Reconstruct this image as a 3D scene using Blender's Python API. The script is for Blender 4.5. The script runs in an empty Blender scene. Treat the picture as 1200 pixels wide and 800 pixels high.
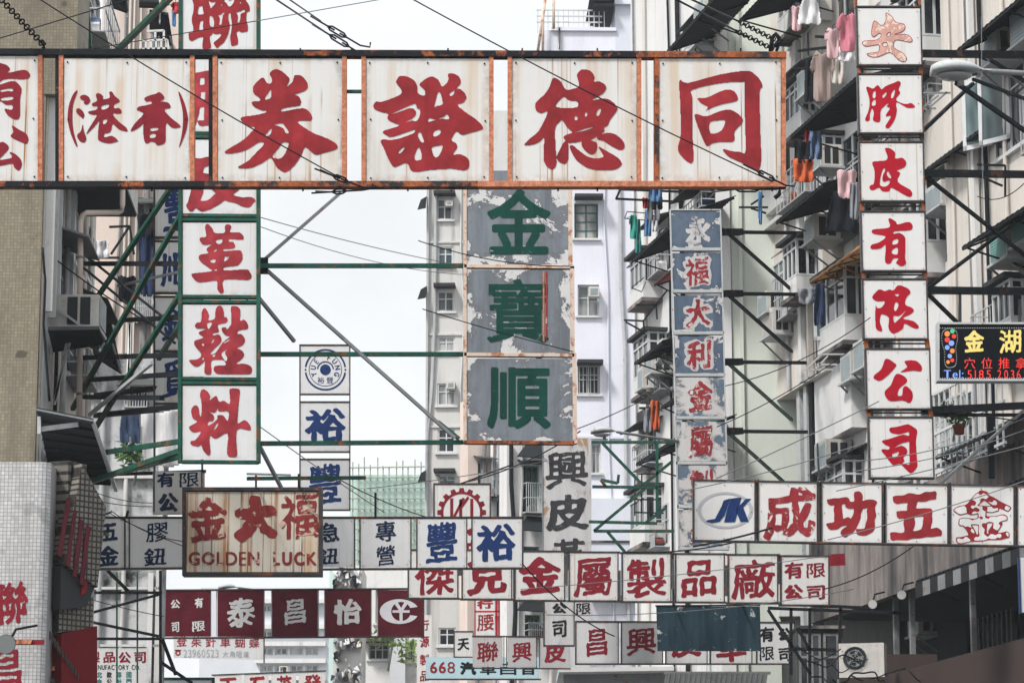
import bpy, math, random
import numpy as np
from mathutils import Vector as V
from math import sin, cos, pi, radians as RAD
rnd = random.Random(11)
S = bpy.context.scene
COL = S.collection
# ---------------------------------------------------------------- camera, sky, sun, exposure
F = 3575.0                                   # focal length in pixels of a 1200 px wide frame
PITCH = math.atan(710 / F)
EYE = V((0, 0, 1.65))
cam = bpy.data.cameras.new('camera'); camo = bpy.data.objects.new('camera', cam); COL.objects.link(camo)
camo.location = EYE; camo.rotation_euler = (pi / 2 + PITCH, 0, 0)
cam.sensor_width = 36; cam.lens = 36 * F / 1200; cam.clip_end = 5000; cam.clip_start = .5
S.camera = camo
SUN_EL, SUN_AZ = RAD(53), RAD(221)           # a veiled sun behind the camera, a little to the left
w = bpy.data.worlds.new('World'); S.world = w; w.use_nodes = True
nt = w.node_tree; nt.nodes.clear()
out = nt.nodes.new('ShaderNodeOutputWorld'); bg = nt.nodes.new('ShaderNodeBackground')
sky = nt.nodes.new('ShaderNodeTexSky'); sky.sky_type = 'NISHITA'; sky.sun_disc = False
sky.sun_elevation = SUN_EL; sky.sun_rotation = SUN_AZ; sky.dust_density = 6; sky.air_density = 1.0
tc = nt.nodes.new('ShaderNodeTexCoord'); nz = nt.nodes.new('ShaderNodeTexNoise'); nz.inputs['Scale'].default_value = 2.2
nz.inputs['Detail'].default_value = 5
cr = nt.nodes.new('ShaderNodeMapRange'); cr.inputs[1].default_value = .3; cr.inputs[2].default_value = .7
cr.inputs[3].default_value = .90; cr.inputs[4].default_value = .99
mx = nt.nodes.new('ShaderNodeMix'); mx.data_type = 'RGBA'                       # cloud deck over the clear sky
nz2 = nt.nodes.new('ShaderNodeTexNoise'); nz2.inputs['Scale'].default_value = 5.5; nz2.inputs['Detail'].default_value = 7; nz2.inputs['Roughness'].default_value = .55
nt.links.new(tc.outputs['Generated'], nz2.inputs['Vector']); cr2 = nt.nodes.new('ShaderNodeMapRange'); cr2.inputs[1].default_value = .32; cr2.inputs[2].default_value = .66; nt.links.new(nz2.outputs['Fac'], cr2.inputs[0])
cm = nt.nodes.new('ShaderNodeMix'); cm.data_type = 'RGBA'; cm.inputs[6].default_value = (7.1, 7.3, 7.42, 1); cm.inputs[7].default_value = (9.5, 9.8, 10.0, 1); nt.links.new(cr2.outputs[0], cm.inputs[0]); nt.links.new(cm.outputs[2], mx.inputs[7])
nt.links.new(tc.outputs['Generated'], nz.inputs['Vector']); nt.links.new(nz.outputs['Fac'], cr.inputs[0])
nt.links.new(cr.outputs[0], mx.inputs[0]); nt.links.new(sky.outputs[0], mx.inputs[6])
nt.links.new(mx.outputs[2], bg.inputs[0]); bg.inputs[1].default_value = .085
nt.links.new(bg.outputs[0], out.inputs[0])
sl = bpy.data.lights.new('sun', 'SUN'); sl.energy = 2.6; sl.angle = RAD(10); sl.color = (1, .965, .92)
so = bpy.data.objects.new('sun', sl); COL.objects.link(so)
so.rotation_euler = V((sin(SUN_AZ) * cos(SUN_EL), cos(SUN_AZ) * cos(SUN_EL), sin(SUN_EL))).to_track_quat('Z', 'Y').to_euler()
S.view_settings.view_transform = 'Standard'; S.view_settings.look = 'None'
S.view_settings.exposure = .64; S.view_settings.gamma = 1
S.render.engine = 'CYCLES'; S.cycles.max_bounces = 6; S.cycles.diffuse_bounces = 2; S.cycles.volume_bounces = 0

# ---------------------------------------------------------------- projection helpers
cp_, sp_ = cos(PITCH), sin(PITCH)
def ray(px, py):
    v = (400 - py) / F
    return V(((px - 600) / F, cp_ - v * sp_, sp_ + v * cp_))
def P(px, py, d):
    r = ray(px, py); return EYE + r * (d / r.y)
class Plane:
    """A vertical plane: U runs to the right as one faces it, N comes out of it towards the viewer."""
    def __init__(s, O, U):
        s.O = V((O[0], O[1], 0)); s.U = V((U[0], U[1], 0)).normalized(); s.N = V((s.U.y, -s.U.x, 0))
    def hit(s, px, py, off=0):
        r = ray(px, py); return EYE + r * (((s.O + s.N * off) - EYE).dot(s.N) / r.dot(s.N))
    def u(s, px, py, off=0): return (s.hit(px, py, off) - s.O).dot(s.U)
    def pt(s, u, z, off=0): return s.O + s.U * u + V((0, 0, z)) + s.N * off
    def shifted(s, n): return Plane(s.O + s.N * n, s.U)
def front(d, px=600, tilt=0):
    """a plane facing the camera at distance d, turned by tilt degrees about the point seen at px"""
    p = P(px, 300, d); return Plane(p, (cos(RAD(tilt)), sin(RAD(tilt))))
def street(s, a):      # right-hand facade line, s metres off the camera, the street heading a degrees to the left
    a = RAD(a); return Plane(V((cos(a), sin(a), 0)) * s, (sin(a), -cos(a)))

# ---------------------------------------------------------------- mesh builder, things and parts
WL = {}
class MB:
    def __init__(s): s.v = []; s.f = []; s.sm = []
    def add(s, pts, faces, smooth=False):
        b = len(s.v); s.v += [V(p) for p in pts]
        s.f += [tuple(b + i for i in q) for q in faces]; s.sm += [smooth] * len(faces); return s
    def poly(s, pts): return s.add(pts, [tuple(range(len(pts)))])
    def hexa(s, a, b):          # a, b: four corners each, a in front of b, same winding
        return s.add(list(a) + list(b), [(0, 1, 2, 3), (7, 6, 5, 4), (0, 4, 5, 1), (1, 5, 6, 2), (2, 6, 7, 3), (3, 7, 4, 0)])
    def box(s, pl, u0, u1, z0, z1, n0, n1):
        f = lambda n: [pl.pt(u0, z0, n), pl.pt(u1, z0, n), pl.pt(u1, z1, n), pl.pt(u0, z1, n)]
        return s.hexa(f(max(n0, n1)), f(min(n0, n1)))
    def bar(s, a, b, w, h=None, up=V((0, 0, 1))):
        a, b = V(a), V(b); h = h or w; d = (b - a).normalized()
        x = d.cross(up)
        if x.length < 1e-3: x = d.cross(V((0, 1, 0)))
        x.normalize(); y = x.cross(d).normalized(); x *= w / 2; y *= h / 2
        q = lambda p: [p - x - y, p + x - y, p + x + y, p - x + y]
        return s.hexa(q(b), q(a))
    def angle(s, a, b, w, t=.008):       # steel angle section
        a, b = V(a), V(b)
        s.bar(a, b, w, t); d = V((0, 0, w / 2)); return s.bar(a + d + V((0, t, 0)), b + d + V((0, t, 0)), t, w)
    def tube(s, pts, r, seg=6, cap=True):
        pts = [V(p) for p in pts]; n = len(pts); vs = []; rr = r if hasattr(r, '__len__') else [r] * n
        for i, p in enumerate(pts):
            d = (pts[min(i + 1, n - 1)] - pts[max(i - 1, 0)]).normalized()
            x = d.cross(V((0, 0, 1)))
            if x.length < .05: x = d.cross(V((0, 1, 0)))
            x.normalize(); y = d.cross(x)
            vs += [p + (x * cos(2 * pi * k / seg) + y * sin(2 * pi * k / seg)) * rr[i] for k in range(seg)]
        fs = [(i * seg + k, i * seg + (k + 1) % seg, (i + 1) * seg + (k + 1) % seg, (i + 1) * seg + k) for i in range(n - 1) for k in range(seg)]
        s.add(vs, fs, True)
        if cap: s.f += [tuple(len(s.v) - len(vs) + k for k in range(seg))[::-1], tuple(len(s.v) - seg + k for k in range(seg))]; s.sm += [False, False]
        return s
    def prism(s, pts, vec):
        n = len(pts); vec = V(vec)
        return s.add(list(pts) + [V(p) + vec for p in pts], [tuple(range(n)), tuple(range(2 * n - 1, n - 1, -1))] + [(i, i + n, (i + 1) % n + n, (i + 1) % n) for i in range(n)])
    def build(s, name, mat, parent=None, kind=None, label=None, fix=True):
        me = bpy.data.meshes.new(name); o = bpy.data.objects.new(name, me); COL.objects.link(o)
        if parent is None:
            c = sum(s.v, V()) / len(s.v); WL[o] = c; o.location = c
        else:
            o.parent = parent; c = WL[parent]; WL[o] = c
        me.from_pydata([p - c for p in s.v], [], s.f)
        me.polygons.foreach_set('use_smooth', s.sm)
        if fix:
            import bmesh
            bm = bmesh.new(); bm.from_mesh(me); bmesh.ops.recalc_face_normals(bm, faces=bm.faces); bm.to_mesh(me); bm.free()
        if mat: me.materials.append(mat)
        if kind: o['kind'] = kind
        if label: o['label'] = label
        return o
def tag(o, label, cat, group=None):
    o['label'] = label; o['category'] = cat
    if group: o['group'] = group
    return o
def thing(name, label, cat, loc, group=None):
    o = bpy.data.objects.new(name, None); COL.objects.link(o); o.location = loc; WL[o] = V(loc); o.empty_display_size = .2
    return tag(o, label, cat, group)

# ---------------------------------------------------------------- materials
class NT:
    def __init__(s, name):
        s.m = bpy.data.materials.new(name); s.m.use_nodes = True; s.t = s.m.node_tree
        s.b = s.t.nodes['Principled BSDF']; s.tc = s.t.nodes.new('ShaderNodeTexCoord'); s.oi = s.t.nodes.new('ShaderNodeObjectInfo')
    def L(s, a, b): s.t.links.new(a, b)
    def vec(s, scale, off=True):
        m = s.t.nodes.new('ShaderNodeMapping'); m.inputs['Scale'].default_value = scale
        s.L(s.tc.outputs['Object'], m.inputs['Vector'])
        if off:
            k = s.t.nodes.new('ShaderNodeMath'); k.operation = 'MULTIPLY'; k.inputs[1].default_value = 53
            s.L(s.oi.outputs['Random'], k.inputs[0]); s.L(k.outputs[0], m.inputs['Location'])
        return m.outputs[0]
    def noise(s, scale, detail=4, rough=.6, off=True, dist=0):
        n = s.t.nodes.new('ShaderNodeTexNoise'); n.inputs['Scale'].default_value = 1; n.inputs['Detail'].default_value = detail
        n.inputs['Roughness'].default_value = rough; n.inputs['Distortion'].default_value = dist
        s.L(s.vec(scale if hasattr(scale, '__len__') else (scale,) * 3, off), n.inputs['Vector']); return n.outputs['Fac']
    def ramp(s, x, a, b, lo=0., hi=1.):
        r = s.t.nodes.new('ShaderNodeMapRange'); r.inputs[1].default_value = a; r.inputs[2].default_value = b
        r.inputs[3].default_value = lo; r.inputs[4].default_value = hi; s.L(x, r.inputs[0]); return r.outputs[0]
    def mul(s, a, b, op='MULTIPLY'):
        m = s.t.nodes.new('ShaderNodeMath'); m.operation = op; m.use_clamp = True
        for i, x in enumerate((a, b)):
            if isinstance(x, (int, float)): m.inputs[i].default_value = x
            else: s.L(x, m.inputs[i])
        return m.outputs[0]
    def mix(s, fac, a, b):
        m = s.t.nodes.new('ShaderNodeMix'); m.data_type = 'RGBA'
        if isinstance(fac, (int, float)): m.inputs[0].default_value = fac
        else: s.L(fac, m.inputs[0])
        for i, c in ((6, a), (7, b)):
            if isinstance(c, tuple): m.inputs[i].default_value = (*c, 1)
            else: s.L(c, m.inputs[i])
        return m.outputs[2]
    def done(s, col, rough=.6, bump=None, bs=.2, spec=.14, metal=0, dist=.02):
        if isinstance(col, tuple): s.b.inputs['Base Color'].default_value = (*col, 1)
        else: s.L(col, s.b.inputs['Base Color'])
        if isinstance(rough, (int, float)): s.b.inputs['Roughness'].default_value = rough
        else: s.L(rough, s.b.inputs['Roughness'])
        s.b.inputs['Specular IOR Level'].default_value = spec; s.b.inputs['Metallic'].default_value = metal
        if bump is not None:
            b = s.t.nodes.new('ShaderNodeBump'); b.inputs['Strength'].default_value = bs; b.inputs['Distance'].default_value = dist
            s.L(bump, b.inputs['Height']); s.L(b.outputs[0], s.b.inputs['Normal'])
        return s.m
RUST = (.23, .07, .025)
def m_paint(name, c, var=.12, rough=.5, rust=0, rc=RUST, dirt=.15, streak=.0):
    n = NT(name); a = n.noise(3.5, 5); col = n.mix(n.ramp(a, .3, .75, 0, 1), tuple(x * (1 - var) for x in c), tuple(min(1, x * (1 + var * .6)) for x in c))
    d = n.noise(14, 6); col = n.mix(n.ramp(d, .5, .8, 0, dirt), col, tuple(x * .35 for x in c))
    if streak:
        k = n.noise((9, 9, .35), 3, .5); col = n.mix(n.ramp(k, .56, .72, 0, streak), col, tuple(x * .45 for x in c))
    if rust:
        r = n.noise(6, 7, .7); col = n.mix(n.ramp(r, .62 - rust * .3, .7 - rust * .25), col, rc)
    return n.done(col, rough, d, .15)
def m_sign(name, c=(.78, .77, .75), rust=.35, fine=1., warm=(.50, .30, .12), dirt=.12):
    """enamelled sign sheet with vertical rust runs and grime"""
    n = NT(name)
    k = n.noise((7 * fine, 7 * fine, .18), 3, .55); f = n.noise((26 * fine, 26 * fine, .12), 2, .5)
    big = n.noise(1.1, 2)
    col = n.mix(n.ramp(n.noise(2.2, 3), .35, .7), tuple(x * .96 for x in c), c)
    col = n.mix(n.mul(n.ramp(k, .46, .66, 0, rust), n.ramp(big, .36, .56)), col, tuple(.5 * (x + y) for x, y in zip(c, warm)))
    col = n.mix(n.mul(n.ramp(f, .60, .68, 0, min(1, rust * 1.5)), n.ramp(n.noise((1.3, 1.3, .8), 2), .42, .58)), col, (.32, .17, .07))
    sx = n.t.nodes.new('ShaderNodeSeparateXYZ'); n.L(n.tc.outputs['Generated'], sx.inputs[0]); ed = None
    for ax in ('X', 'Z'):
        for lo, hi in ((.07, .0), (.93, 1.)):
            q = n.ramp(sx.outputs[ax], lo, hi, 0, 1); ed = q if ed is None else n.mul(ed, q, 'MAXIMUM')
    col = n.mix(n.mul(n.mul(ed, n.ramp(n.noise(9, 5, .7), .38, .66)), min(.8, .35 + rust * .35)), col, (.27, .19, .13))
    sp = n.noise(38, 4, .7); col = n.mix(n.ramp(sp, .64, .74, 0, dirt * 1.6), col, (.25, .2, .15))
    col = n.mix(n.ramp(n.noise(4, 6, .7), .5, .8, 0, dirt), col, (.33, .31, .28))
    return n.done(col, n.ramp(sp, .3, .7, .32, .55), n.noise(2.2, 2), .12, .22)
def m_rust(name, base=(.025, .026, .03), amt=.5, rust=(.36, .105, .04), scale=3.):
    n = NT(name); a = n.noise(scale, 8, .72); b = n.noise(22, 6, .7)
    r = n.mix(n.ramp(b, .3, .7), tuple(x * .45 for x in rust), tuple(min(1, x * 1.35) for x in rust))
    col = n.mix(n.ramp(a, .62 - amt * .3, .70 - amt * .3), base, r)
    return n.done(col, .72, b, .4)
def m_wall(name, c, stain=.4, sc=(.10, .10, .10), peel=0, pc=(.35, .32, .28), rough=.85, streak=.45, joints=False):
    n = NT(name)
    a = n.noise(.55, 6, .65); col = n.mix(n.ramp(a, .35, .7), tuple(x * .9 for x in c), c)
    k = n.noise((2.4, 2.4, .16), 5, .6); col = n.mix(n.mul(n.ramp(k, .52, .74, 0, streak), n.ramp(n.noise(.35, 3), .35, .6)), col, sc)
    s2 = n.noise(1.1, 8, .72, dist=.6); col = n.mix(n.ramp(s2, .58, .78, 0, stain), col, sc)
    fine = n.noise(24, 5, .7); col = n.mix(n.ramp(fine, .45, .75, 0, .22), col, tuple(x * .55 for x in c))
    if peel:
        p = n.noise(1.6, 9, .75, dist=.4); col = n.mix(n.ramp(p, .64 - .2 * peel, .655 - .2 * peel), col, pc)
    return n.done(col, rough, fine, .25)
def m_tile(name, U, c, grout, size=.045, stain=.3, gw=.12, sc=(.1, .09, .07), var=.25):
    n = NT(name)
    d = n.t.nodes.new('ShaderNodeVectorMath'); d.operation = 'DOT_PRODUCT'; d.inputs[1].default_value = U; n.L(n.tc.outputs['Object'], d.inputs[0])
    sx = n.t.nodes.new('ShaderNodeSeparateXYZ'); n.L(n.tc.outputs['Object'], sx.inputs[0])
    cx = n.t.nodes.new('ShaderNodeCombineXYZ'); n.L(d.outputs['Value'], cx.inputs[0]); n.L(sx.outputs['Z'], cx.inputs[1])
    b = n.t.nodes.new('ShaderNodeTexBrick'); b.offset = 0; n.L(cx.outputs[0], b.inputs['Vector'])
    b.inputs['Color1'].default_value = (*c, 1); b.inputs['Color2'].default_value = (*[x * (1 - var) for x in c], 1); b.inputs['Mortar'].default_value = (*grout, 1)
    b.inputs['Scale'].default_value = 1; b.inputs['Brick Width'].default_value = size; b.inputs['Row Height'].default_value = size
    b.inputs['Mortar Size'].default_value = size * gw; b.inputs['Mortar Smooth'].default_value = .3
    k = n.noise((1.5, 1.5, .3), 6, .65); col = n.mix(n.ramp(n.noise(17, 3, .8), .5, .72, 0, .6), b.outputs['Color'], tuple(x * .55 for x in c)); col = n.mix(n.ramp(k, .45, .75, 0, stain), col, sc)
    col = n.mix(n.ramp(n.noise(7, 6), .5, .75, 0, stain * .5), col, tuple(x * .5 for x in c)); col = n.mix(n.ramp(n.noise(2.6, 3, .5), .66, .70, 0, stain), col, tuple(x * .3 for x in c))
    return n.done(col, .5, b.outputs['Fac'], -.3)
def m_glass(name, c=(.045, .055, .06), c2=(.16, .18, .19), rough=.08):
    n = NT(name); a = n.noise((1.5, 1.5, .6), 2); col = n.mix(n.ramp(a, .45, .6), c, c2)
    r = n.mix(n.oi.outputs['Random'], (.55,) * 3, (1.3,) * 3)
    m = n.t.nodes.new('ShaderNodeMix'); m.data_type = 'RGBA'; m.blend_type = 'MULTIPLY'; m.inputs[0].default_value = 1; n.L(col, m.inputs[6]); n.L(r, m.inputs[7])
    return n.done(m.outputs[2], rough, n.noise(1.2, 2), .03, .5)
def m_peel(name, top, under, amt=.5, scale=2.2, edge=(.12, .12, .12), top2=None, stretch=1.):
    """old paint coming off in flakes: what is under it shows"""
    n = NT(name)
    a = n.noise((scale, scale, scale * stretch), 9, .68, dist=.5); k = .66 - .3 * amt
    sx = n.t.nodes.new('ShaderNodeSeparateXYZ'); n.L(n.tc.outputs['Generated'], sx.inputs[0]); ed = None
    for ax in ('X', 'Z'):
        for lo, hi in ((.22, .0), (.78, 1.)):
            q = n.ramp(sx.outputs[ax], lo, hi, 0, .065); ed = q if ed is None else n.mul(ed, q, 'MAXIMUM')
    a = n.mul(n.mul(a, .04, 'SUBTRACT'), ed, 'ADD')
    t = n.mix(n.ramp(n.noise((5, 5, .5), 5), .4, .65), top, top2 or tuple(x * .7 for x in top))
    t = n.mix(n.ramp(n.noise(30, 5), .55, .8, 0, .5), t, tuple(x * .5 for x in top))
    u = n.mix(n.ramp(n.noise(9, 5), .5, .75, 0, .4), under, tuple(x * .6 for x in under))
    t = n.mix(n.ramp(a, k - .07, k, 0, .45), t, edge)
    col = n.mix(n.ramp(a, k, k + .008), t, edge); col = n.mix(n.ramp(a, k + .012, k + .018), col, u)
    return n.done(col, .6, n.ramp(a, k, k + .02), -.35)

def m_mould(name, c):
    n = NT(name); a = n.noise(.42, 7, .68, dist=.5); b = n.noise(2.2, 8, .75); k = n.noise((3, 3, .22), 5, .6)
    col = n.mix(n.ramp(n.noise(.8, 4), .3, .7), tuple(x * .82 for x in c), c)
    col = n.mix(n.mul(n.ramp(a, .45, .56), n.ramp(b, .34, .58)), col, (.030, .034, .036))
    col = n.mix(n.mul(n.ramp(k, .5, .7, 0, .8), n.ramp(a, .40, .55)), col, (.10, .105, .105))
    return n.done(col, .9, b, .3)
def m_stain(name, c):
    n = NT(name); k = n.noise((.75, .75, .10), 6, .62, dist=.3); k2 = n.noise((2.6, 2.6, .30), 6, .65); b = n.noise(2.5, 7, .7)
    col = n.mix(n.ramp(b, .3, .7), tuple(x * .7 for x in c), c)
    col = n.mix(n.ramp(k, .44, .60), col, (.024, .028, .033)); col = n.mix(n.mul(n.ramp(k2, .48, .66, 0, .85), n.ramp(b, .3, .6)), col, (.05, .05, .05))
    return n.done(col, .9, b, .4)
def m_rustrun(name):
    n = NT(name); g = n.noise(1.2, 3); col = n.mix(n.ramp(g, .3, .7), (.66, .62, .55), (.64, .57, .47))
    for sc, a, b, c, f in ((6, .50, .64, (.52, .34, .19), .75), (15, .56, .62, (.34, .16, .075), .85), (34, .60, .64, (.15, .06, .03), .85)):
        k = n.noise((sc, sc, .05), 2, .5); col = n.mix(n.mul(n.ramp(k, a, b, 0, f), n.ramp(n.noise((2, 2, .9), 3), .30, .52)), col, c)
    s = n.noise(24, 5, .7); col = n.mix(n.ramp(s, .6, .75, 0, .6), col, (.24, .11, .05))
    return n.done(col, .6, s, .15)
M = {}
def mat():
    M['sign'] = m_sign('enamel_white', (.66, .655, .645), .95, 1)
    M['sign_clean'] = m_sign('enamel_white_clean', (.68, .675, .67), .25, 1.2)
    M['rust_run'] = m_rustrun('rust_run_sheet')
    M['sign_rusty'] = m_sign('enamel_rusty', (.66, .50, .33), 2.2, 1.5, (.30, .095, .03), .35)
    M['sign_blue'] = m_sign('enamel_bluish_white', (.67, .675, .69), .2, 1.2)
    M['sign_grey'] = m_sign('enamel_greyed', (.50, .49, .51), .3, 1.)
    M['red'] = m_paint('red_brush_paint', (.30, .022, .029), .35, .5, dirt=.3, streak=.35)
    M['red_dark'] = m_paint('dark_red_paint', (.235, .014, .026), .22, .5, dirt=.3, streak=.3)
    M['red_bright'] = m_paint('bright_red_paint', (.40, .003, .018), .2, .45, dirt=.2)
    M['red_wash'] = m_paint('washed_red_paint', (.36, .036, .048), .5, .5, dirt=.2)
    M['red_worn'] = m_peel('worn_red_paint', (.30, .025, .034), (.62, .58, .54), .38, 6, (.3, .1, .1))
    M['red_rusted'] = m_peel('rusted_red_paint', (.27, .035, .035), (.64, .44, .36), .34, 6, (.2, .06, .04))
    M['pink'] = m_peel('faded_pink_paint', (.66, .38, .32), (.74, .62, .52), .6, 9, (.5, .2, .17))
    M['navy'] = m_paint('navy_paint', (.010, .034, .135), .2, .5, dirt=.15)
    M['ink'] = m_paint('dark_navy_paint', (.010, .024, .066), .2, .5)
    M['grey_ink'] = m_peel('chipped_dark_paint', (.045, .045, .05), (.40, .39, .39), .16, 8, (.1, .1, .1))
    M['black'] = m_paint('black_paint', (.014, .015, .018), .2, .5)
    M['green_paint'] = m_peel('dark_green_paint', (.003, .055, .042), (.30, .36, .37), .08, 9, (.02, .06, .05))
    M['silver'] = m_paint('grey_paint', (.42, .43, .46), .1)
    M['rustframe'] = m_rust('rust_orange_steel', (.20, .06, .03), .95, (.54, .205, .115), 4)
    M['rustdark'] = m_rust('blackened_rusty_steel', (.012, .013, .017), .30)
    M['rustmid'] = m_rust('rusty_steel', (.03, .03, .034), .62)
    M['steel_black'] = m_rust('black_steel', (.010, .013, .017), .10, (.12, .06, .04))
    M['steel_green'] = m_paint('green_enamel_steel', (.016, .092, .066), .45, .5, rust=.22, dirt=.6)
    M['steel_grey'] = m_paint('grey_steel', (.24, .25, .26), .2, .5, rust=.12, dirt=.4)
    M['galv'] = m_paint('galvanised_steel', (.46, .48, .49), .15, .4, rust=.05)
    M['frame_dark'] = m_paint('dark_sign_frame', (.05, .05, .055), .25, .5, rust=.25, dirt=.4)
    M['peach'] = m_rust('peach_painted_edge', (.62, .50, .42), .35, (.45, .19, .10), 5)
    M['grey_peel'] = m_peel('weathered_zinc_paint', (.20, .225, .255), (.58, .58, .58), .42, 1.5, (.12, .12, .13), (.135, .15, .175))
    M['peach'] = M['peach']
    M['blue_peel'] = m_peel('flaking_blue_paint', (.105, .145, .205), (.54, .53, .54), .36, 2.1, (.05, .06, .08), (.075, .105, .155))
    M['white_peel'] = m_peel('flaking_white_paint', (.54, .53, .53), (.11, .155, .21), .40, 2.6, (.1, .1, .12), (.5, .48, .48))
    M['old_white'] = m_peel('old_white_paint', (.58, .57, .58), (.40, .24, .14), .22, 3, (.3, .25, .2), (.50, .49, .50), .4)
    M['blue_sheet'] = m_peel('dark_blue_faded_sheet', (.016, .038, .056), (.46, .50, .52), .22, 5, (.03, .05, .07), (.035, .07, .095))
    M['maroon'] = m_paint('maroon_sheet', (.105, .012, .022), .35, .35, dirt=.2)
    M['white'] = m_paint('white_paint', (.62, .62, .62), .1)
    M['lav'] = m_paint('pale_lettering', (.68, .67, .71), .08)
    M['teal_tile'] = m_paint('teal_paint', (.03, .2, .19), .2)
    M['wood'] = m_paint('dark_board', (.06, .05, .045), .3)
    M['wire'] = m_paint('black_cable', (.012, .014, .018), .1)
    M['wire_grey'] = m_paint('grey_cable', (.16, .17, .18), .1)
    M['cream'] = m_wall('cream_render', (.68, .635, .585), .75, (.19, .18, .165), 0, streak=.75)
    M['cream2'] = m_wall('pale_grey_render', (.69, .69, .68), .7, (.18, .185, .185), 0, streak=.7)
    M['white_wall'] = m_wall('white_render', (.76, .755, .75), .5, (.28, .28, .28), 0, streak=.5)
    M['green_wall'] = m_wall('pale_green_render', (.66, .70, .635), .12, (.3, .33, .28), 0, streak=.3)
    M['lavender'] = m_wall('lavender_render', (.77, .775, .86), .2, (.42, .42, .46), 0, streak=.3)
    M['lavender2'] = m_wall('lavender_grey_render', (.68, .71, .79), .06, (.35, .36, .4), 0, streak=.12)
    M['tower_grey'] = m_wall('weathered_grey_render', (.62, .61, .59), .4, (.20, .19, .185), 0, streak=.75)
    M['pink_wall'] = m_wall('pink_render', (.74, .62, .56), .2, (.25, .2, .18), 0, streak=.4)
    M['dirty_wall'] = m_wall('mouldy_white_render', (.56, .565, .58), 1.0, (.05, .055, .06), 0, streak=.8)
    M['mould'] = m_mould('mouldy_render', (.60, .61, .625))
    M['concrete'] = m_stain('stained_concrete', (.30, .265, .25))
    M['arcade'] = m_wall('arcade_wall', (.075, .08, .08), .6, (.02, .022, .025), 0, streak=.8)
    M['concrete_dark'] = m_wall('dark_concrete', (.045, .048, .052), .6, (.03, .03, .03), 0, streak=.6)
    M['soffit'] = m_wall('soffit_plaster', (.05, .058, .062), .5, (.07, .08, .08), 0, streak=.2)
    M['far_wall'] = m_wall('far_hazed_render', (.66, .68, .72), .1, (.5, .5, .55), 0, streak=.15)  # distance haze is put into this pale base colour
    M['shop'] = m_wall('brown_fascia', (.065, .046, .042), .7, (.06, .05, .05), 0)
    M['tarp'] = m_wall('awning_sheet', (.016, .020, .024), .4, (.01, .011, .013), 0, rough=.8)
    M['awning_grey'] = m_wall('grey_awning_sheet', (.085, .09, .092), .6, (.02, .022, .024), 0, rough=.8)
    M['awning_yellow'] = m_paint('yellow_awning_sheet', (.74, .60, .36), .1, .5, dirt=.2)
    t = M['awning_yellow'].node_tree; tr = t.nodes.new('ShaderNodeBsdfTranslucent'); tr.inputs['Color'].default_value = (.78, .62, .36, 1); ms = t.nodes.new('ShaderNodeMixShader'); ms.inputs[0].default_value = .6
    t.links.new(t.nodes['Principled BSDF'].outputs[0], ms.inputs[1]); t.links.new(tr.outputs[0], ms.inputs[2]); t.links.new(ms.outputs[0], t.nodes['Material Output'].inputs['Surface'])
    M['awning_red'] = m_paint('red_awning_cloth', (.50, .05, .04), .2)
    M['ac'] = m_paint('aged_white_casing', (.58, .56, .53), .15, .45, rust=.03, dirt=.3, streak=.3)
    M['vent_loggia_dark'] = m_paint('vent_and_loggia_dark', (.03, .033, .036), .2)  # also colours the flat sheets that give the loggias their room shade
    M['ac_grille'] = m_paint('pale_blue_grille', (.42, .48, .50), .15)
    M['ac_teal'] = m_paint('teal_grille', (.20, .42, .38), .15)
    M['alu'] = m_paint('aluminium_frame', (.60, .62, .63), .12, .35)
    M['frame_green'] = m_paint('green_frame', (.05, .14, .12), .2)
    M['glass'] = m_glass('window_glass', (.010, .013, .016), (.045, .055, .06))
    M['glass_pale'] = m_glass('curtained_glass', (.16, .17, .17), (.48, .47, .45), .2)
    M['glass_teal'] = m_glass('tinted_glass', (.025, .045, .05), (.10, .15, .16))
    M['lens'] = m_glass('lamp_lens', (.25, .27, .28), (.4, .42, .43), .15)
    M['net'] = m_wall('hazed_green_scaffold_net', (.58, .76, .70), .1, (.5, .66, .6), 0, streak=.3)  # net green paled in the colour itself to carry its distance fade
    M['bamboo'] = m_paint('bamboo', (.32, .36, .30), .2)
    n = NT('black_screen'); M['led_black'] = n.done((.006, .008, .010), .9, spec=.05)
    for k, c, e in (('led_red', (1, .06, .05), 1.0), ('led_blue', (.25, .4, 1), 1.1), ('led_gold', (1, .8, .25), .8), ('led_white', (.8, .85, .9), .5), ('led_green', (.1, .8, .4), .6), ('led_orange', (1, .35, .1), .8)):
        n = NT(k); n.b.inputs['Emission Color'].default_value = (*c, 1); n.b.inputs['Emission Strength'].default_value = e * .42
        M[k] = n.done(tuple(x * .4 for x in c), .5)
    for k, c in (('c_pink', (.62, .22, .28)), ('c_white', (.72, .72, .74)), ('c_taupe', (.36, .28, .255)), ('c_black', (.012, .014, .02)), ('c_navy', (.03, .045, .10)),
                 ('c_blue', (.10, .22, .42)), ('c_green', (.04, .30, .24)), ('c_orange', (.60, .13, .05)), ('c_denim', (.13, .19, .32)), ('c_red', (.50, .05, .06)), ('c_grey', (.26, .27, .30)), ('c_lightpink', (.68, .45, .47))):
        n = NT(k); a = n.noise((14, 14, 1.2), 4); M[k] = n.done(n.mix(n.ramp(a, .35, .7), tuple(x * .72 for x in c), c), .9, a, .5)
    n = NT('leaf'); M['leaf'] = n.done(n.mix(n.noise(9, 3), (.03, .09, .03), (.10, .2, .06)), .6)
    n = NT('leaf_pale'); M['leaf_pale'] = n.done(n.mix(n.noise(5, 3), (.12, .22, .05), (.30, .40, .12)), .6)
    M['terracotta'] = m_paint('terracotta', (.32, .085, .05), .2)
    M['asphalt'] = m_wall('asphalt', (.055, .055, .058), .3, (.03, .03, .03), 0)
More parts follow.
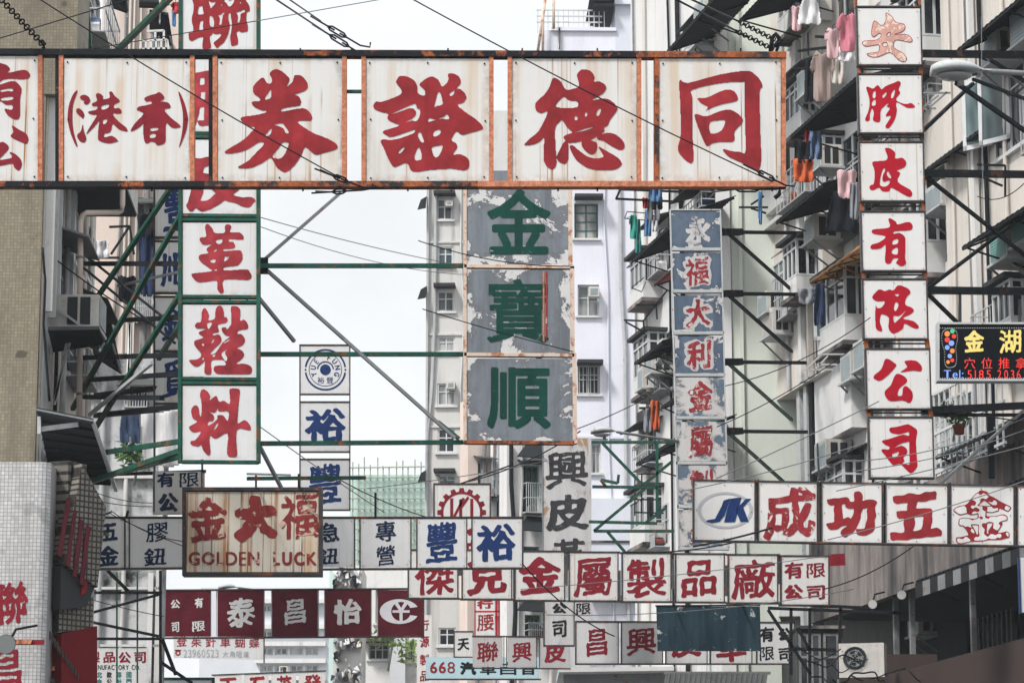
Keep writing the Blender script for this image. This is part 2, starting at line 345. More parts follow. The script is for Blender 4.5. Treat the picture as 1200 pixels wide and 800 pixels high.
    M['paving'] = m_wall('paving', (.12, .115, .11), .3, (.12, .12, .12), 0)
mat()
# ---------------------------------------------------------------- lettering: outlines -> smoothed field -> flat painted sheet
GC = {}
def smooth_loop(pts, k=4):
    n = len(pts); o = []
    for i in range(n):
        a, b, c, d = (V((*pts[(i + j) % n], 0)) for j in (-1, 0, 1, 2))
        for q in range(k):
            t = q / k
            o.append(.5 * ((2 * b) + (c - a) * t + (2 * a - 5 * b + 4 * c - d) * t * t + (3 * b - 3 * c + d - a) * t ** 3))
    return [(p.x, p.y) for p in o]
def scan(edges, n, x0, y0, sx, sy):
    """even-odd fill of an edge list on an n x n grid"""
    m = np.zeros((n, n), bool); e = np.array(edges, float)
    xs = x0 + (np.arange(n) + .5) / n * sx
    for r in range(n):
        y = y0 + (r + .5) / n * sy
        k = (e[:, 1] <= y) != (e[:, 3] <= y); q = e[k]
        if len(q):
            xc = q[:, 0] + (y - q[:, 1]) / (q[:, 3] - q[:, 1]) * (q[:, 2] - q[:, 0])
            m[r] = ((xc[:, None] < xs).sum(0) % 2) == 1
    return m
def blur(a, s):
    r = int(3 * s) + 1; k = np.exp(-.5 * (np.arange(-r, r + 1) / s) ** 2); k /= k.sum()
    a = np.apply_along_axis(lambda x: np.convolve(x, k, 'same'), 0, a)
    return np.apply_along_axis(lambda x: np.convolve(x, k, 'same'), 1, a)
def dilate(m, rx, ry, ang=0):
    """thicken with an oval nib turned by ang degrees (y down)"""
    o = m.copy(); R_ = int(max(rx, ry)) + 1; c, s = cos(RAD(ang)), sin(RAD(ang))
    for dx in range(-R_, R_ + 1):
        for dy in range(-R_, R_ + 1):
            if ((dx * c + dy * s) / max(rx, .01)) ** 2 + ((dy * c - dx * s) / max(ry, .01)) ** 2 <= 1: o |= np.roll(np.roll(m, dy, 0), dx, 1)
    return o
def font_edges(ch):
    if ch in GC: return GC[ch]
    c = bpy.data.curves.new('t', 'FONT'); c.body = ch; o = bpy.data.objects.new('t', c); COL.objects.link(o)
    c.resolution_u = 3
    dg = bpy.context.evaluated_depsgraph_get(); me = o.evaluated_get(dg).to_mesh()
    cnt = {}
    for p in me.polygons:
        for ek in p.edge_keys: cnt[ek] = cnt.get(ek, 0) + 1
    v = me.vertices
    ed = [(v[a].co.x, -v[a].co.y, v[b].co.x, -v[b].co.y) for (a, b), k in cnt.items() if k == 1]
    o.evaluated_get(dg).to_mesh_clear(); bpy.data.objects.remove(o); bpy.data.curves.remove(c)
    GC[ch] = ed; return ed
def crop(f):
    """field plus the box (in 0..1) its inked part takes up"""
    ys, xs = np.where(f > .5); n = f.shape[0]
    return f, ((xs.min()) / n, ys.min() / n, (xs.max() + 1) / n, (ys.max() + 1) / n)
def glyph(ch, wt=.03, brush=.5, n=110, seed=0, contrast=1.05, cov=.6):
    """a character from the built-in font, fattened and given a brush's uneven, rounded strokes"""
    key = (ch, wt, brush, n, seed, contrast, cov)
    if key in GC: return GC[key]
    e = np.array(font_edges(ch)); lo = np.minimum(e[:, :2], e[:, 2:]).min(0); hi = np.maximum(e[:, :2], e[:, 2:]).max(0)
    s = max(hi - lo) * 1.3; c = (lo + hi) / 2
    m = scan(e, n, c[0] - s / 2, c[1] - s / 2, s, s)
    if wt:
        k = wt * n; base = m
        while True:
            m = dilate(base, k * (1 + .45 * min(brush, 1)) * contrast, k * (1 - .25 * min(brush, 1)), 38 if brush else 0); ys, xs = np.where(m)
            if k < max(.8, .0145 * n) or m[ys.min():ys.max() + 1, xs.min():xs.max() + 1].mean() < cov: break
            k *= .88
    m = m.astype(float)
    r = random.Random(seed * 77 + ord(ch[0]))
    if brush:
        yy, xx = np.mgrid[0:n, 0:n] / n
        wx = np.zeros((n, n)); wy = np.zeros((n, n))
        for q in range(4):
            fx, fy, ph = r.uniform(1, 5), r.uniform(1, 5), r.uniform(0, 6)
            wx += np.sin(6.28 * (fx * xx + fy * yy) + ph) * .006 * brush; wy += np.sin(6.28 * (fy * xx - fx * yy) + ph * 2) * .006 * brush
        wy += (xx - .5) * .12 * brush
        ix = np.clip(((xx + wx) * n), 0, n - 1.01); iy = np.clip(((yy + wy) * n), 0, n - 1.01)
        x0 = ix.astype(int); y0 = iy.astype(int); fx = ix - x0; fy = iy - y0; x1 = np.minimum(x0 + 1, n - 1); y1 = np.minimum(y0 + 1, n - 1)
        m = (m[y0, x0] * (1 - fx) + m[y0, x1] * fx) * (1 - fy) + (m[y1, x0] * (1 - fx) + m[y1, x1] * fx) * fy
    f = blur(m, max(.6, n * .005 * (1 + brush * .6)))
    if brush:
        t = np.zeros((n, n))
        for q in range(5):
            a, b, ph = r.uniform(-9, 9), r.uniform(-9, 9), r.uniform(0, 6); t += np.sin(6.28 * (a * xx + b * yy) + ph)
        f = f + t * .05 * brush * (f > .12)
    GC[key] = crop(f); return GC[key]
def traced(shapes, x0, y0, s, n=170, smooth=3, soft=.8):
    """hand drawn outlines; shapes = [(outer, [holes])]; returns a field and the pixel box it covers"""
    al = [p for sh, _ in shapes for p in sh]; lx = min(p[0] for p in al); hx = max(p[0] for p in al); ly = min(p[1] for p in al); hy = max(p[1] for p in al)
    pad = .05 * max(hx - lx, hy - ly); lx -= pad; ly -= pad; hx += pad; hy += pad
    f = np.zeros((n, n), bool)
    for outer, holes in shapes:
        m = None
        for k, lp in enumerate([outer] + holes):
            q = smooth_loop(lp, smooth); e = [(*q[i], *q[(i + 1) % len(q)]) for i in range(len(q))]
            g = scan(e, n, lx, ly, hx - lx, hy - ly); m = g if k == 0 else m & ~g
        f |= m
    return blur(f.astype(float), soft), (x0 + lx / s, y0 + ly / s, x0 + hx / s, y0 + hy / s)
def field_mesh(f, iso, fn):
    """marching squares, filled; fn maps (column, row) in 0..1 to a point"""
    n = f.shape[0]; mb = MB(); ins = f > iso; pts = []; fc = []
    def vert(x, y): pts.append((x, y)); return len(pts) - 1
    full = ins[:-1, :-1] & ins[1:, :-1] & ins[:-1, 1:] & ins[1:, 1:]
    some = (ins[:-1, :-1] | ins[1:, :-1] | ins[:-1, 1:] | ins[1:, 1:]) & ~full
    for r in range(n - 1):
        row = full[r]; c = 0
        while c < n - 1:
            if row[c]:
                d = c
                while d < n - 1 and row[d]: d += 1
                fc.append([vert(c, r), vert(d, r), vert(d, r + 1), vert(c, r + 1)]); c = d
            else: c += 1
    for r, c in zip(*np.where(some)):
        cs = [(c, r), (c + 1, r), (c + 1, r + 1), (c, r + 1)]; vs = [f[y, x] for x, y in cs]
        def cross(i):
            j = (i + 1) % 4; t = (iso - vs[i]) / (vs[j] - vs[i]); return (cs[i][0] + (cs[j][0] - cs[i][0]) * t, cs[i][1] + (cs[j][1] - cs[i][1]) * t)
        inn = [v > iso for v in vs]
        if sum(inn) == 2 and inn[0] == inn[2]:
            for i in range(4):
                if inn[i]: fc.append([vert(*cs[i]), vert(*cross(i)), vert(*cross((i + 3) % 4))])
            continue
        pg = []
        for i in range(4):
            if inn[i]: pg.append(cs[i])
            if inn[i] != inn[(i + 1) % 4]: pg.append(cross(i))
        if len(pg) > 2: fc.append([vert(*p) for p in pg])
    h = n
    mb.v = [fn((x + .5) / h, (y + .5) / h) for x, y in pts]; mb.f = [tuple(q) for q in fc]; mb.sm = [False] * len(fc)
    return mb
def paint_field(pl, f, box, m, parent, name='character', off=.006, iso=.5, shear=0):
    x0, y0, x1, y1 = box
    mb = field_mesh(f, iso, lambda a, b: pl.hit(x0 + (x1 - x0) * a, y0 + (y1 - y0) * b + shear * a, off))
    if mb.f: return mb.build(name, m, parent, fix=False)
def write(pl, ch, box, m, parent, wt=.03, brush=.5, n=None, off=.006, iso=.5, contrast=1.05, name='character', seed=0, cov=.6):
    """a character stretched to the box (pixels of the photograph) on the plane of its sign"""
    n = n or (140 if max(box[2] - box[0], box[3] - box[1]) > 28 else 112)
    f, (a, b, c, d) = glyph(ch, wt, brush, n, seed, contrast, cov)
    x0, y0, x1, y1 = box; sx = (x1 - x0) / (c - a); sy = (y1 - y0) / (d - b)
    return paint_field(pl, f, (x0 - a * sx, y0 - b * sy, x0 + (1 - a) * sx, y0 + (1 - b) * sy), m, parent, name, off, iso)
def text_line(pl, text, box, m, parent, wt=.02, gap=.12, name='lettering', aspect=None):
    """latin or small lettering set on a line: one mesh"""
    x0, y0, x1, y1 = box; W = []
    for ch in text:
        if ch == ' ': W.append(.35); continue
        e = np.array(font_edges(ch)); W.append(max(e[:, 0].max(), e[:, 2].max()) - min(e[:, 0].min(), e[:, 2].min()))
    tot = sum(W) + gap * (len(W) - 1); x = x0; big = MB(); k = (x1 - x0) / tot
    caps = max(abs(font_edges(c)[0][1]) for c in text if c != ' ')
    top = max(max(-min(q[1], q[3]) for q in font_edges(c)) for c in text if c != ' ')
    for ch, wd in zip(text, W):
        if ch != ' ':
            f, (a, b, c, d) = glyph(ch, wt, 0, 48)
            e = np.array(font_edges(ch)); ty = -min(e[:, 1].min(), e[:, 3].min()) / top; by = -max(e[:, 1].max(), e[:, 3].max()) / top
            yy0 = y1 - (y1 - y0) * ty; yy1 = y1 - (y1 - y0) * by
            sx = wd * k / (c - a); sy = (yy1 - yy0) / (d - b); bx = (x - a * sx, yy0 - b * sy, x + (1 - a) * sx, yy0 + (1 - b) * sy)
            q = field_mesh(f, .5, lambda i, j: pl.hit(bx[0] + (bx[2] - bx[0]) * i, bx[1] + (bx[3] - bx[1]) * j, .006))
            o = len(big.v); big.v += q.v; big.f += [tuple(o + i for i in t) for t in q.f]; big.sm += q.sm
        x += (wd + gap) * k
    return big.build(name, m, parent, fix=False)
# ---------------------------------------------------------------- brush characters drawn by hand (outline, [holes])
T = {}
T['tong'] = [([(150,138),(205,157),(420,100),(595,75),(650,95),(695,145),(705,185),(688,215),(690,450),(697,640),(690,720),(668,742),(600,705),(520,670),(465,638),(440,598),(500,612),(560,618),(592,612),(588,400),(585,160),(575,149),(420,158),(235,203),(238,260),(235,450),(244,640),(240,680),(225,695),(185,668),(145,620),(140,580),(158,500),(155,300)], []),
  ([(270,257),(330,255),(420,215),(475,200),(520,215),(542,260),(525,280),(430,300),(360,325),(315,350),(342,318),(300,295)], []),
  ([(250,375),(275,365),(330,380),(420,345),(490,335),(545,365),(575,400),(565,430),(520,480),(518,535),(500,550),(430,550),(370,560),(340,580),(320,560),(285,480)], [[(352,422),(400,408),(455,408),(430,475),(360,495)]])]
T['de'] = [([(155,310),(165,280),(215,235),(250,185),(270,130),(290,122),(330,150),(360,200),(410,195),(450,175),(435,105),(460,70),(490,65),(530,80),(553,115),(548,150),(580,145),(620,165),(630,195),(605,230),(530,272),(620,260),(670,280),(705,320),(700,345),(660,400),(640,440),(615,455),(618,480),(580,505),(520,540),(495,530),(468,545),(385,558),(350,530),(345,515),(370,500),(405,488),(370,455),(338,405),(325,410),(290,455),(290,560),(298,690),(285,725),(262,733),(230,710),(210,660),(215,525),(190,545),(140,568),(80,570),(130,520),(180,475),(240,350),(200,358),(165,345)],
   [[(345,248),(380,272),(436,280),(438,318),(350,325),(325,322),(292,308)], [(410,491),(470,468),(538,450),(538,458),(480,476)], [(416,392),(428,376),(440,392),(430,410)], [(487,368),(496,350),(504,366),(494,386)], [(563,372),(575,335),(597,332),(582,374)]]),
  ([(300,650),(320,600),(350,550),(372,552),(378,590),(378,660),(360,695),(340,695),(310,680)], []),
  ([(385,580),(405,572),(440,600),(500,645),(560,660),(612,650),(600,620),(578,580),(640,615),(700,650),(735,690),(725,715),(680,737),(590,740),(510,725),(440,680),(405,630)], []),
  ([(465,555),(490,535),(540,545),(570,560),(565,610),(540,635),(510,625),(475,590)], []),
  ([(572,515),(620,493),(680,495),(730,530),(755,570),(745,600),(715,603),(660,575),(615,545),(575,535)], [])]
T['zheng'] = [([(70,310),(90,280),(130,282),(250,235),(258,200),(225,155),(240,115),(270,108),(310,118),(350,145),(365,180),(365,215),(385,235),(415,240),(415,205),(380,170),(400,145),(460,112),(510,140),(530,182),(560,160),(575,130),(570,100),(595,90),(640,110),(658,150),(630,190),(582,228),(592,245),(610,230),(620,200),(650,195),(685,225),(692,260),(670,290),(632,302),(700,360),(760,400),(805,450),(790,470),(720,490),(665,503),(630,480),(605,510),(595,540),(625,560),(632,590),(605,635),(650,632),(700,655),(715,690),(705,730),(670,740),(600,730),(520,733),(430,740),(360,752),(320,735),(295,690),(220,718),(195,705),(170,660),(140,590),(120,545),(140,533),(200,535),(175,515),(135,490),(145,475),(245,442),(220,428),(185,412),(165,392),(172,362),(130,352),(85,335)],
   [[(172,374),(250,336),(345,295),(358,305),(362,325),(387,340),(372,400),(350,412),(330,408),(256,430),(335,393),(357,358),(345,332),(318,324),(265,342)], [(140,522),(210,514),(340,470),(350,476),(335,495),(220,534),(150,534)], [(238,622),(258,597),(282,585),(270,610),(248,630)], [(368,505),(385,485),(400,515),(412,552),(392,552)], [(345,666),(375,583),(397,664)], [(480,315),(510,210),(537,295),(500,308)], [(437,418),(445,392),(490,399),(545,380),(565,363),(578,400),(530,396),(460,412)], [(470,500),(485,475),(520,470),(522,490),(500,510),(478,514)], [(462,590),(500,578),(537,575),(510,645),(480,648)]])]
T['quan'] = [([(235,200),(245,170),(300,118),(330,155),(360,158),(362,125),(348,95),(370,70),(400,65),(440,85),(480,125),(475,155),(460,185),(500,150),(512,110),(530,102),(560,108),(595,145),(605,180),(590,205),(540,225),(490,243),(530,240),(555,265),(555,300),(540,310),(480,318),(430,330),(430,348),(500,335),(570,325),(610,345),(632,380),(625,408),(590,410),(535,413),(560,440),(640,490),(735,528),(790,560),(805,588),(780,605),(720,622),(660,637),(620,610),(585,585),(560,640),(520,700),(480,740),(445,752),(400,725),(375,685),(352,657),(300,690),(230,722),(160,728),(135,718),(200,680),(250,630),(310,567),(280,552),(200,600),(130,622),(60,628),(50,612),(110,575),(180,530),(250,455),(215,448),(165,415),(155,398),(170,382),(250,372),(320,355),(328,344),(300,340),(250,320),(225,288),(240,280),(285,275),(280,255),(245,230)],
   [[(315,266),(340,220),(360,195),(358,240),(350,260)], [(375,437),(428,425),(450,445),(478,488),(455,490),(440,460),(400,443)], [(320,508),(340,480),(362,460),(358,490),(340,510)], [(365,650),(410,590),(435,555),(475,558),(460,610),(425,660)]])]
T['xiang'] = [([(565,260),(600,240),(640,230),(670,218),(700,250),(690,270),(665,282),(720,285),(742,310),(735,325),(700,335),(740,385),(807,440),(795,455),(750,455),(712,425),(710,520),(700,560),(655,573),(635,553),(605,550),(585,562),(565,540),(558,460),(560,428),(530,455),(475,480),(500,430),(560,365),(535,345),(515,335),(530,315),(580,305),(618,293),(608,278),(580,280)],
   [[(608,460),(655,455),(655,472),(612,478)], [(604,500),(640,497),(638,520),(606,524)]])]
T['gang'] = [([(137,245),(165,235),(195,250),(203,280),(180,302),(160,290),(165,278),(140,265)], []), ([(110,335),(125,325),(150,340),(165,370),(155,395),(145,385),(115,360)], []), ([(155,430),(160,470),(178,530),(160,555),(130,540),(115,505),(140,480)], []),
  ([(215,295),(250,275),(240,235),(265,225),(290,245),(290,265),(335,255),(330,220),(350,215),(370,245),(400,270),(395,285),(365,300),(365,325),(400,325),(415,350),(400,362),(355,362),(390,410),(440,450),(455,475),(440,480),(395,465),(356,430),(345,470),(330,490),(300,495),(300,520),(350,510),(390,540),(380,550),(325,560),(270,545),(255,525),(260,450),(265,410),(230,450),(180,500),(190,470),(240,390),(248,370),(215,368),(190,355),(200,345),(245,335),(252,312),(225,312)], [[(280,310),(330,300),(320,325),(285,335)], [(290,405),(318,400),(310,425),(290,432)]])]
T['paren_l'] = [([(110,208),(118,215),(90,300),(85,400),(92,480),(118,572),(108,577),(75,500),(55,420),(52,390),(60,310),(85,240)], [])]
T['paren_r'] = [([(795,225),(805,222),(835,290),(857,380),(858,410),(845,480),(810,570),(798,585),(815,510),(825,420),(820,330)], [])]
T['you0'] = [([(-60,20),(-20,18),(10,25),(50,40),(67,65),(55,88),(160,68),(200,95),(195,120),(165,130),(40,130),(0,150),(-50,190),(-60,100)], []),
  ([(-40,190),(10,165),(85,143),(125,165),(145,200),(135,260),(135,360),(125,395),(100,400),(55,375),(30,330),(80,335),(82,305),(40,302),(10,282),(-10,285),(-10,360),(-60,380)], [[(5,203),(78,192),(85,212),(50,210),(10,217)], [(10,257),(82,248),(82,268),(15,274)]])]
T['gong0'] = [([(80,440),(130,470),(175,495),(190,530),(180,560),(150,555),(72,515),(90,485)], []), ([(-60,600),(0,555),(30,555),(60,590),(20,640),(-5,670),(70,660),(80,645),(62,618),(100,630),(140,670),(145,710),(125,742),(95,720),(80,695),(0,710),(-60,700)], [])]
T['ge'] = [([(200,215),(215,195),(265,185),(255,100),(265,68),(290,65),(330,110),(350,150),(445,150),(450,85),(470,65),(500,70),(515,95),(500,145),(590,145),(630,175),(635,205),(615,218),(500,210),(490,235),(530,240),(552,275),(540,300),(490,308),(430,312),(450,330),(590,320),(620,350),(625,400),(600,450),(560,475),(450,488),(450,520),(660,510),(695,535),(715,575),(700,605),(660,615),(440,612),(440,720),(425,745),(400,740),(375,700),(370,622),(270,632),(185,635),(140,600),(122,565),(135,550),(320,528),(300,500),(230,450),(195,410),(195,380),(215,362),(285,350),(270,320),(280,295),(320,265),(245,268),(215,245)],
   [[(360,225),(425,212),(415,255),(375,255)], [(335,340),(350,318),(372,312),(365,330)], [(300,425),(330,410),(362,415),(350,445),(325,443)], [(440,420),(455,375),(470,390),(495,375),(485,400),(455,430)], [(330,517),(370,505),(370,522)]])]
T['xie'] = [([(155,260),(175,235),(215,225),(220,140),(245,90),(275,115),(295,170),(285,210),(350,195),(358,110),(385,70),(420,75),(440,130),(440,175),(470,185),(478,210),(460,235),(390,250),(380,270),(390,310),(385,330),(330,340),(340,360),(390,352),(415,385),(410,430),(370,470),(320,520),(310,545),(360,530),(430,430),(500,375),(490,370),(450,355),(420,310),(430,280),(510,262),(510,90),(530,72),(570,75),(605,115),(600,215),(640,205),(675,245),(675,295),(620,305),(580,318),(575,345),(620,352),(650,410),(620,460),(570,485),(620,510),(640,555),(610,600),(560,640),(640,640),(700,660),(720,700),(700,740),(640,745),(400,742),(350,720),(340,690),(360,660),(455,655),(450,620),(420,600),(320,608),(318,700),(310,745),(270,745),(248,720),(255,620),(240,625),(200,660),(165,670),(130,650),(95,605),(160,600),(205,580),(215,540),(170,485),(145,440),(160,410),(225,390),(235,375),(195,345),(200,325),(260,300),(245,295),(180,295),(160,280)],
   [[(275,240),(325,235),(290,300)], [(320,420),(345,390),(340,420),(318,440)], [(218,440),(242,440),(240,468)], [(465,285),(495,278),(470,302)], [(440,430),(495,395),(495,410),(445,440)], [(415,545),(430,520),(490,490),(450,530),(475,585),(460,615),(430,580)], [(325,555),(360,548),(340,575)], [(222,590),(245,575),(240,605)]])]
T['liao'] = [([(205,155),(215,105),(240,90),(275,110),(305,155),(300,200),(345,165),(370,160),(395,215),(440,203),(500,235),(495,105),(510,85),(575,85),(600,110),(590,200),(575,415),(600,418),(650,395),(695,440),(708,480),(690,497),(570,490),(570,700),(568,750),(540,762),(490,755),(470,700),(478,525),(360,580),(300,550),(308,700),(300,740),(280,742),(240,700),(215,640),(190,655),(130,645),(108,620),(120,600),(160,590),(215,510),(140,517),(100,480),(105,455),(180,410),(135,380),(118,310),(130,270),(160,248),(188,265),(196,300),(198,330),(215,362),(220,300),(218,210)],
   [[(300,315),(350,322),(380,285),(392,270),(388,310),(485,312),(480,400),(465,390),(440,355),(420,345),(375,350),(372,390),(290,450),(288,410),(330,405),(345,370),(335,345)], [(340,490),(365,440),(388,420),(380,450),(355,485)]])]
T['an'] = [([(190,50),(225,70),(250,105),(295,115),(305,140),(285,165),(235,180),(300,175),(335,190),(348,215),(330,225),(280,215),(245,215),(240,255),(290,285),(315,320),(295,340),(260,325),(215,285),(150,310),(100,310),(78,290),(140,280),(150,265),(145,240),(75,250),(50,230),(65,215),(130,210),(160,190),(155,170),(120,195),(105,175),(110,130),(125,95),(165,125),(190,95)], [[(170,235),(190,225),(200,240),(180,248)], [(195,182),(215,165),(212,188)]])]
T['jiao'] = [([(75,490),(90,485),(115,495),(140,475),(155,485),(165,500),(190,480),(240,460),(265,450),(278,465),(265,500),(275,520),(250,560),(300,585),(340,580),(362,600),(345,608),(310,605),(260,575),(250,590),(255,620),(245,670),(215,720),(195,727),(190,710),(220,660),(205,655),(190,660),(195,640),(215,610),(195,600),(210,580),(190,590),(170,610),(160,625),(158,680),(145,692),(115,680),(120,640),(110,610),(98,640),(95,680),(75,685),(70,670),(90,620),(95,560)], [[(115,520),(130,510),(130,545),(115,550)], [(112,570),(130,560),(130,590),(110,595)], [(170,535),(195,515),(190,535),(175,550)], [(225,520),(245,500),(235,545),(220,550)]])]
T['pi'] = [([(185,45),(215,45),(245,70),(245,105),(285,100),(310,125),(300,155),(255,175),(275,190),(260,240),(330,285),(345,310),(335,328),(305,320),(225,275),(210,295),(170,295),(150,275),(115,290),(95,280),(100,260),(120,250),(125,180),(110,130),(130,120),(190,115),(200,90)], [[(155,250),(165,190),(180,160),(186,175),(172,205),(175,240),(210,232),(212,250),(190,268),(165,266)], [(195,195),(205,180),(222,215),(210,218)]])]
T['you'] = [([(205,460),(220,455),(250,475),(260,490),(320,475),(345,490),(345,515),(325,525),(245,530),(235,545),(270,540),(300,560),(305,600),(303,690),(310,715),(285,735),(250,715),(265,690),(235,690),(220,715),(200,720),(185,700),(190,610),(160,630),(110,635),(100,620),(115,605),(150,595),(190,560),(120,545),(108,530),(120,518),(190,512),(215,500)], [[(232,585),(260,575),(260,600),(230,608)], [(228,640),(258,625),(258,665),(228,660)]])]
T['xian'] = [([(110,115),(150,70),(185,80),(210,70),(235,75),(265,45),(320,65),(335,90),(310,120),(305,160),(340,175),(355,195),(335,215),(290,240),(350,255),(380,280),(380,298),(350,295),(300,270),(290,300),(240,328),(215,315),(205,285),(208,235),(170,215),(160,225),(155,260),(168,300),(165,315),(145,310),(130,285),(130,165),(140,180),(165,175),(185,140),(140,140)], [[(240,165),(250,145),(265,160),(250,195),(238,190)], [(235,225),(270,225),(310,190),(285,225),(255,255),(240,265)], [(240,100),(268,97),(260,112)]])]
T['gong'] = [([(190,475),(240,500),(250,520),(200,575),(155,605),(120,590),(125,570),(165,535)], []), ([(300,490),(365,487),(400,520),(395,550),(350,545),(275,555),(315,525)], []), ([(250,565),(300,580),(315,610),(270,650),(260,690),(285,690),(290,650),(310,635),(345,670),(345,715),(325,735),(290,720),(220,725),(190,700),(185,665),(220,630)], [])]
T['si'] = [([(420,185),(440,155),(500,150),(620,120),(650,120),(720,160),(750,200),(735,300),(740,450),(750,580),(740,630),(675,690),(600,630),(545,580),(475,598),(430,560),(370,480),(330,430),(345,408),(410,415),(425,385),(380,360),(335,325),(350,305),(420,290),(580,240),(650,255),(648,210),(600,220),(540,235),(450,220)], [[(455,470),(500,450),(535,440),(510,500),(470,510)], [(480,395),(560,345),(640,325),(655,330),(655,450),(660,575),(635,590),(575,575),(600,550),(588,505),(632,450),(620,400),(570,370),(540,375)]])]
TC_ = {}
def brush(pl, key, x0, y0, s, m, parent, n=170, sm=3, off=.006, iso=.5):
    if key not in TC_: TC_[key] = traced(T[key], 0, 0, 1, n, sm)
    f, b = TC_[key]
    return paint_field(pl, f, (x0 + b[0] / s, y0 + b[1] / s, x0 + b[2] / s, y0 + b[3] / s), m, parent, 'character', off, iso)
# ---------------------------------------------------------------- ground and street
def ground():
    for nm, x0, x1, y0, y1, z, m in (('ground', -900, 900, -200, 2500, -.15, 'paving'), ('road', -7, 9, -60, 400, 0.0, 'asphalt')):
        mb = MB(); mb.hexa([V((x0, y0, z)), V((x1, y0, z)), V((x1, y1, z)), V((x0, y1, z))], [V((x0, y0, z - .1)), V((x1, y0, z - .1)), V((x1, y1, z - .1)), V((x0, y1, z - .1))])
        mb.build(nm, M[m], kind='structure')
    for nm, x0, x1 in (('pavement', -30, -7), ('pavement', 9, 40)):
        MB().hexa([V((x0, -60, .13)), V((x1, -60, .13)), V((x1, 400, .13)), V((x0, 400, .13))], [V((x0, -60, -.1)), V((x1, -60, -.1)), V((x1, 400, -.1)), V((x0, 400, -.1))]).build(nm, M['paving'], kind='structure')
    for i in range(24): MB().hexa(*[[V((.9, i * 6 - 20, z)), V((1.03, i * 6 - 20, z)), V((1.03, i * 6 - 17, z)), V((.9, i * 6 - 17, z))] for z in (.008, .004)]).build('lane_marking', M['white'], kind='structure')
ground()
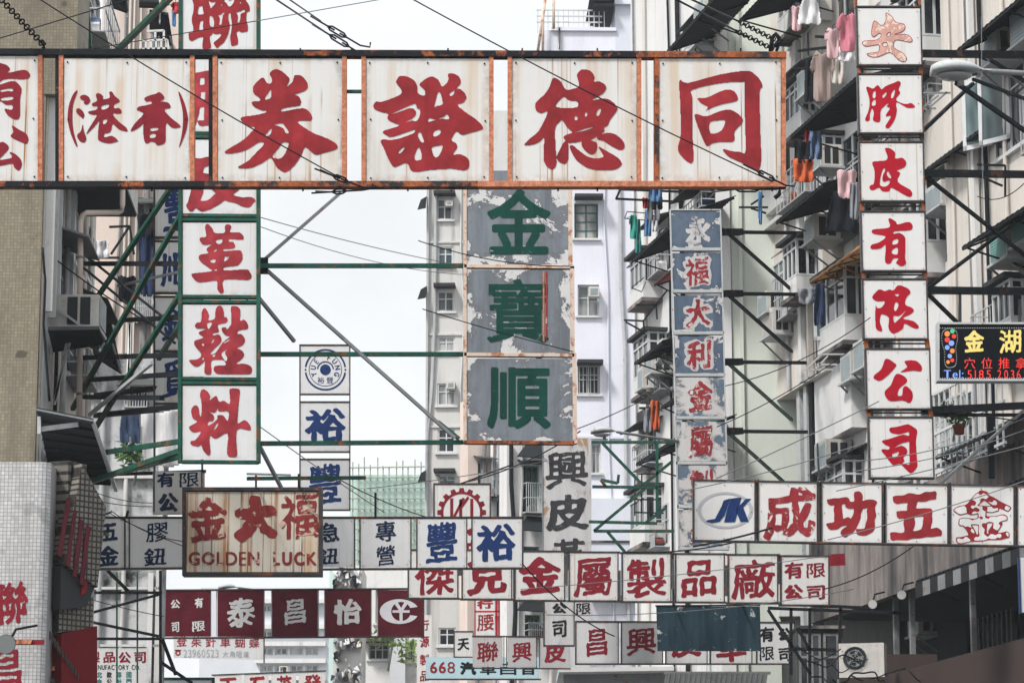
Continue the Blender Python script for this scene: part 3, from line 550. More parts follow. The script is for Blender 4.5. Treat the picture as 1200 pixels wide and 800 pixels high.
# ---------------------------------------------------------------- buildings
class Bld:
    def __init__(s, name, label, pl, u0, u1, z0, z1, m, depth=6, holes=(), rev=.3, cat='building', wall='wall', sides=True):
        s.pl = pl; s.wn = -.16 if abs(pl.U.x) > .5 else .03; s.root = thing(name, label, cat, pl.pt((u0 + u1) / 2, 0)); s.wall(u0, u1, z0, z1, m, depth, holes, rev, wall)
    def wall(s, u0, u1, z0, z1, m, depth=6, holes=(), rev=.16, name='wall', n=0):
        pl = s.pl; us = sorted({u0, u1, *[min(max(h[k], u0), u1) for h in holes for k in (0, 1)]}); zs = sorted({z0, z1, *[min(max(h[k], z0), z1) for h in holes for k in (2, 3)]}); mb = MB()
        for i in range(len(us) - 1):
            for j in range(len(zs) - 1):
                cu, cz = (us[i] + us[i + 1]) / 2, (zs[j] + zs[j + 1]) / 2
                if any(h[0] < cu < h[1] and h[2] < cz < h[3] for h in holes): continue
                mb.poly([pl.pt(us[i], zs[j], n), pl.pt(us[i + 1], zs[j], n), pl.pt(us[i + 1], zs[j + 1], n), pl.pt(us[i], zs[j + 1], n)])
        for h in list(holes) + [(u0, u1, z0, z1)]:
            a = [(h[0], h[2]), (h[1], h[2]), (h[1], h[3]), (h[0], h[3])]
            for k in range(4):
                p, q = a[k], a[(k + 1) % 4]; mb.poly([pl.pt(*p, n), pl.pt(*q, n), pl.pt(*q, n - rev), pl.pt(*p, n - rev)])
        mb.box(pl, u0, u1, z0, z1, n - rev - .001, n - depth)
        return mb.build(name, M[m], s.root, fix=False)
    def box(s, name, u0, u1, z0, z1, n0, n1, m, parent=None): return MB().box(s.pl, u0, u1, z0, z1, n0, n1).build(name, M[m], parent or s.root)
    def window(s, h, cols=2, rows=2, fm='alu', gm='glass', n=None, split=None, sill=True, fw=.05, bars=0):
        pl = s.pl; u0, u1, z0, z1 = h; mb = MB(); n = s.wn if n is None else n; n1 = n - .07
        mb.box(pl, u0, u1, z0, z0 + fw, n, n1); mb.box(pl, u0, u1, z1 - fw, z1, n, n1); mb.box(pl, u0, u0 + fw, z0 + fw, z1 - fw, n, n1); mb.box(pl, u1 - fw, u1, z0 + fw, z1 - fw, n, n1)
        for i in range(1, cols): u = u0 + (u1 - u0) * i / cols; mb.box(pl, u - fw * .4, u + fw * .4, z0 + fw, z1 - fw, n - .005, n1)
        for j in range(1, rows): z = z0 + (z1 - z0) * ((split if split and j == 1 else j / rows)); mb.box(pl, u0 + fw, u1 - fw, z - fw * .35, z + fw * .35, n - .01, n1)
        f = mb.build('window', M[fm], s.root)
        MB().box(pl, u0 + .01, u1 - .01, z0 + .01, z1 - .01, n - .035, n - .05).build('pane', M[gm], f)
        if bars:
            b = MB()
            for i in range(bars): u = u0 + (u1 - u0) * (i + .5) / bars; b.box(pl, u - .012, u + .012, z0, z1, n + .10, n + .08)
            for z in (z0 + .05, (z0 + z1) / 2, z1 - .05): b.box(pl, u0, u1, z - .012, z + .012, n + .12, n + .1)
            b.build('window_bars', M['galv'], f)
        if sill: MB().box(pl, u0 - .08, u1 + .08, z0 - .07, z0 - .002, .09, -.04).build('sill', M['cream2'], f)
        return f
    def bay(s, h, n=.6, cols=4, low=.32, fm='alu', gm='glass', wm='cream2', mid=.72):
        """a glazed box built out from the wall"""
        pl = s.pl; u0, u1, z0, z1 = h; zs = z0 + (z1 - z0) * low; zm = zs + (z1 - zs) * mid
        o = MB().box(pl, u0, u1, z0, zs, n, .003).build('bay', M[wm], s.root); t = .055
        MB().box(pl, u0 - .06, u1 + .06, z0 - .10, z0 - .003, n + .06, .003).build('floor_slab', M['concrete'], o)
        MB().box(pl, u0 - .10, u1 + .10, z1 + .003, z1 + .09, n + .14, .003).build('roof_slab', M['concrete_dark'], o)
        MB().box(pl, u0 + .02, u1 - .02, zs + .002, z1 - .002, n - .03, .003).build('pane', M[gm], o)
        mb = MB()
        for i in range(cols + 1): u = u0 + (u1 - u0 - t) * i / cols; mb.box(pl, u, u + t, zs, z1, n, n - .06)
        for i in (0, 1): q = .003 + (n - .1) * i / 2; mb.box(pl, u1 - .025, u1 + .005, zs, z1, q, q + t); mb.box(pl, u0 - .005, u0 + .025, zs, z1, q, q + t)
        for z in (zs + .002, zm, z1 - t): mb.box(pl, u0 - .004, u1 + .006, z, z + t * .8, n + .006, n - .05); mb.box(pl, u1 - .02, u1 + .007, z, z + t * .8, n - .05, .003)
        mb.build('bay_frame', M[fm], o); return o
    def cage(s, h, n=.38, m='galv', k=9):
        pl = s.pl; u0, u1, z0, z1 = h; mb = MB(); z1 = z0 + (z1 - z0) * .6; t = .012
        for i in range(k): u = u0 + (u1 - u0) * i / (k - 1); mb.bar(pl.pt(u, z0, n), pl.pt(u, z1, n), t * 1.6)
        for z in (z0, (z0 + z1) / 2, z1):
            mb.bar(pl.pt(u0, z, n), pl.pt(u1, z, n), t * 2)
            for u in (u0, u1): mb.bar(pl.pt(u, z, .01), pl.pt(u, z, n), t * 2)
        o = mb.build('window_cage', M[m], s.root); MB().box(pl, u0, u1, z0 - .03, z0 - .012, n, .01).build('cage_tray', M['steel_grey'], o)
        for i in range(rnd.randint(1, 4)):
            u = rnd.uniform(u0 + .1, max(u0 + .15, u1 - .4)); w_ = rnd.uniform(.15, .35); hh = rnd.uniform(.12, .4)
            MB().prism([pl.pt(u + dx * w_, z0 - .01 + dz * hh, .06) for dx, dz in ((0, 0), (1, 0), (.95, .8), (.7, 1), (.2, .95), (.02, .7))], pl.N * .22).build('stored_bundle', M[rnd.choice(('c_grey', 'c_navy', 'wood', 'c_white', 'c_denim', 'terracotta'))], o)
    def pipes(s, us, z0, z1, mats=('cream2', 'steel_grey', 'galv', 'cream', 'steel_black')):
        for u in us:
            r_ = rnd.choice((.03, .045, .06)); q = s.pl.pt(u, z0, .04 + r_); z = z0
            p = [s.pl.pt(u, z0, .03 + r_)]
            while z < z1 - 1.5: z += rnd.uniform(1.5, 4); u += rnd.choice((0, 0, 0, .12, -.12)); p += [s.pl.pt(u, z - .1, .03 + r_)] if rnd.random() < .5 else [s.pl.pt(u, z, .03 + r_)]
            MB().tube(p + [s.pl.pt(u, z1, .03 + r_)], r_, 6, False).build('drain_pipe', M[rnd.choice(mats)], s.root)
    def dress(s, holes, canopy=.6, cages=.5):
        for h in holes:
            if rnd.random() < canopy:
                pl = s.pl; n = rnd.uniform(.35, .7); dr = rnd.uniform(.1, .25); z = h[3] + .12; u0, u1 = h[0] - .15, h[1] + .15
                MB().hexa([pl.pt(u0, z - dr, n), pl.pt(u1, z - dr, n), pl.pt(u1, z - dr + .03, n), pl.pt(u0, z - dr + .03, n)], [pl.pt(u0, z, .003), pl.pt(u1, z, .003), pl.pt(u1, z + .03, .003), pl.pt(u0, z + .03, .003)]).build('window_canopy', M[rnd.choice(('tarp', 'awning_grey', 'concrete_dark', 'steel_grey'))], s.root)
            if rnd.random() < cages: s.cage((h[0], h[1], h[2] - .05, h[3]))
def rc(pl, x0, x1, y0, y1):
    """pixel box -> (u0, u1, z0, z1) on the plane, heights read half way along"""
    xm = (x0 + x1) / 2; return (pl.u(x0, (y0 + y1) / 2), pl.u(x1, (y0 + y1) / 2), pl.hit(xm, y1).z, pl.hit(xm, y0).z)
def zz(pl, x, y): return pl.hit(x, y).z

# --- right side of the street
PR = street(20.0, 11.5)
h1 = [rc(PR, 1166, 1204, 74, 178), rc(PR, 1160, 1207, 328, 402), rc(PR, 1112, 1142, 462, 538), rc(PR, 1218, 1250, 60, 170)]
b = R1 = Bld('apartment_building', 'cream stained apartment building nearest on the right with open white casement', PR, PR.u(1110, 300), PR.u(1330, 300), 8.95, 22, 'cream', 9, h1)
b.window(h1[0], 2, 2, split=.7); b.window(h1[1], 4, 2, split=.7); b.window(h1[2], 3, 1, bars=11); b.window(h1[3], 2, 2)
hk = rc(PR, 1160, 1185, 85, 172); k = MB()
def casement(b, pl, u, z0, z1, w, ang, m='alu'):
    """an opened window leaf, hinged at u"""
    q = Plane(pl.pt(u, 0, .02), pl.U * cos(RAD(ang)) + pl.N * sin(RAD(ang))); mb = MB()
    for a in ((0, w, z0, z0 + .09), (0, w, z1 - .09, z1), (0, .09, z0, z1), (w - .09, w, z0, z1)): mb.box(q, *a, .02, -.02)
    o = mb.build('window_leaf', M[m], b.root); MB().box(q, .03, w - .03, z0 + .03, z1 - .03, .004, -.004).build('pane', M['glass_teal'], o)
casement(b, PR, hk[1], hk[2], hk[3], .75, 150); casement(b, PR, hk[1] - .75, hk[2] + .1, hk[3] + .05, .8, 150)
b.box('drain_pipe', PR.u(1150, 300), PR.u(1153, 300), 9, 22, .16, .06, 'cream2'); b.box('drain_pipe', PR.u(1143, 300), PR.u(1145, 300), 9, 22, .12, .04, 'steel_grey')
for y in (195, 330, 430, 550): b.box('ledge', PR.u(1150, y), PR.u(1330, y), zz(PR, 1165, y) - .08, zz(PR, 1165, y), .10, .001, 'cream2') if y == 430 else None
PR2 = street(20.7, 11.5)
h2 = [rc(PR2, 1076, 1122, -22, 84), rc(PR2, 1082, 1108, 92, 132), rc(PR2, 1076, 1142, 212, 342), rc(PR2, 984, 1016, 322, 408), rc(PR2, 1060, 1078, 520, 560), rc(PR2, 985, 1016, 534, 640), rc(PR2, 966, 1003, -20, 36), rc(PR2, 970, 1066, 140, 262), rc(PR2, 1020, 1050, 400, 500)]
b = R2 = Bld('apartment_building', 'pale apartment building behind the tall red character sign with white windows', PR2, PR2.u(966, 300), PR2.u(1112, 300) + .6, 8.95, 22, 'cream2', 8, h2)
for h, c, r in zip(h2, (3, 2, 4, 4, 2, 3, 3, 3, 2), (2, 1, 2, 2, 1, 2, 2, 2, 2)): b.window(h, c, r, split=.68, gm='glass' if c != 2 else 'glass_pale')
for x, w_ in ((966, .18), (1082, .14), (1110, .12)): b.box('drain_pipe', PR2.u(x, 300) - w_, PR2.u(x, 300), 9, 22, .14, .02, 'galv')
b.box('spandrel', PR2.u(972, 480), PR2.u(1016, 480), zz(PR2, 995, 512), zz(PR2, 995, 430), .35, .002, 'white_wall')
b.box('spandrel', PR2.u(1086, 400), PR2.u(1146, 400), zz(PR2, 1115, 460), zz(PR2, 1115, 332), .30, .002, 'white_wall')
b.box('spandrel', PR2.u(1086, 140), PR2.u(1146, 140), zz(PR2, 1115, 190), zz(PR2, 1115, 110), .30, .002, 'cream')
casement(b, PR2, PR2.u(996, 350), zz(PR2, 985, 402), zz(PR2, 985, 350), .9, 135); casement(b, PR2, PR2.u(972, 160), zz(PR2, 968, 235), zz(PR2, 968, 178), .8, 130, 'steel_black')
PR3 = street(20.2, 11.5)
h3 = [rc(PR3, 905, 922, 306, 352), rc(PR3, 924, 941, 290, 372), rc(PR3, 946, 961, 278, 340), rc(PR3, 930, 961, 84, 150), rc(PR3, 928, 962, 172, 236), rc(PR3, 926, 960, -20, 40)]
zb = zz(PR3, 905, 472)
b = R3 = Bld('apartment_building', 'narrow cream apartment building with laundry, its upper floors jutting over a dark recess', PR3, PR3.u(893, 300), PR3.u(964, 300), zb, 26, 'cream', 7, h3)
for h, c in zip(h3, (2, 2, 2, 3, 4, 4)): b.window(h, c, 2, split=.66, gm='glass_teal' if c < 3 else 'glass')
b.box('drain_pipe', PR3.u(940, 300), PR3.u(943.5, 300), zb, 26, .14, .02, 'cream2'); b.box('drain_pipe', PR3.u(950, 300), PR3.u(952, 300), zb, 26, .14, .02, 'cream')
for y in (258, 372): b.box('ledge', PR3.u(893, y), PR3.u(940, y), zz(PR3, 915, y) - .1, zz(PR3, 915, y), .22, .001, 'cream2')
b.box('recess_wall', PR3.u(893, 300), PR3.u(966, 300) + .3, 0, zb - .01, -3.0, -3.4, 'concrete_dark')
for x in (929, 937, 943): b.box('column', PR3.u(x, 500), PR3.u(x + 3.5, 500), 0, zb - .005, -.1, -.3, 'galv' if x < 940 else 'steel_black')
PR4 = street(19.0, 11.5)
u4 = PR4.u(846, 300); h4 = [rc(PR4, 772, 788, 262, 322), rc(PR4, 756, 768, 306, 350), rc(PR4, 766, 790, 392, 462), rc(PR4, 758, 776, 500, 545), rc(PR4, 812, 843, 20, 62), rc(PR4, 775, 784, 590, 640), rc(PR4, 816, 840, 225, 250), rc(PR4, 790, 840, 105, 190)]
b = R4 = Bld('apartment_building', 'white apartment building with a plain pale green end wall and black awnings', PR4, PR4.u(742, 400), u4, 0, 29, 'white_wall', 9, h4)
for h, gm in zip(h4, ('glass_pale', 'glass_teal', 'glass', 'glass_teal', 'glass', 'glass', 'glass_teal', 'glass')): b.window(h, 2, 2, split=.6, gm=gm, fm='alu')
ce = PR4.pt(u4, 0); PE = Plane(ce, (1, -.02)); b2 = PE
zg = 9.4; o_ = MB(); o_.box(PE, .22, 8.6, zg, 29, .03, -.5); o_.box(PE, .22, 1.25, 0, zg - .002, .03, -.5); o_.build('end_wall', M['green_wall'], R4.root); MB().box(PE, 1.2, 8.6, zg - .22, zg - .004, .20, -.5).build('lintel', M['cream2'], R4.root); MB().box(PE, -.12, .20, 0, 29, .10, -.3).build('corner_pier', M['white_wall'], R4.root)
MB().box(PE, -.32, -.14, zz(PE, 840, 500), zz(PE, 840, 432), .05, -.1).build('window', M['frame_green'], R4.root)
MB().box(PE, .40, .48, 0, 29, .12, .032).build('drain_pipe', M['green_wall'], R4.root)
for x0, x1, y0, y1, m in ((900, 908, 265, 292, 'cream2'),): pass
# overhanging lower storeys at right: soffit, recessed arcade wall
PA = street(23.4, 11.5)
u0, u1 = PA.u(905, 760), PA.u(1330, 760)
ha = [rc(PA, 1000, 1052, 752, 850), rc(PA, 1066, 1098, 770, 850), rc(PA, 1110, 1196, 716, 850)]
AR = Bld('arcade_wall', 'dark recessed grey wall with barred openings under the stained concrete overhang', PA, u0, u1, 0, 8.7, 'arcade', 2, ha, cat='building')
AR.window(ha[0], 3, 2, fm='steel_grey', sill=False); AR.window(ha[1], 2, 2, fm='steel_grey', sill=False); AR.window(ha[2], 5, 3, fm='steel_black', sill=False, bars=16)
PS = street(20.0, 11.5)
qk = front(63.5, 940); SB = thing('shop_block', 'dark low block with framed windows behind the grey pipe frame at lower right', 'building', qk.pt(qk.u(940, 760), 0))
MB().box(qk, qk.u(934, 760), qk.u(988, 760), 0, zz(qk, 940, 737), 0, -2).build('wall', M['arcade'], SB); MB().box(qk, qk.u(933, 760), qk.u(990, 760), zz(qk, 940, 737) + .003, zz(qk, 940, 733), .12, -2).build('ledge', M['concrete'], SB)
for x0, x1 in ((936, 948), (950, 962), (965, 983)):
    mb = MB(); u0_, u1_, z0_, z1_ = rc(qk, x0, x1, 742, 800); t = .05
    for bx in ((u0_, u0_ + t, z0_, z1_), (u1_ - t, u1_, z0_, z1_), (u0_ + t, u1_ - t, z1_ - t, z1_), (u0_ + t, u1_ - t, (z0_ + z1_) / 2, (z0_ + z1_) / 2 + t)): mb.box(qk, *bx, .05, .002)
    f_ = mb.build('window', M['steel_grey'], SB); MB().box(qk, u0_ + .02, u1_ - .02, z0_, z1_ - .02, .03, .004).build('pane', M['glass'], f_)
SO = thing('concrete_overhang', 'stained concrete overhang and soffit under the right hand buildings', 'overhang', PS.pt(PS.u(1080, 680), 8.9))
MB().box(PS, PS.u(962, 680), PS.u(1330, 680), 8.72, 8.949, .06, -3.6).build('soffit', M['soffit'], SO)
MB().box(PS, PS.u(962, 680), PS.u(1330, 680), 8.62, 10.6, .26, .065).build('fascia', M['concrete'], SO)
for x in (1040, 1059, 1130): MB().box(PS, PS.u(x, 700), PS.u(x, 700) + .09, 0, 8.71, -.1, -.2).build('post', M['steel_grey'], SO)
CN = thing('shop_canopy', 'brown shop canopy fascia at the bottom right', 'canopy', PS.pt(PS.u(1100, 780), 6.6))
MB().box(PS.shifted(1.4), PS.u(1040, 770, 1.4), PS.u(1330, 770, 1.4), zz(PS.shifted(1.4), 1130, 800) - 1.2, zz(PS.shifted(1.4), 1130, 766), 0, -.2).build('fascia', M['shop'], CN)
MB().box(PS.shifted(1.4), PS.u(1040, 770, 1.4) , PS.u(1330, 770, 1.4), zz(PS.shifted(1.4), 1130, 767), zz(PS.shifted(1.4), 1130, 765), -.1, -5).build('top_slab', M['concrete_dark'], CN)
q = front(60); MB().box(q, q.u(985, 760), q.u(1098, 760), 0, zz(q, 1040, 766), 0, -.4).build('end_fascia', M['shop'], CN)
R1.pipes([h1[0][0] - .5, h1[0][0] - .9, h1[0][1] + .5, PR.u(1120, 300), PR.u(1190, 500)], 9, 22); R1.dress(h1, .4, .6)
R2.pipes([PR2.u(x, 300) for x in (970, 978, 1020, 1050, 1070, 1104)], 9, 22); R3.pipes([PR3.u(x, 300) for x in (898, 904, 925, 947, 958)], zb, 26); R4.pipes([PR4.u(x, 400) for x in (748, 760, 790, 805, 830)], 6, 29)
R2.dress(h2, .5, .5); R3.dress(h3, .5, .5); R4.dress(h4, .5, .6)
for q_ in ((R2, PR2, 985, 1018, 320, 410, .55), (R2, PR2, 1084, 1112, 216, 330, .5), (R2, PR2, 1080, 1108, -10, 86, .5), (R2, PR2, 984, 1014, 545, 640, .5), (R2, PR2, 966, 990, 168, 262, .5), (R3, PR3, 942, 958, 285, 350, .5), (R3, PR3, 938, 958, 100, 160, .4), (R3, PR3, 930, 952, -30, 40, .4), (R4, PR4, 760, 776, 300, 356, .5), (R4, PR4, 764, 782, 395, 462, .5), (R4, PR4, 760, 778, 575, 640, .5), (R1, PR, 1190, 1212, 332, 402, .45)):
    q_[0].bay(rc(q_[1], *q_[2:6]), q_[6], 3)
# loggias: flat dark sheets painted for the shade of open rooms, with a parapet
for B_, pl_, r_ in ((R2, PR2, (1118, 1140, 236, 330)), (R3, PR3, (905, 926, 170, 240)), (R4, PR4, (748, 758, 480, 520))):
    u0_, u1_, z0_, z1_ = rc(pl_, *r_); B_.box('loggia_shade', u0_, u1_, z0_, z1_, .012, .003, 'vent_loggia_dark'); B_.box('parapet', u0_ - .05, u1_ + .05, z0_ - .1, z0_ + .5, .18, .014, 'cream2')
# --- towers in the middle
PT = front(96, 700, 1.5)
hT = [rc(PT, 673, 701, 238, 279.5), rc(PT, 677, 702, 333.5, 370), rc(PT, 677, 703, 427, 462), rc(PT, 693, 704, 520, 554), rc(PT, 640, 655, 110, 150), rc(PT, 690, 712, 610, 650)]
b = TW = Bld('tower_block', 'pale lavender tower block with rooftop huts behind the flaking signs', PT, PT.u(638, 400), PT.u(800, 400), 0, zz(PT, 680, 36), 'lavender', 14, hT, rev=.2)
for i, h in enumerate(hT): b.window(h, 2, (4, 2, 2, 2, 2, 2)[i], split=(None, .6, .68, .72, None, None)[i], gm=('glass_pale', 'glass_pale', 'glass', 'glass_pale', 'glass', 'glass')[i], fm='frame_green' if i in (0,) else 'alu', bars=6 if i == 2 else 0)
for y, x0, x1 in ((234, 673, 706), (427, 676, 706)): b.box('canopy', PT.u(x0, y), PT.u(x1, y), zz(PT, 690, y + 1), zz(PT, 690, y - 2.5), .55, .002, 'concrete_dark')
b.box('band', PT.u(640, 512), PT.u(760, 512), zz(PT, 700, 514), zz(PT, 700, 511), .06, .002, 'lavender2'); b.box('lower_band', PT.u(690, 600), PT.u(745, 600), zz(PT, 700, 700), zz(PT, 700, 585), .30, .002, 'lavender2')
b.box('rooftop_hut', PT.u(721, 30), PT.u(800, 30), zz(PT, 740, 60), zz(PT, 740, 5), .004, -7, 'lavender2'); b.box('hut_cornice', PT.u(720, 5), PT.u(800, 5), zz(PT, 740, 7), zz(PT, 740, 2), .2, -7.1, 'lavender'); b.box('parapet', PT.u(757, 60), PT.u(792, 60), zz(PT, 770, 64), zz(PT, 770, 56), .15, .006, 'white_wall')
b.box('parapet', PT.u(646, 38), PT.u(722, 38), zz(PT, 680, 37), zz(PT, 680, 33), .10, -.15, 'lavender')
rl = MB()
for x in range(630, 712, 6): rl.box(PT, PT.u(x, 20), PT.u(x, 20) + .03, zz(PT, x, 36), zz(PT, x, 10), -.2, -.23)
for y in (10, 17, 24): rl.box(PT, PT.u(629, y), PT.u(706, y), zz(PT, 670, y) - .02, zz(PT, 670, y) + .02, -.19, -.24)
rl.build('roof_railing', M['alu'], b.root)
for x0, y0, x1, y1 in ((649, 34, 649, -12), (640, -8, 630, 62), (636, 10, 636, 60)): MB().tube([PT.hit(x0, y0, .3), PT.hit(x1, y1, .3)], .05, 5).build('roof_pole', M['peach'], b.root)
for k in range(5): b.box('roof_shed', PT.u(664 + k * 7, 20), PT.u(669 + k * 7, 20), zz(PT, 670, 33), zz(PT, 670, (24, 28, 22, 27, 20)[k]), -1, -2, ('white_wall', 'galv', 'cream', 'lavender', 'white_wall')[k])
for k, (x, y) in enumerate(((695, 10), (700, -4), (690, 4))): b.box('roof_awning', PT.u(x, y), PT.u(x + 24, y), zz(PT, x, y + 1.5), zz(PT, x, y - 1.5), .4, -2, 'tarp')
PG = front(98, 520, -2)
hG = [rc(PG, 512, 530, 233, 257.5), rc(PG, 513, 531, 289, 312), rc(PG, 512.5, 532, 341, 365), rc(PG, 513, 533, 394, 412), rc(PG, 512.5, 533.5, 449, 475), rc(PG, 513, 533, 502, 530), rc(PG, 514, 534, 556, 572), rc(PG, 514, 534, 735, 756)]
b = TG = Bld('tower_block', 'thin weathered grey tower block left of the flaking grey sign', PG, PG.u(499, 400), PG.u(628, 400), 0, zz(PG, 560, 130), 'tower_grey', 9, hG, rev=.15)
b.wn = -.03
for i, h in enumerate(hG): b.window(h, 2, 2, split=.62, gm=('glass', 'glass_teal', 'glass', 'glass_pale', 'glass_pale', 'glass', 'glass_teal', 'glass')[i])
for y in (284, 392, 500): b.box('band', PG.u(503, y), PG.u(543, y), zz(PG, 520, y + 1), zz(PG, 520, y - 1), .05, .002, 'tower_grey')
for y0, y1 in (): b.box('pale_patch', PG.u(503, y0), PG.u(542, y0), zz(PG, 520, y1), zz(PG, 520, y0), .03, .0, 'white_wall')
for y in (228, 336, 552): b.box('canopy', PG.u(509, y), PG.u(534, y), zz(PG, 520, y + 2.5), zz(PG, 520, y - 1), .5, .002, 'concrete_dark')
for y in (240, 345, 560): MB().hexa([PG.hit(489, y + 6, .6), PG.hit(499, y + 4, .1), PG.hit(500, y - 10, .1), PG.hit(493, y - 6, .6)], [PG.hit(489, y + 6, .0), PG.hit(499, y + 4, -.4), PG.hit(500, y - 10, -.4), PG.hit(493, y - 6, 0)]).build('side_awning', M['awning_grey'], b.root)
b.box('drain_pipe', PG.u(500.5, 400), PG.u(502, 400), 0, zz(PG, 520, 130), .12, .02, 'galv')
TW.pipes([PT.u(x, 300) for x in (665, 712, 736, 744)], 0, zz(PT, 680, 60), ('lavender2', 'galv', 'white_wall')); TG.pipes([PG.u(x, 300) for x in (506, 540)], 0, zz(PG, 560, 140), ('galv', 'cream2', 'steel_grey'))
for r_ in ((550, 572, 548, 566), (578, 596, 548, 566), (550, 572, 690, 712), (576, 598, 690, 712), (552, 574, 728, 742)):
    h = rc(PG, *r_); TG.box('window', h[0], h[1], h[2], h[3], .05, .002, 'alu'); TG.box('pane', h[0] + .06, h[1] - .06, h[2] + .06, h[3] - .06, .055, .05, 'glass'); TG.box('canopy', h[0] - .1, h[1] + .1, h[3] + .02, h[3] + .1, .5, .002, 'concrete')
for y in (575, 636, 700, 730): TW.box('ledge', PT.u(690, y), PT.u(745, y), zz(PT, 700, y + 1), zz(PT, 700, y - 1.5), .34, .31, 'concrete') if y > 590 else None
# lower blocks between the towers
PM = front(86, 600, 18)
hM = [rc(PM, 612, 632, 545, 600), rc(PM, 612, 632, 640, 690), rc(PM, 615, 634, 720, 745)]
b = TM = Bld('apartment_building', 'pinkish white block with green framed windows behind the worn upright sign', PM, PM.u(594, 600), PM.u(690, 600), 0, zz(PM, 600, 515), 'white_wall', .7, hM)
for h in hM: b.window(h, 3, 2, fm='frame_green', gm='glass', split=.6)
b.pipes([PM.u(x, 600) for x in (598, 606, 640)], 0, zz(PM, 600, 520)); b.dress(hM, .2, .7)
for y in (532, 618, 712): MB().hexa([PM.hit(606, y + 2, .8), PM.hit(636, y + 4, .8), PM.hit(640, y - 12, 0), PM.hit(618, y - 14, 0)], [PM.hit(606, y + 3, .75), PM.hit(636, y + 5, .75), PM.hit(640, y - 11, -.05), PM.hit(618, y - 13, -.05)]).build('window_awning', M['tarp'], b.root)
PQ = front(92, 575, 24); hq = [rc(PQ, 560, 572, 540, 580), rc(PQ, 576, 588, 536, 560), rc(PQ, 576, 588, 585, 640), rc(PQ, 560, 588, 685, 720)]
b = Bld('apartment_building', 'narrow pinkish white block squeezed in right of the grey tower', PQ, PQ.u(548, 600), PQ.u(600, 600), 0, zz(PQ, 575, 470), 'pink_wall', .6, hq)
for h in hq: b.window(h, 2, 2, gm='glass')
b.pipes([PQ.u(x, 600) for x in (554, 574, 592)], 0, zz(PQ, 575, 480)); b.dress(hq, .7, .5)
# --- left side of the street
PLf = Plane(P(48, 400, 44.6), (-sin(RAD(2)), cos(RAD(2))))       # long side facade
PLm = front(44.5, 0)
M['mosaic_tan'] = m_tile('tan_mosaic', (1, 0, 0), (.30, .265, .20), (.19, .168, .125), .05, .95)
M['mosaic_white'] = m_tile('white_mosaic', (1, 0, 0), (.66, .655, .66), (.30, .30, .31), .050, .45, .11)
M['mosaic_side'] = m_tile('grey_mosaic', (0, 1, 0), (.42, .40, .36), (.08, .078, .075), .11, .5, .16)
L1 = Bld('tiled_building', 'tan mosaic tiled building at the left edge with a white side facade', PLm, PLm.u(-260, 300), PLm.u(48, 300), 0, zz(PLm, 0, 111), 'mosaic_tan', .5)
MB().box(PLm, PLm.u(-260, 60), PLm.u(90, 60), zz(PLm, 0, 110.8), 16.5, .02, -1.2).build('upper_wall', M['mosaic_tan'], L1.root)
uE = PLf.u(128, 400)
hL = [(1.2, 2.6, zz(PLf, 75, 395), zz(PLf, 75, 300)), (3.2, 4.6, zz(PLf, 90, 460), zz(PLf, 90, 410)), (3.0, 5.2, zz(PLf, 95, 330), zz(PLf, 95, 262)), (1.5, 3.6, zz(PLf, 80, 200), zz(PLf, 80, 120)), (4.9, 6.9, zz(PLf, 108, 470), zz(PLf, 108, 380)), (4.2, 6.8, zz(PLf, 105, 60), zz(PLf, 105, -30)), (.18, .52, zz(PLf, 52, 560), zz(PLf, 52, 235)), (.62, 1.0, zz(PLf, 58, 560), zz(PLf, 58, 240)), (.2, 1.1, zz(PLf, 55, 205), zz(PLf, 55, 118)), (5.5, 6.9, zz(PLf, 110, 350), zz(PLf, 110, 280))]
L1s = Bld('apartment_building', 'pale side facade with balconies and pipes between tan tiles and pink wall', PLf, .02, 7.4, 0, 17, 'cream', 6, hL)
for h in hL: L1s.window(h, 3, 2, split=.65, gm='glass')
for a, b_ in ((.08, .15), (.54, .60), (1.03, 1.12), (2.8, 2.95), (3.05, 3.1)): L1s.box('mullion_strip', a, b_, zz(PLf, 70, 400), zz(PLf, 70, 100), .14, .002, 'cream2' if a < 1 else 'alu')
L1s.box('balcony_slab', .6, 4.6, zz(PLf, 80, 226), zz(PLf, 80, 226) + .25, .95, .002, 'soffit'); L1s.box('balcony_front', .6, 4.6, zz(PLf, 80, 226) + .02, zz(PLf, 80, 226) + 1.1, .97, .87, 'cream2')
L1s.box('balcony_slab', 5.0, 7.2, zz(PLf, 110, 205), zz(PLf, 110, 205) + .2, .5, .002, 'soffit')
PP = front(60, 150, 1)
hp = [rc(PP, 163, 180, 240, 278), rc(PP, 163, 180, 330, 375), rc(PP, 163, 178, 100, 160), rc(PP, 118, 128, 60, 110), rc(PP, 115, 124, 420, 460)]
L2 = Bld('apartment_building', 'pale pink apartment building behind the green truss', PP, PP.u(112, 300), PP.u(206, 300), zz(PP, 150, 415), 21, 'pink_wall', .9, hp)
for h in hp[:4]: L2.window(h, 2, 2, split=.6)
for x in (150, 158, 180): L2.box('drain_pipe', PP.u(x, 300), PP.u(x + 2, 300), zz(PP, 150, 415), 21, .12, .01, 'cream')
hd = [rc(PP, 100, 118, 420, 462), rc(PP, 150, 176, 455, 480)]
pd = PP.shifted(.25)
L3 = Bld('apartment_building', 'mouldy white wall streaked black behind the lower left signs', pd, pd.u(96, 600), pd.u(192, 600), 0, zz(pd, 150, 414), 'mould', .8, hd)
L3.window(hd[0], 2, 1, gm='glass_teal'); L3.window(hd[1], 3, 1)
for y in (560, 690, 757): L3.box('ledge', pd.u(96, y), pd.u(190, y), zz(pd, 150, y + 1), zz(pd, 150, y - 2), .12, .002, 'cream2')
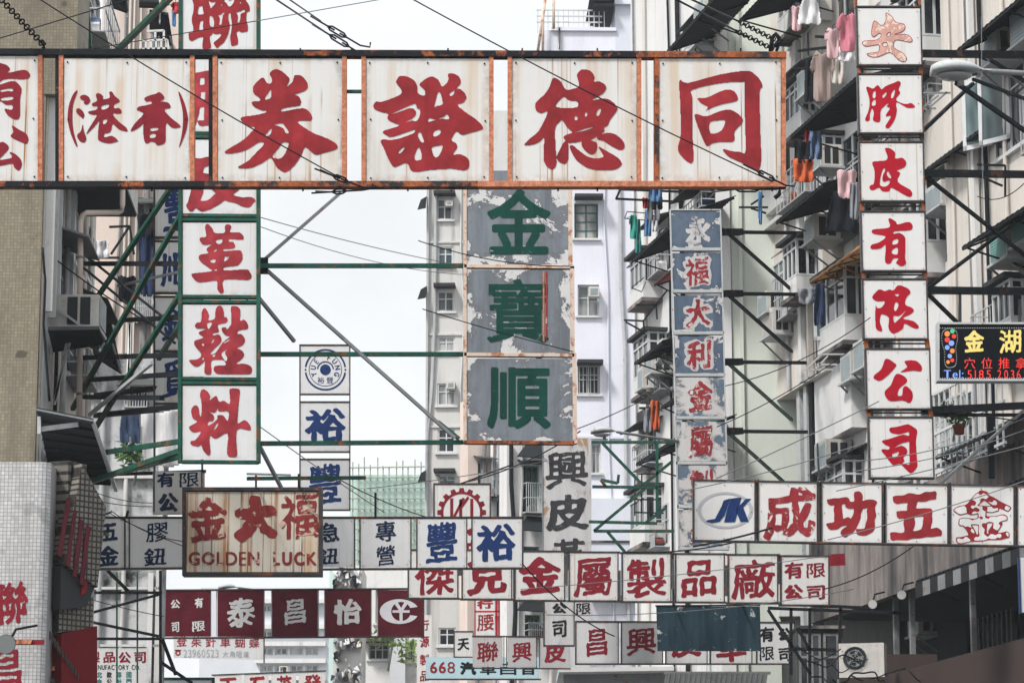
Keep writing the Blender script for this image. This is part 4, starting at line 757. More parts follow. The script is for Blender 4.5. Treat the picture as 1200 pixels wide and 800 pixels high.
L3.box('drain_pipe', pd.u(174, 700), pd.u(180, 700), 0, zz(pd, 150, 672), .16, .02, 'white_wall'); L3.box('drain_pipe', pd.u(183, 700), pd.u(189, 700), 0, zz(pd, 150, 440), .12, .02, 'cream2')
L1s.pipes([1.4, 2.2, 4.8, 6.0], 4, 16); L2.pipes([PP.u(x, 300) for x in (134, 146, 171)], zz(PP, 150, 415), 21); L3.pipes([pd.u(x, 600) for x in (112, 140)], 2, zz(pd, 150, 440)); L2.dress(hp[:4], .6, .8); L1s.dress(hL[:6], .5, .5); L3.dress(hd, .8, .9)
# black steel lattice on the mouldy wall
LT = thing('steel_lattice', 'black steel lattice frame across the mouldy wall left of the maroon row', 'steel frame', P(150, 700, 58))
for a in ((100, 694, 190, 694), (98, 748, 190, 748), (102, 719, 187, 696), (105, 728, 186, 745), (126, 668, 152, 694), (97, 718, 110, 747), (188, 668, 188, 800), (190, 748, 206, 790), (188, 775, 225, 800)): MB().bar(P(a[0], a[1], 58), P(a[2], a[3], 58.4), .05).build('bar', M['steel_black'], LT)
for x in (137, 161): MB().bar(P(x, 670, 58.3), P(x, 800, 58.3), .03).build('bar', M['steel_green'], LT)
# --- white mosaic sign box at the lower left
PB = front(40, 0); pb_ = PB
WS = thing('tiled_sign_box', 'white mosaic tiled box jutting over the street with dark red characters', 'shop sign', PB.hit(20, 800))
zt, zb_ = zz(PB, 20, 541), zz(PB, 20, 860)
uR = PB.u(57, 600); pr = [PB.pt(PB.u(-300, 600), zt)]; N8 = 5
prof = [(uR - .14, 0)] + [(uR - .14 + .14 * sin(pi / 2 * k / N8), -.14 + .14 * cos(pi / 2 * k / N8)) for k in range(1, N8 + 1)]
prof = [(PB.u(-300, 600), 0)] + prof + [(uR, -4.6), (PB.u(-300, 600), -4.6)]
MB().prism([PB.pt(u, zb_, n) for u, n in prof], (0, 0, zt - zb_)).build('box', M['mosaic_white'], WS)
PSd = Plane(PB.pt(uR + .004, 0, -.14), (-sin(RAD(2)), cos(RAD(2))))
def side(px, py): h = PSd.hit(px, py); return ((h - PSd.O).dot(PSd.U), h.z)
def dpoly(pl, pts, n0, n1, m, parent, name):
    a = [pl.hit(*p, n1) for p in pts]; k = pl.N * (n0 - n1); return MB().prism(a, k).build(name, M[m], parent)
PW1 = Plane(PB.pt(uR + .003, 0, -.15), (cos(RAD(66)), sin(RAD(66)))); PW2 = Plane(PW1.hit(58, 600), (cos(RAD(46)), sin(RAD(46))))
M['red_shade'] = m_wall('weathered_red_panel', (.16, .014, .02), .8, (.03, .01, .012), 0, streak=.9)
M['mosaic_wing'] = m_tile('shaded_dark_grout_mosaic', tuple(PW2.U), (.25, .23, .205), (.022, .022, .022), .075, .5, .2)  # tile tone lowered: the shade on the side face is in this colour
M['mosaic_fold'] = m_tile('shaded_mosaic', tuple(PW1.U), (.20, .19, .175), (.02, .02, .02), .13, .5, .22)  # fold tiles darker still, shade of the receding face put into the colour
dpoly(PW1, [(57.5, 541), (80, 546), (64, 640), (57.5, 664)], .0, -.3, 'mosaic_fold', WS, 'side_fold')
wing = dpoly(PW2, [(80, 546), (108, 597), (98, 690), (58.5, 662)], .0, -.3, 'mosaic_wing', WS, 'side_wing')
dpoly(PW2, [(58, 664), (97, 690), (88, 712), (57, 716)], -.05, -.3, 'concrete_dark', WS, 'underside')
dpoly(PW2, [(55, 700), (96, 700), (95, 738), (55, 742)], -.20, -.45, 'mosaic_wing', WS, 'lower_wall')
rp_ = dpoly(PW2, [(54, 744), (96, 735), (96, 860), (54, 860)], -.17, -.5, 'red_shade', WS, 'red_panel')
for xa, ya, xb, yb, w_ in ((80, 583, 69, 650, 4.5), (88, 597, 78, 662, 4), (95, 607, 87, 674, 4.5), (103, 615, 95, 684, 5)):
    n_ = 7; L_ = [(xa + (xb - xa) * t / n_ - w_ / 2 + rnd.uniform(-.8, .5), ya + (yb - ya) * t / n_) for t in range(n_ + 1)]; R2_ = [(x + w_ + rnd.uniform(-1, .8), y + 3) for x, y in L_]
    MB().prism([PW2.hit(*p, .004) for p in L_ + R2_[::-1]], PW2.N * .02).build('character', M['maroon'], wing)
MB().prism([PW2.hit(*p, -.02) for p in ((99, 669), (105, 667), (101, 694), (95, 697))], PW2.N * -.1).build('red_flap', M['red_dark'], WS)
for i in range(16):
    x, y = 58 + (i * 37 % 34), 744 + i * 4.4; k_ = rnd.uniform(3, 8); MB().prism([PW2.hit(x + dx, y + dy * k_, -.168) for dx, dy in ((-.8, -1), (.6, -.8), (1.6, .2), (.6, 1), (-.9, .6))], PW2.N * .012).build('character', M['wood'], rp_)
for k, (y0, m) in enumerate(((749, 'red_dark'), (779, 'rustframe'))):
    MB().hexa([P(17, y0, 39.6), P(52, y0, 39.6), P(52, y0 + 6, 39.6), P(17, y0 + 6, 39.6)], [P(17, y0, 39.7), P(52, y0, 39.7), P(52, y0 + 6, 39.7), P(17, y0 + 6, 39.7)]).build('edge_strip', M['red_dark'], WS) if k == 0 else MB().bar(P(60, 783, 40.6), P(82, 781, 41), .06).build('edge_strip', M['rustframe'], WS)
MB().hexa([P(19, 748.6, 39.55), P(38, 748.6, 39.55), P(36, 754, 39.55), P(19, 754, 39.55)], [P(19, 748.6, 39.6), P(38, 748.6, 39.6), P(36, 754, 39.6), P(19, 754, 39.6)]).build('edge_strip', M['rustframe'], WS)
WSB = [o for o in WS.children if o.name.startswith('box')][0]
write(PB, '聯', (-12, 680, 33, 732), M['red_dark'], WSB, .04, .8); write(PB, '昌', (-14, 760, 26, 815), M['red_dark'], WSB, .06, .8, n=130)
CY = thing('metal_canopy', 'grey shop canopy peeping out at the bottom right of centre', 'canopy', P(725, 800, 76)); q = front(76, 725)
MB().hexa([q.hit(655, 787, 1.2), q.hit(790, 785, 1.2), q.hit(790, 780, 1.2), q.hit(655, 782, 1.2)], [q.hit(652, 800, -1.5), q.hit(790, 798, -1.5), q.hit(790, 792, -1.5), q.hit(652, 794, -1.5)]).build('roof', M['white'], CY)
MB().box(q, q.u(660, 800), q.u(789, 800), zz(q, 720, 830), zz(q, 720, 790), .6, -.2).build('fascia', M['steel_grey'], CY)
CZ = thing('metal_canopy', 'sloping greenish corrugated canopy at the bottom below the blank blue sheet', 'canopy', P(840, 800, 68)); q = front(68, 840); mb = MB()
for i in range(40): x = 776 + i * 3; mb.hexa([q.hit(x, 812, .9), q.hit(x + 2.8, 812, .9 + .05 * (i % 2)), q.hit(x + 6.8, 788, .05 * (i % 2)), q.hit(x + 4, 788, 0)], [q.hit(x, 813, .85), q.hit(x + 2.8, 813, .85), q.hit(x + 6.8, 789, -.05), q.hit(x + 4, 789, -.05)])
mb.build('roof', M['awning_grey'], CZ); MB().bar(q.hit(778, 788, -.02), q.hit(903, 788, -.02), .06).build('ridge_rail', M['steel_grey'], CZ)
# --- far end of the street
PN = front(130, 455)
NB = thing('scaffolded_building', 'far building wrapped in pale green scaffold netting', 'building', PN.pt(PN.u(455, 500), 0))
MB().box(PN, PN.u(411, 500), PN.u(502, 500), 0, zz(PN, 455, 556), 0, -10).build('netting', M['net'], NB)
mb = MB()
for i in range(13): x = 413 + i * 7.3; mb.bar(PN.hit(x, 800, .3), PN.hit(x + rnd.uniform(-1, 1), 540 + rnd.uniform(-6, 8), .3), .05)
for y in range(548, 680, 12): mb.bar(PN.hit(410, y, .35), PN.hit(503, y + rnd.uniform(-2, 2), .35), .05)
mb.build('bamboo_scaffold', M['bamboo'], NB)
PN2 = front(120, 390); MB().box(PN2, PN2.u(386, 700), PN2.u(398, 700), 0, zz(PN2, 390, 655), 0, -5).build('netting', M['net'], NB)
PF = front(190, 340)
hf = [rc(PF, a, a + 15, y, y + 9) for a in (305, 322, 340, 358) for y in (708, 738, 758, 778)]
FB = Bld('apartment_block', 'distant pale blue apartment block with rows of small windows', PF, PF.u(235, 700), PF.u(388, 700), 0, zz(PF, 340, 688), 'far_wall', 12, hf)
for h in hf: FB.window(h, 2, 1, gm='glass_pale', sill=False, fw=.1)
for y in (702, 732, 752, 772, 792): FB.box('balcony_band', PF.u(300, y), PF.u(382, y), zz(PF, 340, y + 5), zz(PF, 340, y), .5, .002, 'white_wall')
PF2 = front(104, 470)
h2_ = [rc(PF2, 432, 456, 754, 772), rc(PF2, 440, 455, 690, 730), rc(PF2, 478, 486, 754, 775)]
F2 = Bld('apartment_building', 'small pale block with a dark window above the bottom edge in the centre', PF2, PF2.u(421, 700), PF2.u(548, 700), 0, zz(PF2, 470, 655), 'white_wall', 8, h2_)
for h in h2_: F2.window(h, 3, 2, split=.65)
F2.box('ledge', PF2.u(424, 750), PF2.u(460, 750), zz(PF2, 440, 753), zz(PF2, 440, 748), .6, .002, 'concrete'); F2.box('dark_bay', PF2.u(458, 750), PF2.u(476, 750), zz(PF2, 465, 775), zz(PF2, 465, 745), .3, .002, 'concrete_dark')
F2.box('pale_column', PF2.u(458, 700), PF2.u(476, 700), 0, zz(PF2, 465, 742) , .5, .31, 'far_wall')
RB = thing('rubble_facade', 'crumbling facade hung with torn sheets below the maroon row', 'building', P(405, 800, 98)); qf = front(98, 405)
mb = MB(); mb.box(qf, qf.u(391, 700), qf.u(424, 700), 0, zz(qf, 405, 662), 0, -3); mb.build('wall', M['cream2'], RB)
for m in ('c_white', 'cream2', 'c_grey', 'concrete_dark', 'cream'):
    mb = MB()
    for k in range(26):
        x, y = rnd.uniform(390, 424), rnd.uniform(662, 800); a = rnd.uniform(0, 6); s = rnd.uniform(2, 6)
        mb.hexa([qf.hit(x + s * cos(a + t) * .7, y + s * sin(a + t), rnd.uniform(.1, .5)) for t in (0, 1.5, 3.1, 4.6)], [qf.hit(x + s * cos(a + t) * .7, y + s * sin(a + t), .05) for t in (0, 1.5, 3.1, 4.6)])
    o = mb.build('torn_sheets', M[m], RB); o['kind'] = 'stuff'
# ---------------------------------------------------------------- signs
def pxw(d): return d / F
class Sign:
    def __init__(s, name, label, pl, at, thick=.12, group=None, cat='shop sign'):
        s.pl = pl; s.t = thick; s.root = thing(name, label, cat, pl.hit(*at), group)
    def panel(s, x0, y0, x1, y1, m, dx=0, bolts=0, name='sign_panel', dy=0, label=None):
        """dx: shift of the lower edge, dy: drop of the right edge (pixels)"""
        pl, t = s.pl, s.t; h = lambda x, y, o: pl.hit(x, y, o)
        c = [(x0 + dx, y1), (x1 + dx, y1 + dy), (x1, y0 + dy), (x0, y0)]
        o = MB().hexa([h(x, y, 0) for x, y in c], [h(x, y, -t) for x, y in c]).build(name, M[m], s.root, label=label)
        if bolts:
            i = 5 if x1 - x0 > 100 else 3
            for fx in ((0, .5, 1) if bolts > 4 else (0, 1)):
                for fy in ((0, .5, 1) if bolts > 6 else (0, 1)):
                    if fx == .5 and fy == .5: continue
                    q = h(x0 + i + (x1 - x0 - 2 * i) * fx + dx * fy + rnd.uniform(-1, 1), y0 + i + (y1 - y0 - 2 * i) * fy + dy * fx + rnd.uniform(-1, 1), .001)
                    MB().tube([q, q + pl.N * .012], .011 if x1 - x0 > 100 else .007, 6).build('bolt', M['steel_black'], o)
        return o
    def bar(s, xa, ya, xb, yb, wpx, m, name='frame_bar', off=None, deep=None):
        pl = s.pl; d = pl.hit(xa, ya).y; wd = wpx * d / F; off = -s.t / 2 if off is None else off; deep = deep or s.t + .03
        a, b = pl.hit(xa, ya, off), pl.hit(xb, yb, off); v = (b - a).normalized(); side = v.cross(pl.N).normalized() * wd / 2; n = pl.N * deep / 2
        q = lambda p: [p - side - n, p + side - n, p + side + n, p - side + n]
        return MB().hexa(q(a), q(b)).build(name, M[m], s.root)
    def frame(s, x0, y0, x1, y1, w, m, dx=0, dy=0, name='frame_bar', deep=None):
        h = w / 2
        for a in ((x0 - h, y0, x1 + h, y0 + dy), (x0 - h + dx, y1, x1 + h + dx, y1 + dy), (x0, y0 + h, x0 + dx, y1 - h), (x1, y0 + h + dy, x1 + dx, y1 - h + dy)):
            s.bar(*a, w, m, name, deep=deep)
    def strut(s, xa, ya, da, xb, yb, db, w, m, name='bracket_bar', h=None):
        return MB().bar(P(xa, ya, da), P(xb, yb, db), w, h).build(name, M[m], s.root)
    def w(s, ch, box, m, panel, wt=.03, brush=.5, **k): return write(s.pl, ch, box, M[m], panel, wt, brush, **k)

# --- the big red and white sign across the street
B = Sign('overhead_sign', 'wide white sign with big red brush characters in a rusty orange frame across the top', front(36), (460, 220), .10)
K = 5.713
pb = {}
for k, (a, b) in {'you': (-60, 45), 'xg': (75, 223), 'quan': (255, 401), 'zheng': (429, 573), 'de': (600, 746), 'tong': (772, 915)}.items():
    pb[k] = B.panel(a, 69 if k != 'you' else 66, b, 213, 'sign', bolts=9)
    e = 5.5
    B.bar(a - 2.6, 66, a - 2.6, 215, e, 'rustframe' if k in ('quan', 'zheng', 'de', 'xg') else 'rustmid', 'panel_edge'); B.bar(b + 2.8, 66, b + 2.8, 215, e, 'rustframe', 'panel_edge')
for a in (67.5, 247, 768): B.bar(a, 64, a, 216, 4, 'steel_black' if a != 768 else 'rustmid', 'frame_post', off=-.07)
for a, b, m in ((-80, 300, 'steel_black'), (300, 480, 'rustdark'), (480, 745, 'rustdark'), (745, 921, 'rustmid')):
    B.bar(a, 62.2 + (a + 80) * .004, b, 62.2 + (b + 80) * .004, 7.5, m, 'top_beam', deep=.16)
for a, b, m in ((-80, 240, 'rustdark'), (240, 560, 'rustmid'), (560, 921, 'rustframe')): B.bar(a, 217.2, b, 217.2, 7, m, 'bottom_beam', deep=.16)
for x in (37, 210, 352, 412, 525, 612, 700, 815, 868): B.bar(x, 57, x, 60, 2, 'rustdark', 'beam_bolt', deep=.03)
for x in (178, 355, 478, 529, 654, 700, 905): B.bar(x, 220, x, 224, 2, 'rustdark', 'beam_bolt', deep=.03)
for y in (107.5,): B.bar(405, y, 427, y, 3.5, 'steel_green', 'cross_tie', off=-.1, deep=.05)
pl = B.pl
brush(pl, 'tong', 770, 70, K, M['red'], pb['tong']); brush(pl, 'de', 600, 70, K, M['red'], pb['de']); brush(pl, 'zheng', 425, 70, K, M['red'], pb['zheng'])
brush(pl, 'quan', 255, 70, K, M['red'], pb['quan'])
for q in ('xiang', 'gang', 'paren_l', 'paren_r'): brush(pl, q, 70, 70, K, M['red_dark'], pb['xg'], 130)
for q in ('you0', 'gong0'): brush(pl, q, 0, 70, K, M['red_dark'], pb['you'], 130)

# --- tall white sign with the green frame and its truss
G = Sign('vertical_sign', 'tall white sign with washed red characters in a green steel frame', front(42), (258, 540), .10)
gp = [G.panel(214, a, 302, b, 'sign_blue') for a, b in ((-38, 60), (70, 154), (164, 250), (261, 346), (357, 441), (452, 538))]
for a, b in ((-42, 62), (67, 157), (161, 253), (258, 348), (354, 444), (449, 541)):
    for y in (a, b): G.bar(213, y, 303, y + .5, 3.6, 'steel_green', 'frame_rail')
for x in (212, 303): G.bar(x, -60, x - 1 if x < 250 else x, 542, 4.4, 'steel_green', 'frame_post', deep=.15)
for y in (63.5, 158.5, 255.5, 351, 446.5):
    for x in (268, 288): G.bar(x, y - 2, x + 4, y + 4, 1.5, 'steel_green', 'cross_tie', deep=.03)
G.w('聯', (221, -26, 293, 58), 'red', gp[0], .075, .9); G.w('膠', (222, 78, 294, 148), 'red_wash', gp[1], .05, .8); G.w('皮', (218, 172, 299, 248), 'red_wash', gp[2], .05, 1)
brush(G.pl, 'ge', 210, 255, 8.42, M['red_wash'], gp[3]); brush(G.pl, 'xie', 210, 350, 8.42, M['red_wash'], gp[4]); brush(G.pl, 'liao', 210, 445, 8.42, M['red_wash'], gp[5])
# truss back to the left-hand building
for a in ((205, 213, 115, 347), (211, 253, 85, 479), (211, 345, 112, 501), (211, 380, 186, 420)): G.strut(a[0], a[1], 42.2, a[2], a[3], 46.5 if a[2] > 112 else 47, .065, 'steel_green')
G.strut(205, -8, 42.2, 137, 60, 46.5, .08, 'steel_green'); G.strut(100, -10, 46, 104, 56, 46, .10, 'steel_green')
for a in ((211, 309, 96, 309), (211, 372, 145, 375), (211, 416, 97, 419), (211, 438, 104, 445), (190, 466, 98, 465), (211, 476, 115, 486)): G.strut(a[0], a[1], 42.3, a[2], a[3], 48, .07, 'steel_black')
for a in ((211, 517, 122, 530), (211, 528, 96, 568), (212, 534, 130, 556)): G.strut(a[0], a[1], 42.2, a[2], a[3], 46, .07, 'steel_green')
G.strut(212, 318, 42.4, 138, 335, 47, .035, 'steel_grey'); G.strut(97, 297, 48, 197, 376, 43, .03, 'steel_black'); G.strut(97, 313, 48, 205, 402, 43, .03, 'steel_black'); G.strut(178, 425, 43, 105, 486, 47, .05, 'galv')
# green beams out to the flaking sign
J = Sign('vertical_sign', 'tall flaking grey sign with dark green characters hung on green beams', front(43.5), (608, 518), .09)
jp = [J.panel(546.5, 200, 666, 310, 'grey_peel'), J.panel(546.5, 316, 668, 414, 'grey_peel'), J.panel(546.5, 420, 671, 517, 'grey_peel')]
for a in ((545, 196, 545, 518), ): J.bar(*a, 4, 'peach', 'frame_post')
for a in ((668, 196, 668.5, 311), (670.5, 313, 671, 414), (673, 414, 674, 520)): J.bar(*a, 5, 'peach', 'frame_post')
for y, m in ((312.5, 'peach'), (415.8, 'peach'), (518.3, 'rustmid')): J.bar(544, y, 673, y + 1, 4, m, 'frame_rail')
J.bar(637, 318, 637, 400, 2, 'rustframe', 'old_edging', off=.005, deep=.01); J.bar(640.5, 318, 640.5, 396, 1.6, 'red_worn', 'old_edging', off=.005, deep=.01)
J.w('金', (571, 221, 645, 298), 'green_paint', jp[0], .05, .0, n=150, cov=.52); J.w('寶', (571, 327, 643, 401), 'green_paint', jp[1], .05, .0, n=180, cov=.68); J.w('順', (571, 430, 645, 502), 'green_paint', jp[2], .075, .0, n=150, cov=.72)
for y in (311.5, 415, 519.5): J.strut(303, y, 42.3, 543, y + (0 if y < 500 else -1.5), 43.6, .062, 'steel_green')
for a in ((310, 304, 399, 226), (312, 316, 404, 398), (300, 345, 345, 400), (404, 398, 533, 513), (304, 522, 330, 572)): J.strut(a[0], a[1], 42.4, a[2], a[3], 43, .045, 'steel_grey')
J.strut(513, 494, 43.4, 538, 514, 43.5, .05, 'steel_green')
for y in (306, 317): J.strut(301, y, 42.4, 314, y, 42.4, .09, 'steel_black')
J.strut(290, 560.5, 43, 428, 559.5, 44, .05, 'steel_green'); J.strut(290, 555, 43, 340, 556.5, 44, .03, 'galv')
# --- blue lettered white sign behind the green frame
W2 = Sign('vertical_sign', 'white sign with navy characters half hidden behind the green framed sign', front(47.5), (200, 500), .09)
for a, b, ch, bx in ((205, 277, '豐', (191, 216, 232, 272)), (284, 342, '順', (188, 294, 232, 336)), (349, 410, '銀', (190, 356, 232, 400)), (416, 472, '貿', (190, 421, 232, 466))):
    p = W2.panel(182, a, 236, b, 'sign_clean' if a < 400 else 'sign'); W2.w(ch, bx, 'navy', p, .065, .9)
for x in (181, 237): W2.bar(x, 200, x, 600, 1.6, 'frame_dark', 'frame_post')
for y in (278.5, 283, 343.5, 348, 411.5, 415, 473): W2.bar(181, y, 237, y, 1.6, 'frame_dark', 'frame_rail')
p = W2.panel(179, 552, 240, 603, 'sign')
for ch, bx in (('有', (184, 553, 204, 571)), ('公', (185, 577, 209, 599)), ('限', (210, 553, 233, 571)), ('司', (214, 577, 234, 599))): W2.w(ch, bx, 'ink', p, .045, .8)
W2.strut(240, 552, 47.5, 120, 556, 50, .05, 'steel_black'); W2.strut(183, 480, 47.5, 112, 487, 52, .08, 'steel_black'); W2.strut(183, 455, 47.5, 112, 463, 52, .08, 'steel_black')
# --- YUE FUNG
Y = Sign('vertical_sign', 'slim white sign with blue ring emblem on top and blue characters below', front(66), (381, 600), .10)
yp = [Y.panel(352, 405.5, 410, 461.5, 'sign_blue'), Y.panel(352, 472, 410, 529, 'sign_blue'), Y.panel(352, 539, 410, 597, 'sign_blue')]
for x in (351.5, 410): Y.bar(x, 404, x, 598, 1.2, 'frame_dark', 'frame_post')
for y in (404.5, 462, 471, 529.5, 538, 597.5): Y.bar(351, y, 410.5, y, 1.2, 'frame_dark', 'frame_rail')
def ring(cx, cy, r0, r1, a0, a1, ky=1., n=40):
    q = [(a0 + (a1 - a0) * i / n) for i in range(n + 1)]
    return [(cx + r1 * cos(a), cy + r1 * sin(a) * ky) for a in q], [(cx + r0 * cos(a), cy + r0 * sin(a) * ky) for a in q]
def arc(pl, cx, cy, r0, r1, a0, a1, m, parent, ky=1., name='emblem', off=.006):
    o, i = ring(cx, cy, r0, r1, RAD(a0), RAD(a1), ky); mb = MB()
    for k in range(len(o) - 1): mb.poly([pl.hit(*o[k], off), pl.hit(*o[k + 1], off), pl.hit(*i[k + 1], off), pl.hit(*i[k], off)])
    return mb.build(name, m, parent, fix=False)
def flat(pl, pts, m, parent, name='emblem', off=.006): return MB().poly([pl.hit(*p, off) for p in pts]).build(name, m, parent, fix=False)
nv = M['navy']
arc(Y.pl, 381.3, 433, 22.3, 24.3, 8, 172, nv, yp[0]); arc(Y.pl, 381.3, 433, 22.3, 24.3, 188, 352, nv, yp[0]); arc(Y.pl, 381.3, 433, 18.7, 19.4, 0, 360, nv, yp[0])
for x in (358, 404.6): arc(Y.pl, x, 433, 0, 1.1, 0, 360, nv, yp[0])
arc(Y.pl, 381.3, 433, 0, 6.3, 0, 360, nv, yp[0]); arc(Y.pl, 381.3, 433, 8.6, 10, 185, 355, nv, yp[0])
def around(pl, text, cx, cy, r, a0, a1, h, m, parent):
    for i, ch in enumerate(text):
        if ch == ' ': continue
        a = RAD(a0 + (a1 - a0) * i / (len(text) - 1)); f, (x0, y0, x1, y1) = glyph(ch, .03, 0, 40)
        k = h / (y1 - y0); ux, uy = -sin(a), cos(a)
        field_mesh(f, .5, lambda p, q: pl.hit(cx + cos(a) * (r - (q - y1) * k) + ux * (p - (x0 + x1) / 2) * k * .85, cy + sin(a) * (r - (q - y1) * k) + uy * (p - (x0 + x1) / 2) * k * .85, .006)).build('lettering', m, parent, fix=False)
around(Y.pl, 'YUE FUNG', 381.3, 433, 11.3, 158, 382, 6.2, nv, yp[0])
for ch, x in (('裕', 372), ('豐', 382.5)): Y.w(ch, (x, 441.5, x + 8, 449), 'navy', yp[0], 0, 0, name='lettering')
Y.w('裕', (357, 478, 405, 519), 'navy', yp[1], .065, .9, n=150); Y.w('豐', (361, 543, 400, 592), 'navy', yp[2], .065, .9, n=150)

# --- GOLDEN LUCK
L = Sign('hanging_sign', 'heavily rusted boxed sign with GOLDEN LUCK in capitals under peeling characters', front(46.8), (296, 675), .22)
p = L.panel(218, 576, 374, 671, 'rust_run'); L.frame(216.5, 574, 376, 673, 4, 'frame_dark', deep=.28)
for ch, bx in (('金', (220, 582, 266, 636)), ('大', (274, 580, 325, 635)), ('福', (327, 576, 374, 632))): L.w(ch, bx, 'red_rusted', p, .075, .9, n=150)
text_line(L.pl, 'GOLDEN', (221, 646, 304, 662), M['red_rusted'], p, .055, .10); text_line(L.pl, 'LUCK', (320, 646, 371, 662), M['red_rusted'], p, .055, .12)
for x in (300, 350): L.strut(x, 574, 48, x, 556, 44.5, .03, 'steel_black', 'hanger')
# --- blue lettered row
N_ = Sign('hanging_sign', 'row of white panels with navy characters running behind the rusted sign', front(54), (350, 667), .12)
for a, b in ((98, 146), (152.5, 215), (220, 284), (288, 352), (358, 415), (422.5, 481), (489, 546.5), (553.5, 612)):
    q = N_.panel(a, 607.5, b, 664.5 if b > 300 else 666.5, 'sign_blue', bolts=4)
    for ch, bx in {98: (('五', (118, 612, 138, 634)), ('金', (114, 639, 139, 664))), 152.5: (('膠', (171, 611, 197, 635)), ('鈕', (169, 642, 195, 663))), 358: (('急', (374, 612, 398, 635)), ('鈕', (372, 642, 397, 662))),
                   422.5: (('專', (440, 610, 464, 634)), ('營', (441, 638, 463, 663))), 489: (('豐', (499, 611, 536, 660)),), 553.5: (('裕', (558, 613, 604, 658)),)}.get(a, ()): N_.w(ch, bx, 'ink' if len(bx) and a < 489 else 'navy', q, .065, .8)
for a, b in ((146, 152.5), (415, 422.5), (481, 489), (546.5, 553.5)):
    for x in (a + .6, b - .6): N_.bar(x, 606, x, 667, 1.3, 'frame_dark', 'frame_post')
for a, b in ((98, 216), (376, 612.5)):
    N_.bar(a, 606.3, b, 606.3, 1.8, 'frame_dark', 'frame_rail'); N_.bar(a, 666.8, b, 665.6, 1.8, 'frame_dark', 'frame_rail')
N_.bar(612.6, 606, 612.6, 667, 2, 'frame_dark', 'frame_post')
N_.strut(440, 577, 54, 440, 606, 54, .04, 'steel_black', 'hanger'); N_.strut(130, 600, 55, 110, 606, 54, .03, 'steel_black', 'hanger')
N_.strut(150, 598, 54, 148, 606, 54, .04, 'steel_black', 'hanger')
# --- JK sign
JK = Sign('hanging_sign', 'white sign with blue oval emblem and worn red characters at lower right', front(46, 1000, 2.0), (1000, 637), .12)
jk = []
for i, (a, b) in enumerate(((813, 884), (889, 957), (963, 1033), (1038, 1110), (1114, 1187.5), (1192, 1262))):
    y0 = 563.5 + i * 1.3; y1 = 632.5 + i * 1.15; jk.append(JK.panel(a, y0, b, y1, 'sign_clean', bolts=9, dy=1))
for i, (a, b) in enumerate(((884, 889), (957, 963), (1033, 1038), (1110, 1114), (1187.5, 1192))):
    y0 = 562 + i * 1.3
    for x in (a + .9, b - .9): JK.bar(x, y0, x, y0 + 72, 1.6, 'frame_dark', 'frame_post')
    JK.bar((a + b) / 2, y0, (a + b) / 2, y0 + 70, 2, 'peach', 'frame_post', off=-.1, deep=.02)
JK.bar(812, 562.8, 1262, 571.2, 1.8, 'frame_dark', 'frame_rail'); JK.bar(812, 633.5, 1262, 641, 1.8, 'frame_dark', 'frame_rail'); JK.bar(812.5, 562, 812.5, 634, 1.6, 'frame_dark', 'frame_post')
arc(JK.pl, 850, 597.5, 28.5, 32.5, 0, 360, M['silver'], jk[0], .66)
for sgn, pts in ((0, [(829, 609), (838, 607.5), (846, 592), (848, 586), (856, 583.5), (849, 604), (843, 611), (834, 612.5), (827, 611)]), (0, [(856, 584), (862, 583), (856.5, 611.5), (848.5, 611.5), (852, 597)]), (0, [(862, 597), (874, 584), (880.5, 584), (871, 594), (877.5, 611), (868, 611.5)]), (0, [(862, 583), (869, 582.5), (861.5, 611), (856.6, 611.4)])):
    flat(JK.pl, pts, nv, jk[0], off=.008)
for i, (ch, bx, m) in enumerate((('成', (894, 569, 956, 633), 'red_worn'), ('功', (968, 575, 1028, 629), 'red'), ('五', (1043, 575, 1104, 633), 'red'), ('金', (1117, 574, 1185, 637), 'red'), ('公', (1200, 580, 1255, 632), 'red_worn'))):
    JK.w(ch, bx, m, jk[i + 1], .08 if ch != '五' else .10, .9, n=150)
    if ch == '金':
        f, (a, b, c, d) = glyph(ch, .08, .9, 150, 0, 1.15); x0, y0, x1, y1 = bx; sx = (x1 - x0) / (c - a); sy = (y1 - y0) / (d - b)
        paint_field(JK.pl, f, (x0 - a * sx, y0 - b * sy, x0 + (1 - a) * sx, y0 + (1 - b) * sy), M['sign_clean'], jk[i + 1], 'character', .009, .965)
JK.strut(960, 562, 46.1, 958, 520, 49, .03, 'steel_black', 'hanger')
# --- right-hand vertical sign
RV = Sign('vertical_sign', 'tall white sign with bright red characters on black brackets at right', front(50, 1050), (1050, 560), .14)
rp = []
rows = ((1003.5, 10, 77), (1005, 88.5, 156.5), (1006.5, 168, 236), (1008.5, 249.5, 317.5), (1010.5, 328.5, 397), (1014, 410, 479), (1017.5, 490, 559.5))
for a, y0, y1 in rows: rp.append(RV.panel(a, y0, a + 74.5, y1, 'sign_clean', dx=1.6, bolts=8))
for (a, y0, y1), nxt in zip(rows, rows[1:] + ((1020, 570, 600),)):
    RV.frame(a - .3, y0 - .6, a + 74.8, y1 + .8, 1.7, 'frame_dark', dx=1.6)
    if nxt[1] < 560:
        for k, m in ((2.5, 'rustmid'), (74.5, 'rustmid')): RV.bar(a + k + .8, y1, nxt[0] + k - .8, nxt[1], 5 if k > 10 else 4, m, 'frame_post', deep=.08)
        RV.bar(a + 1, (y1 + nxt[1]) / 2 - 1, a + 76, (y1 + nxt[1]) / 2 - 1, 2, 'frame_dark', 'cross_tie', off=-.12, deep=.02)
for x, dx in ((1003, 0), (1078, 0)): RV.bar(x - 1, -20, x, 10, 2.5, 'rustmid', 'frame_post')
f, b5 = traced(T['an'], 0, 0, 1, 150, 3)
bx = (1000 + b5[0] / 5, 5 + b5[1] / 5, 1000 + b5[2] / 5, 5 + b5[3] / 5)
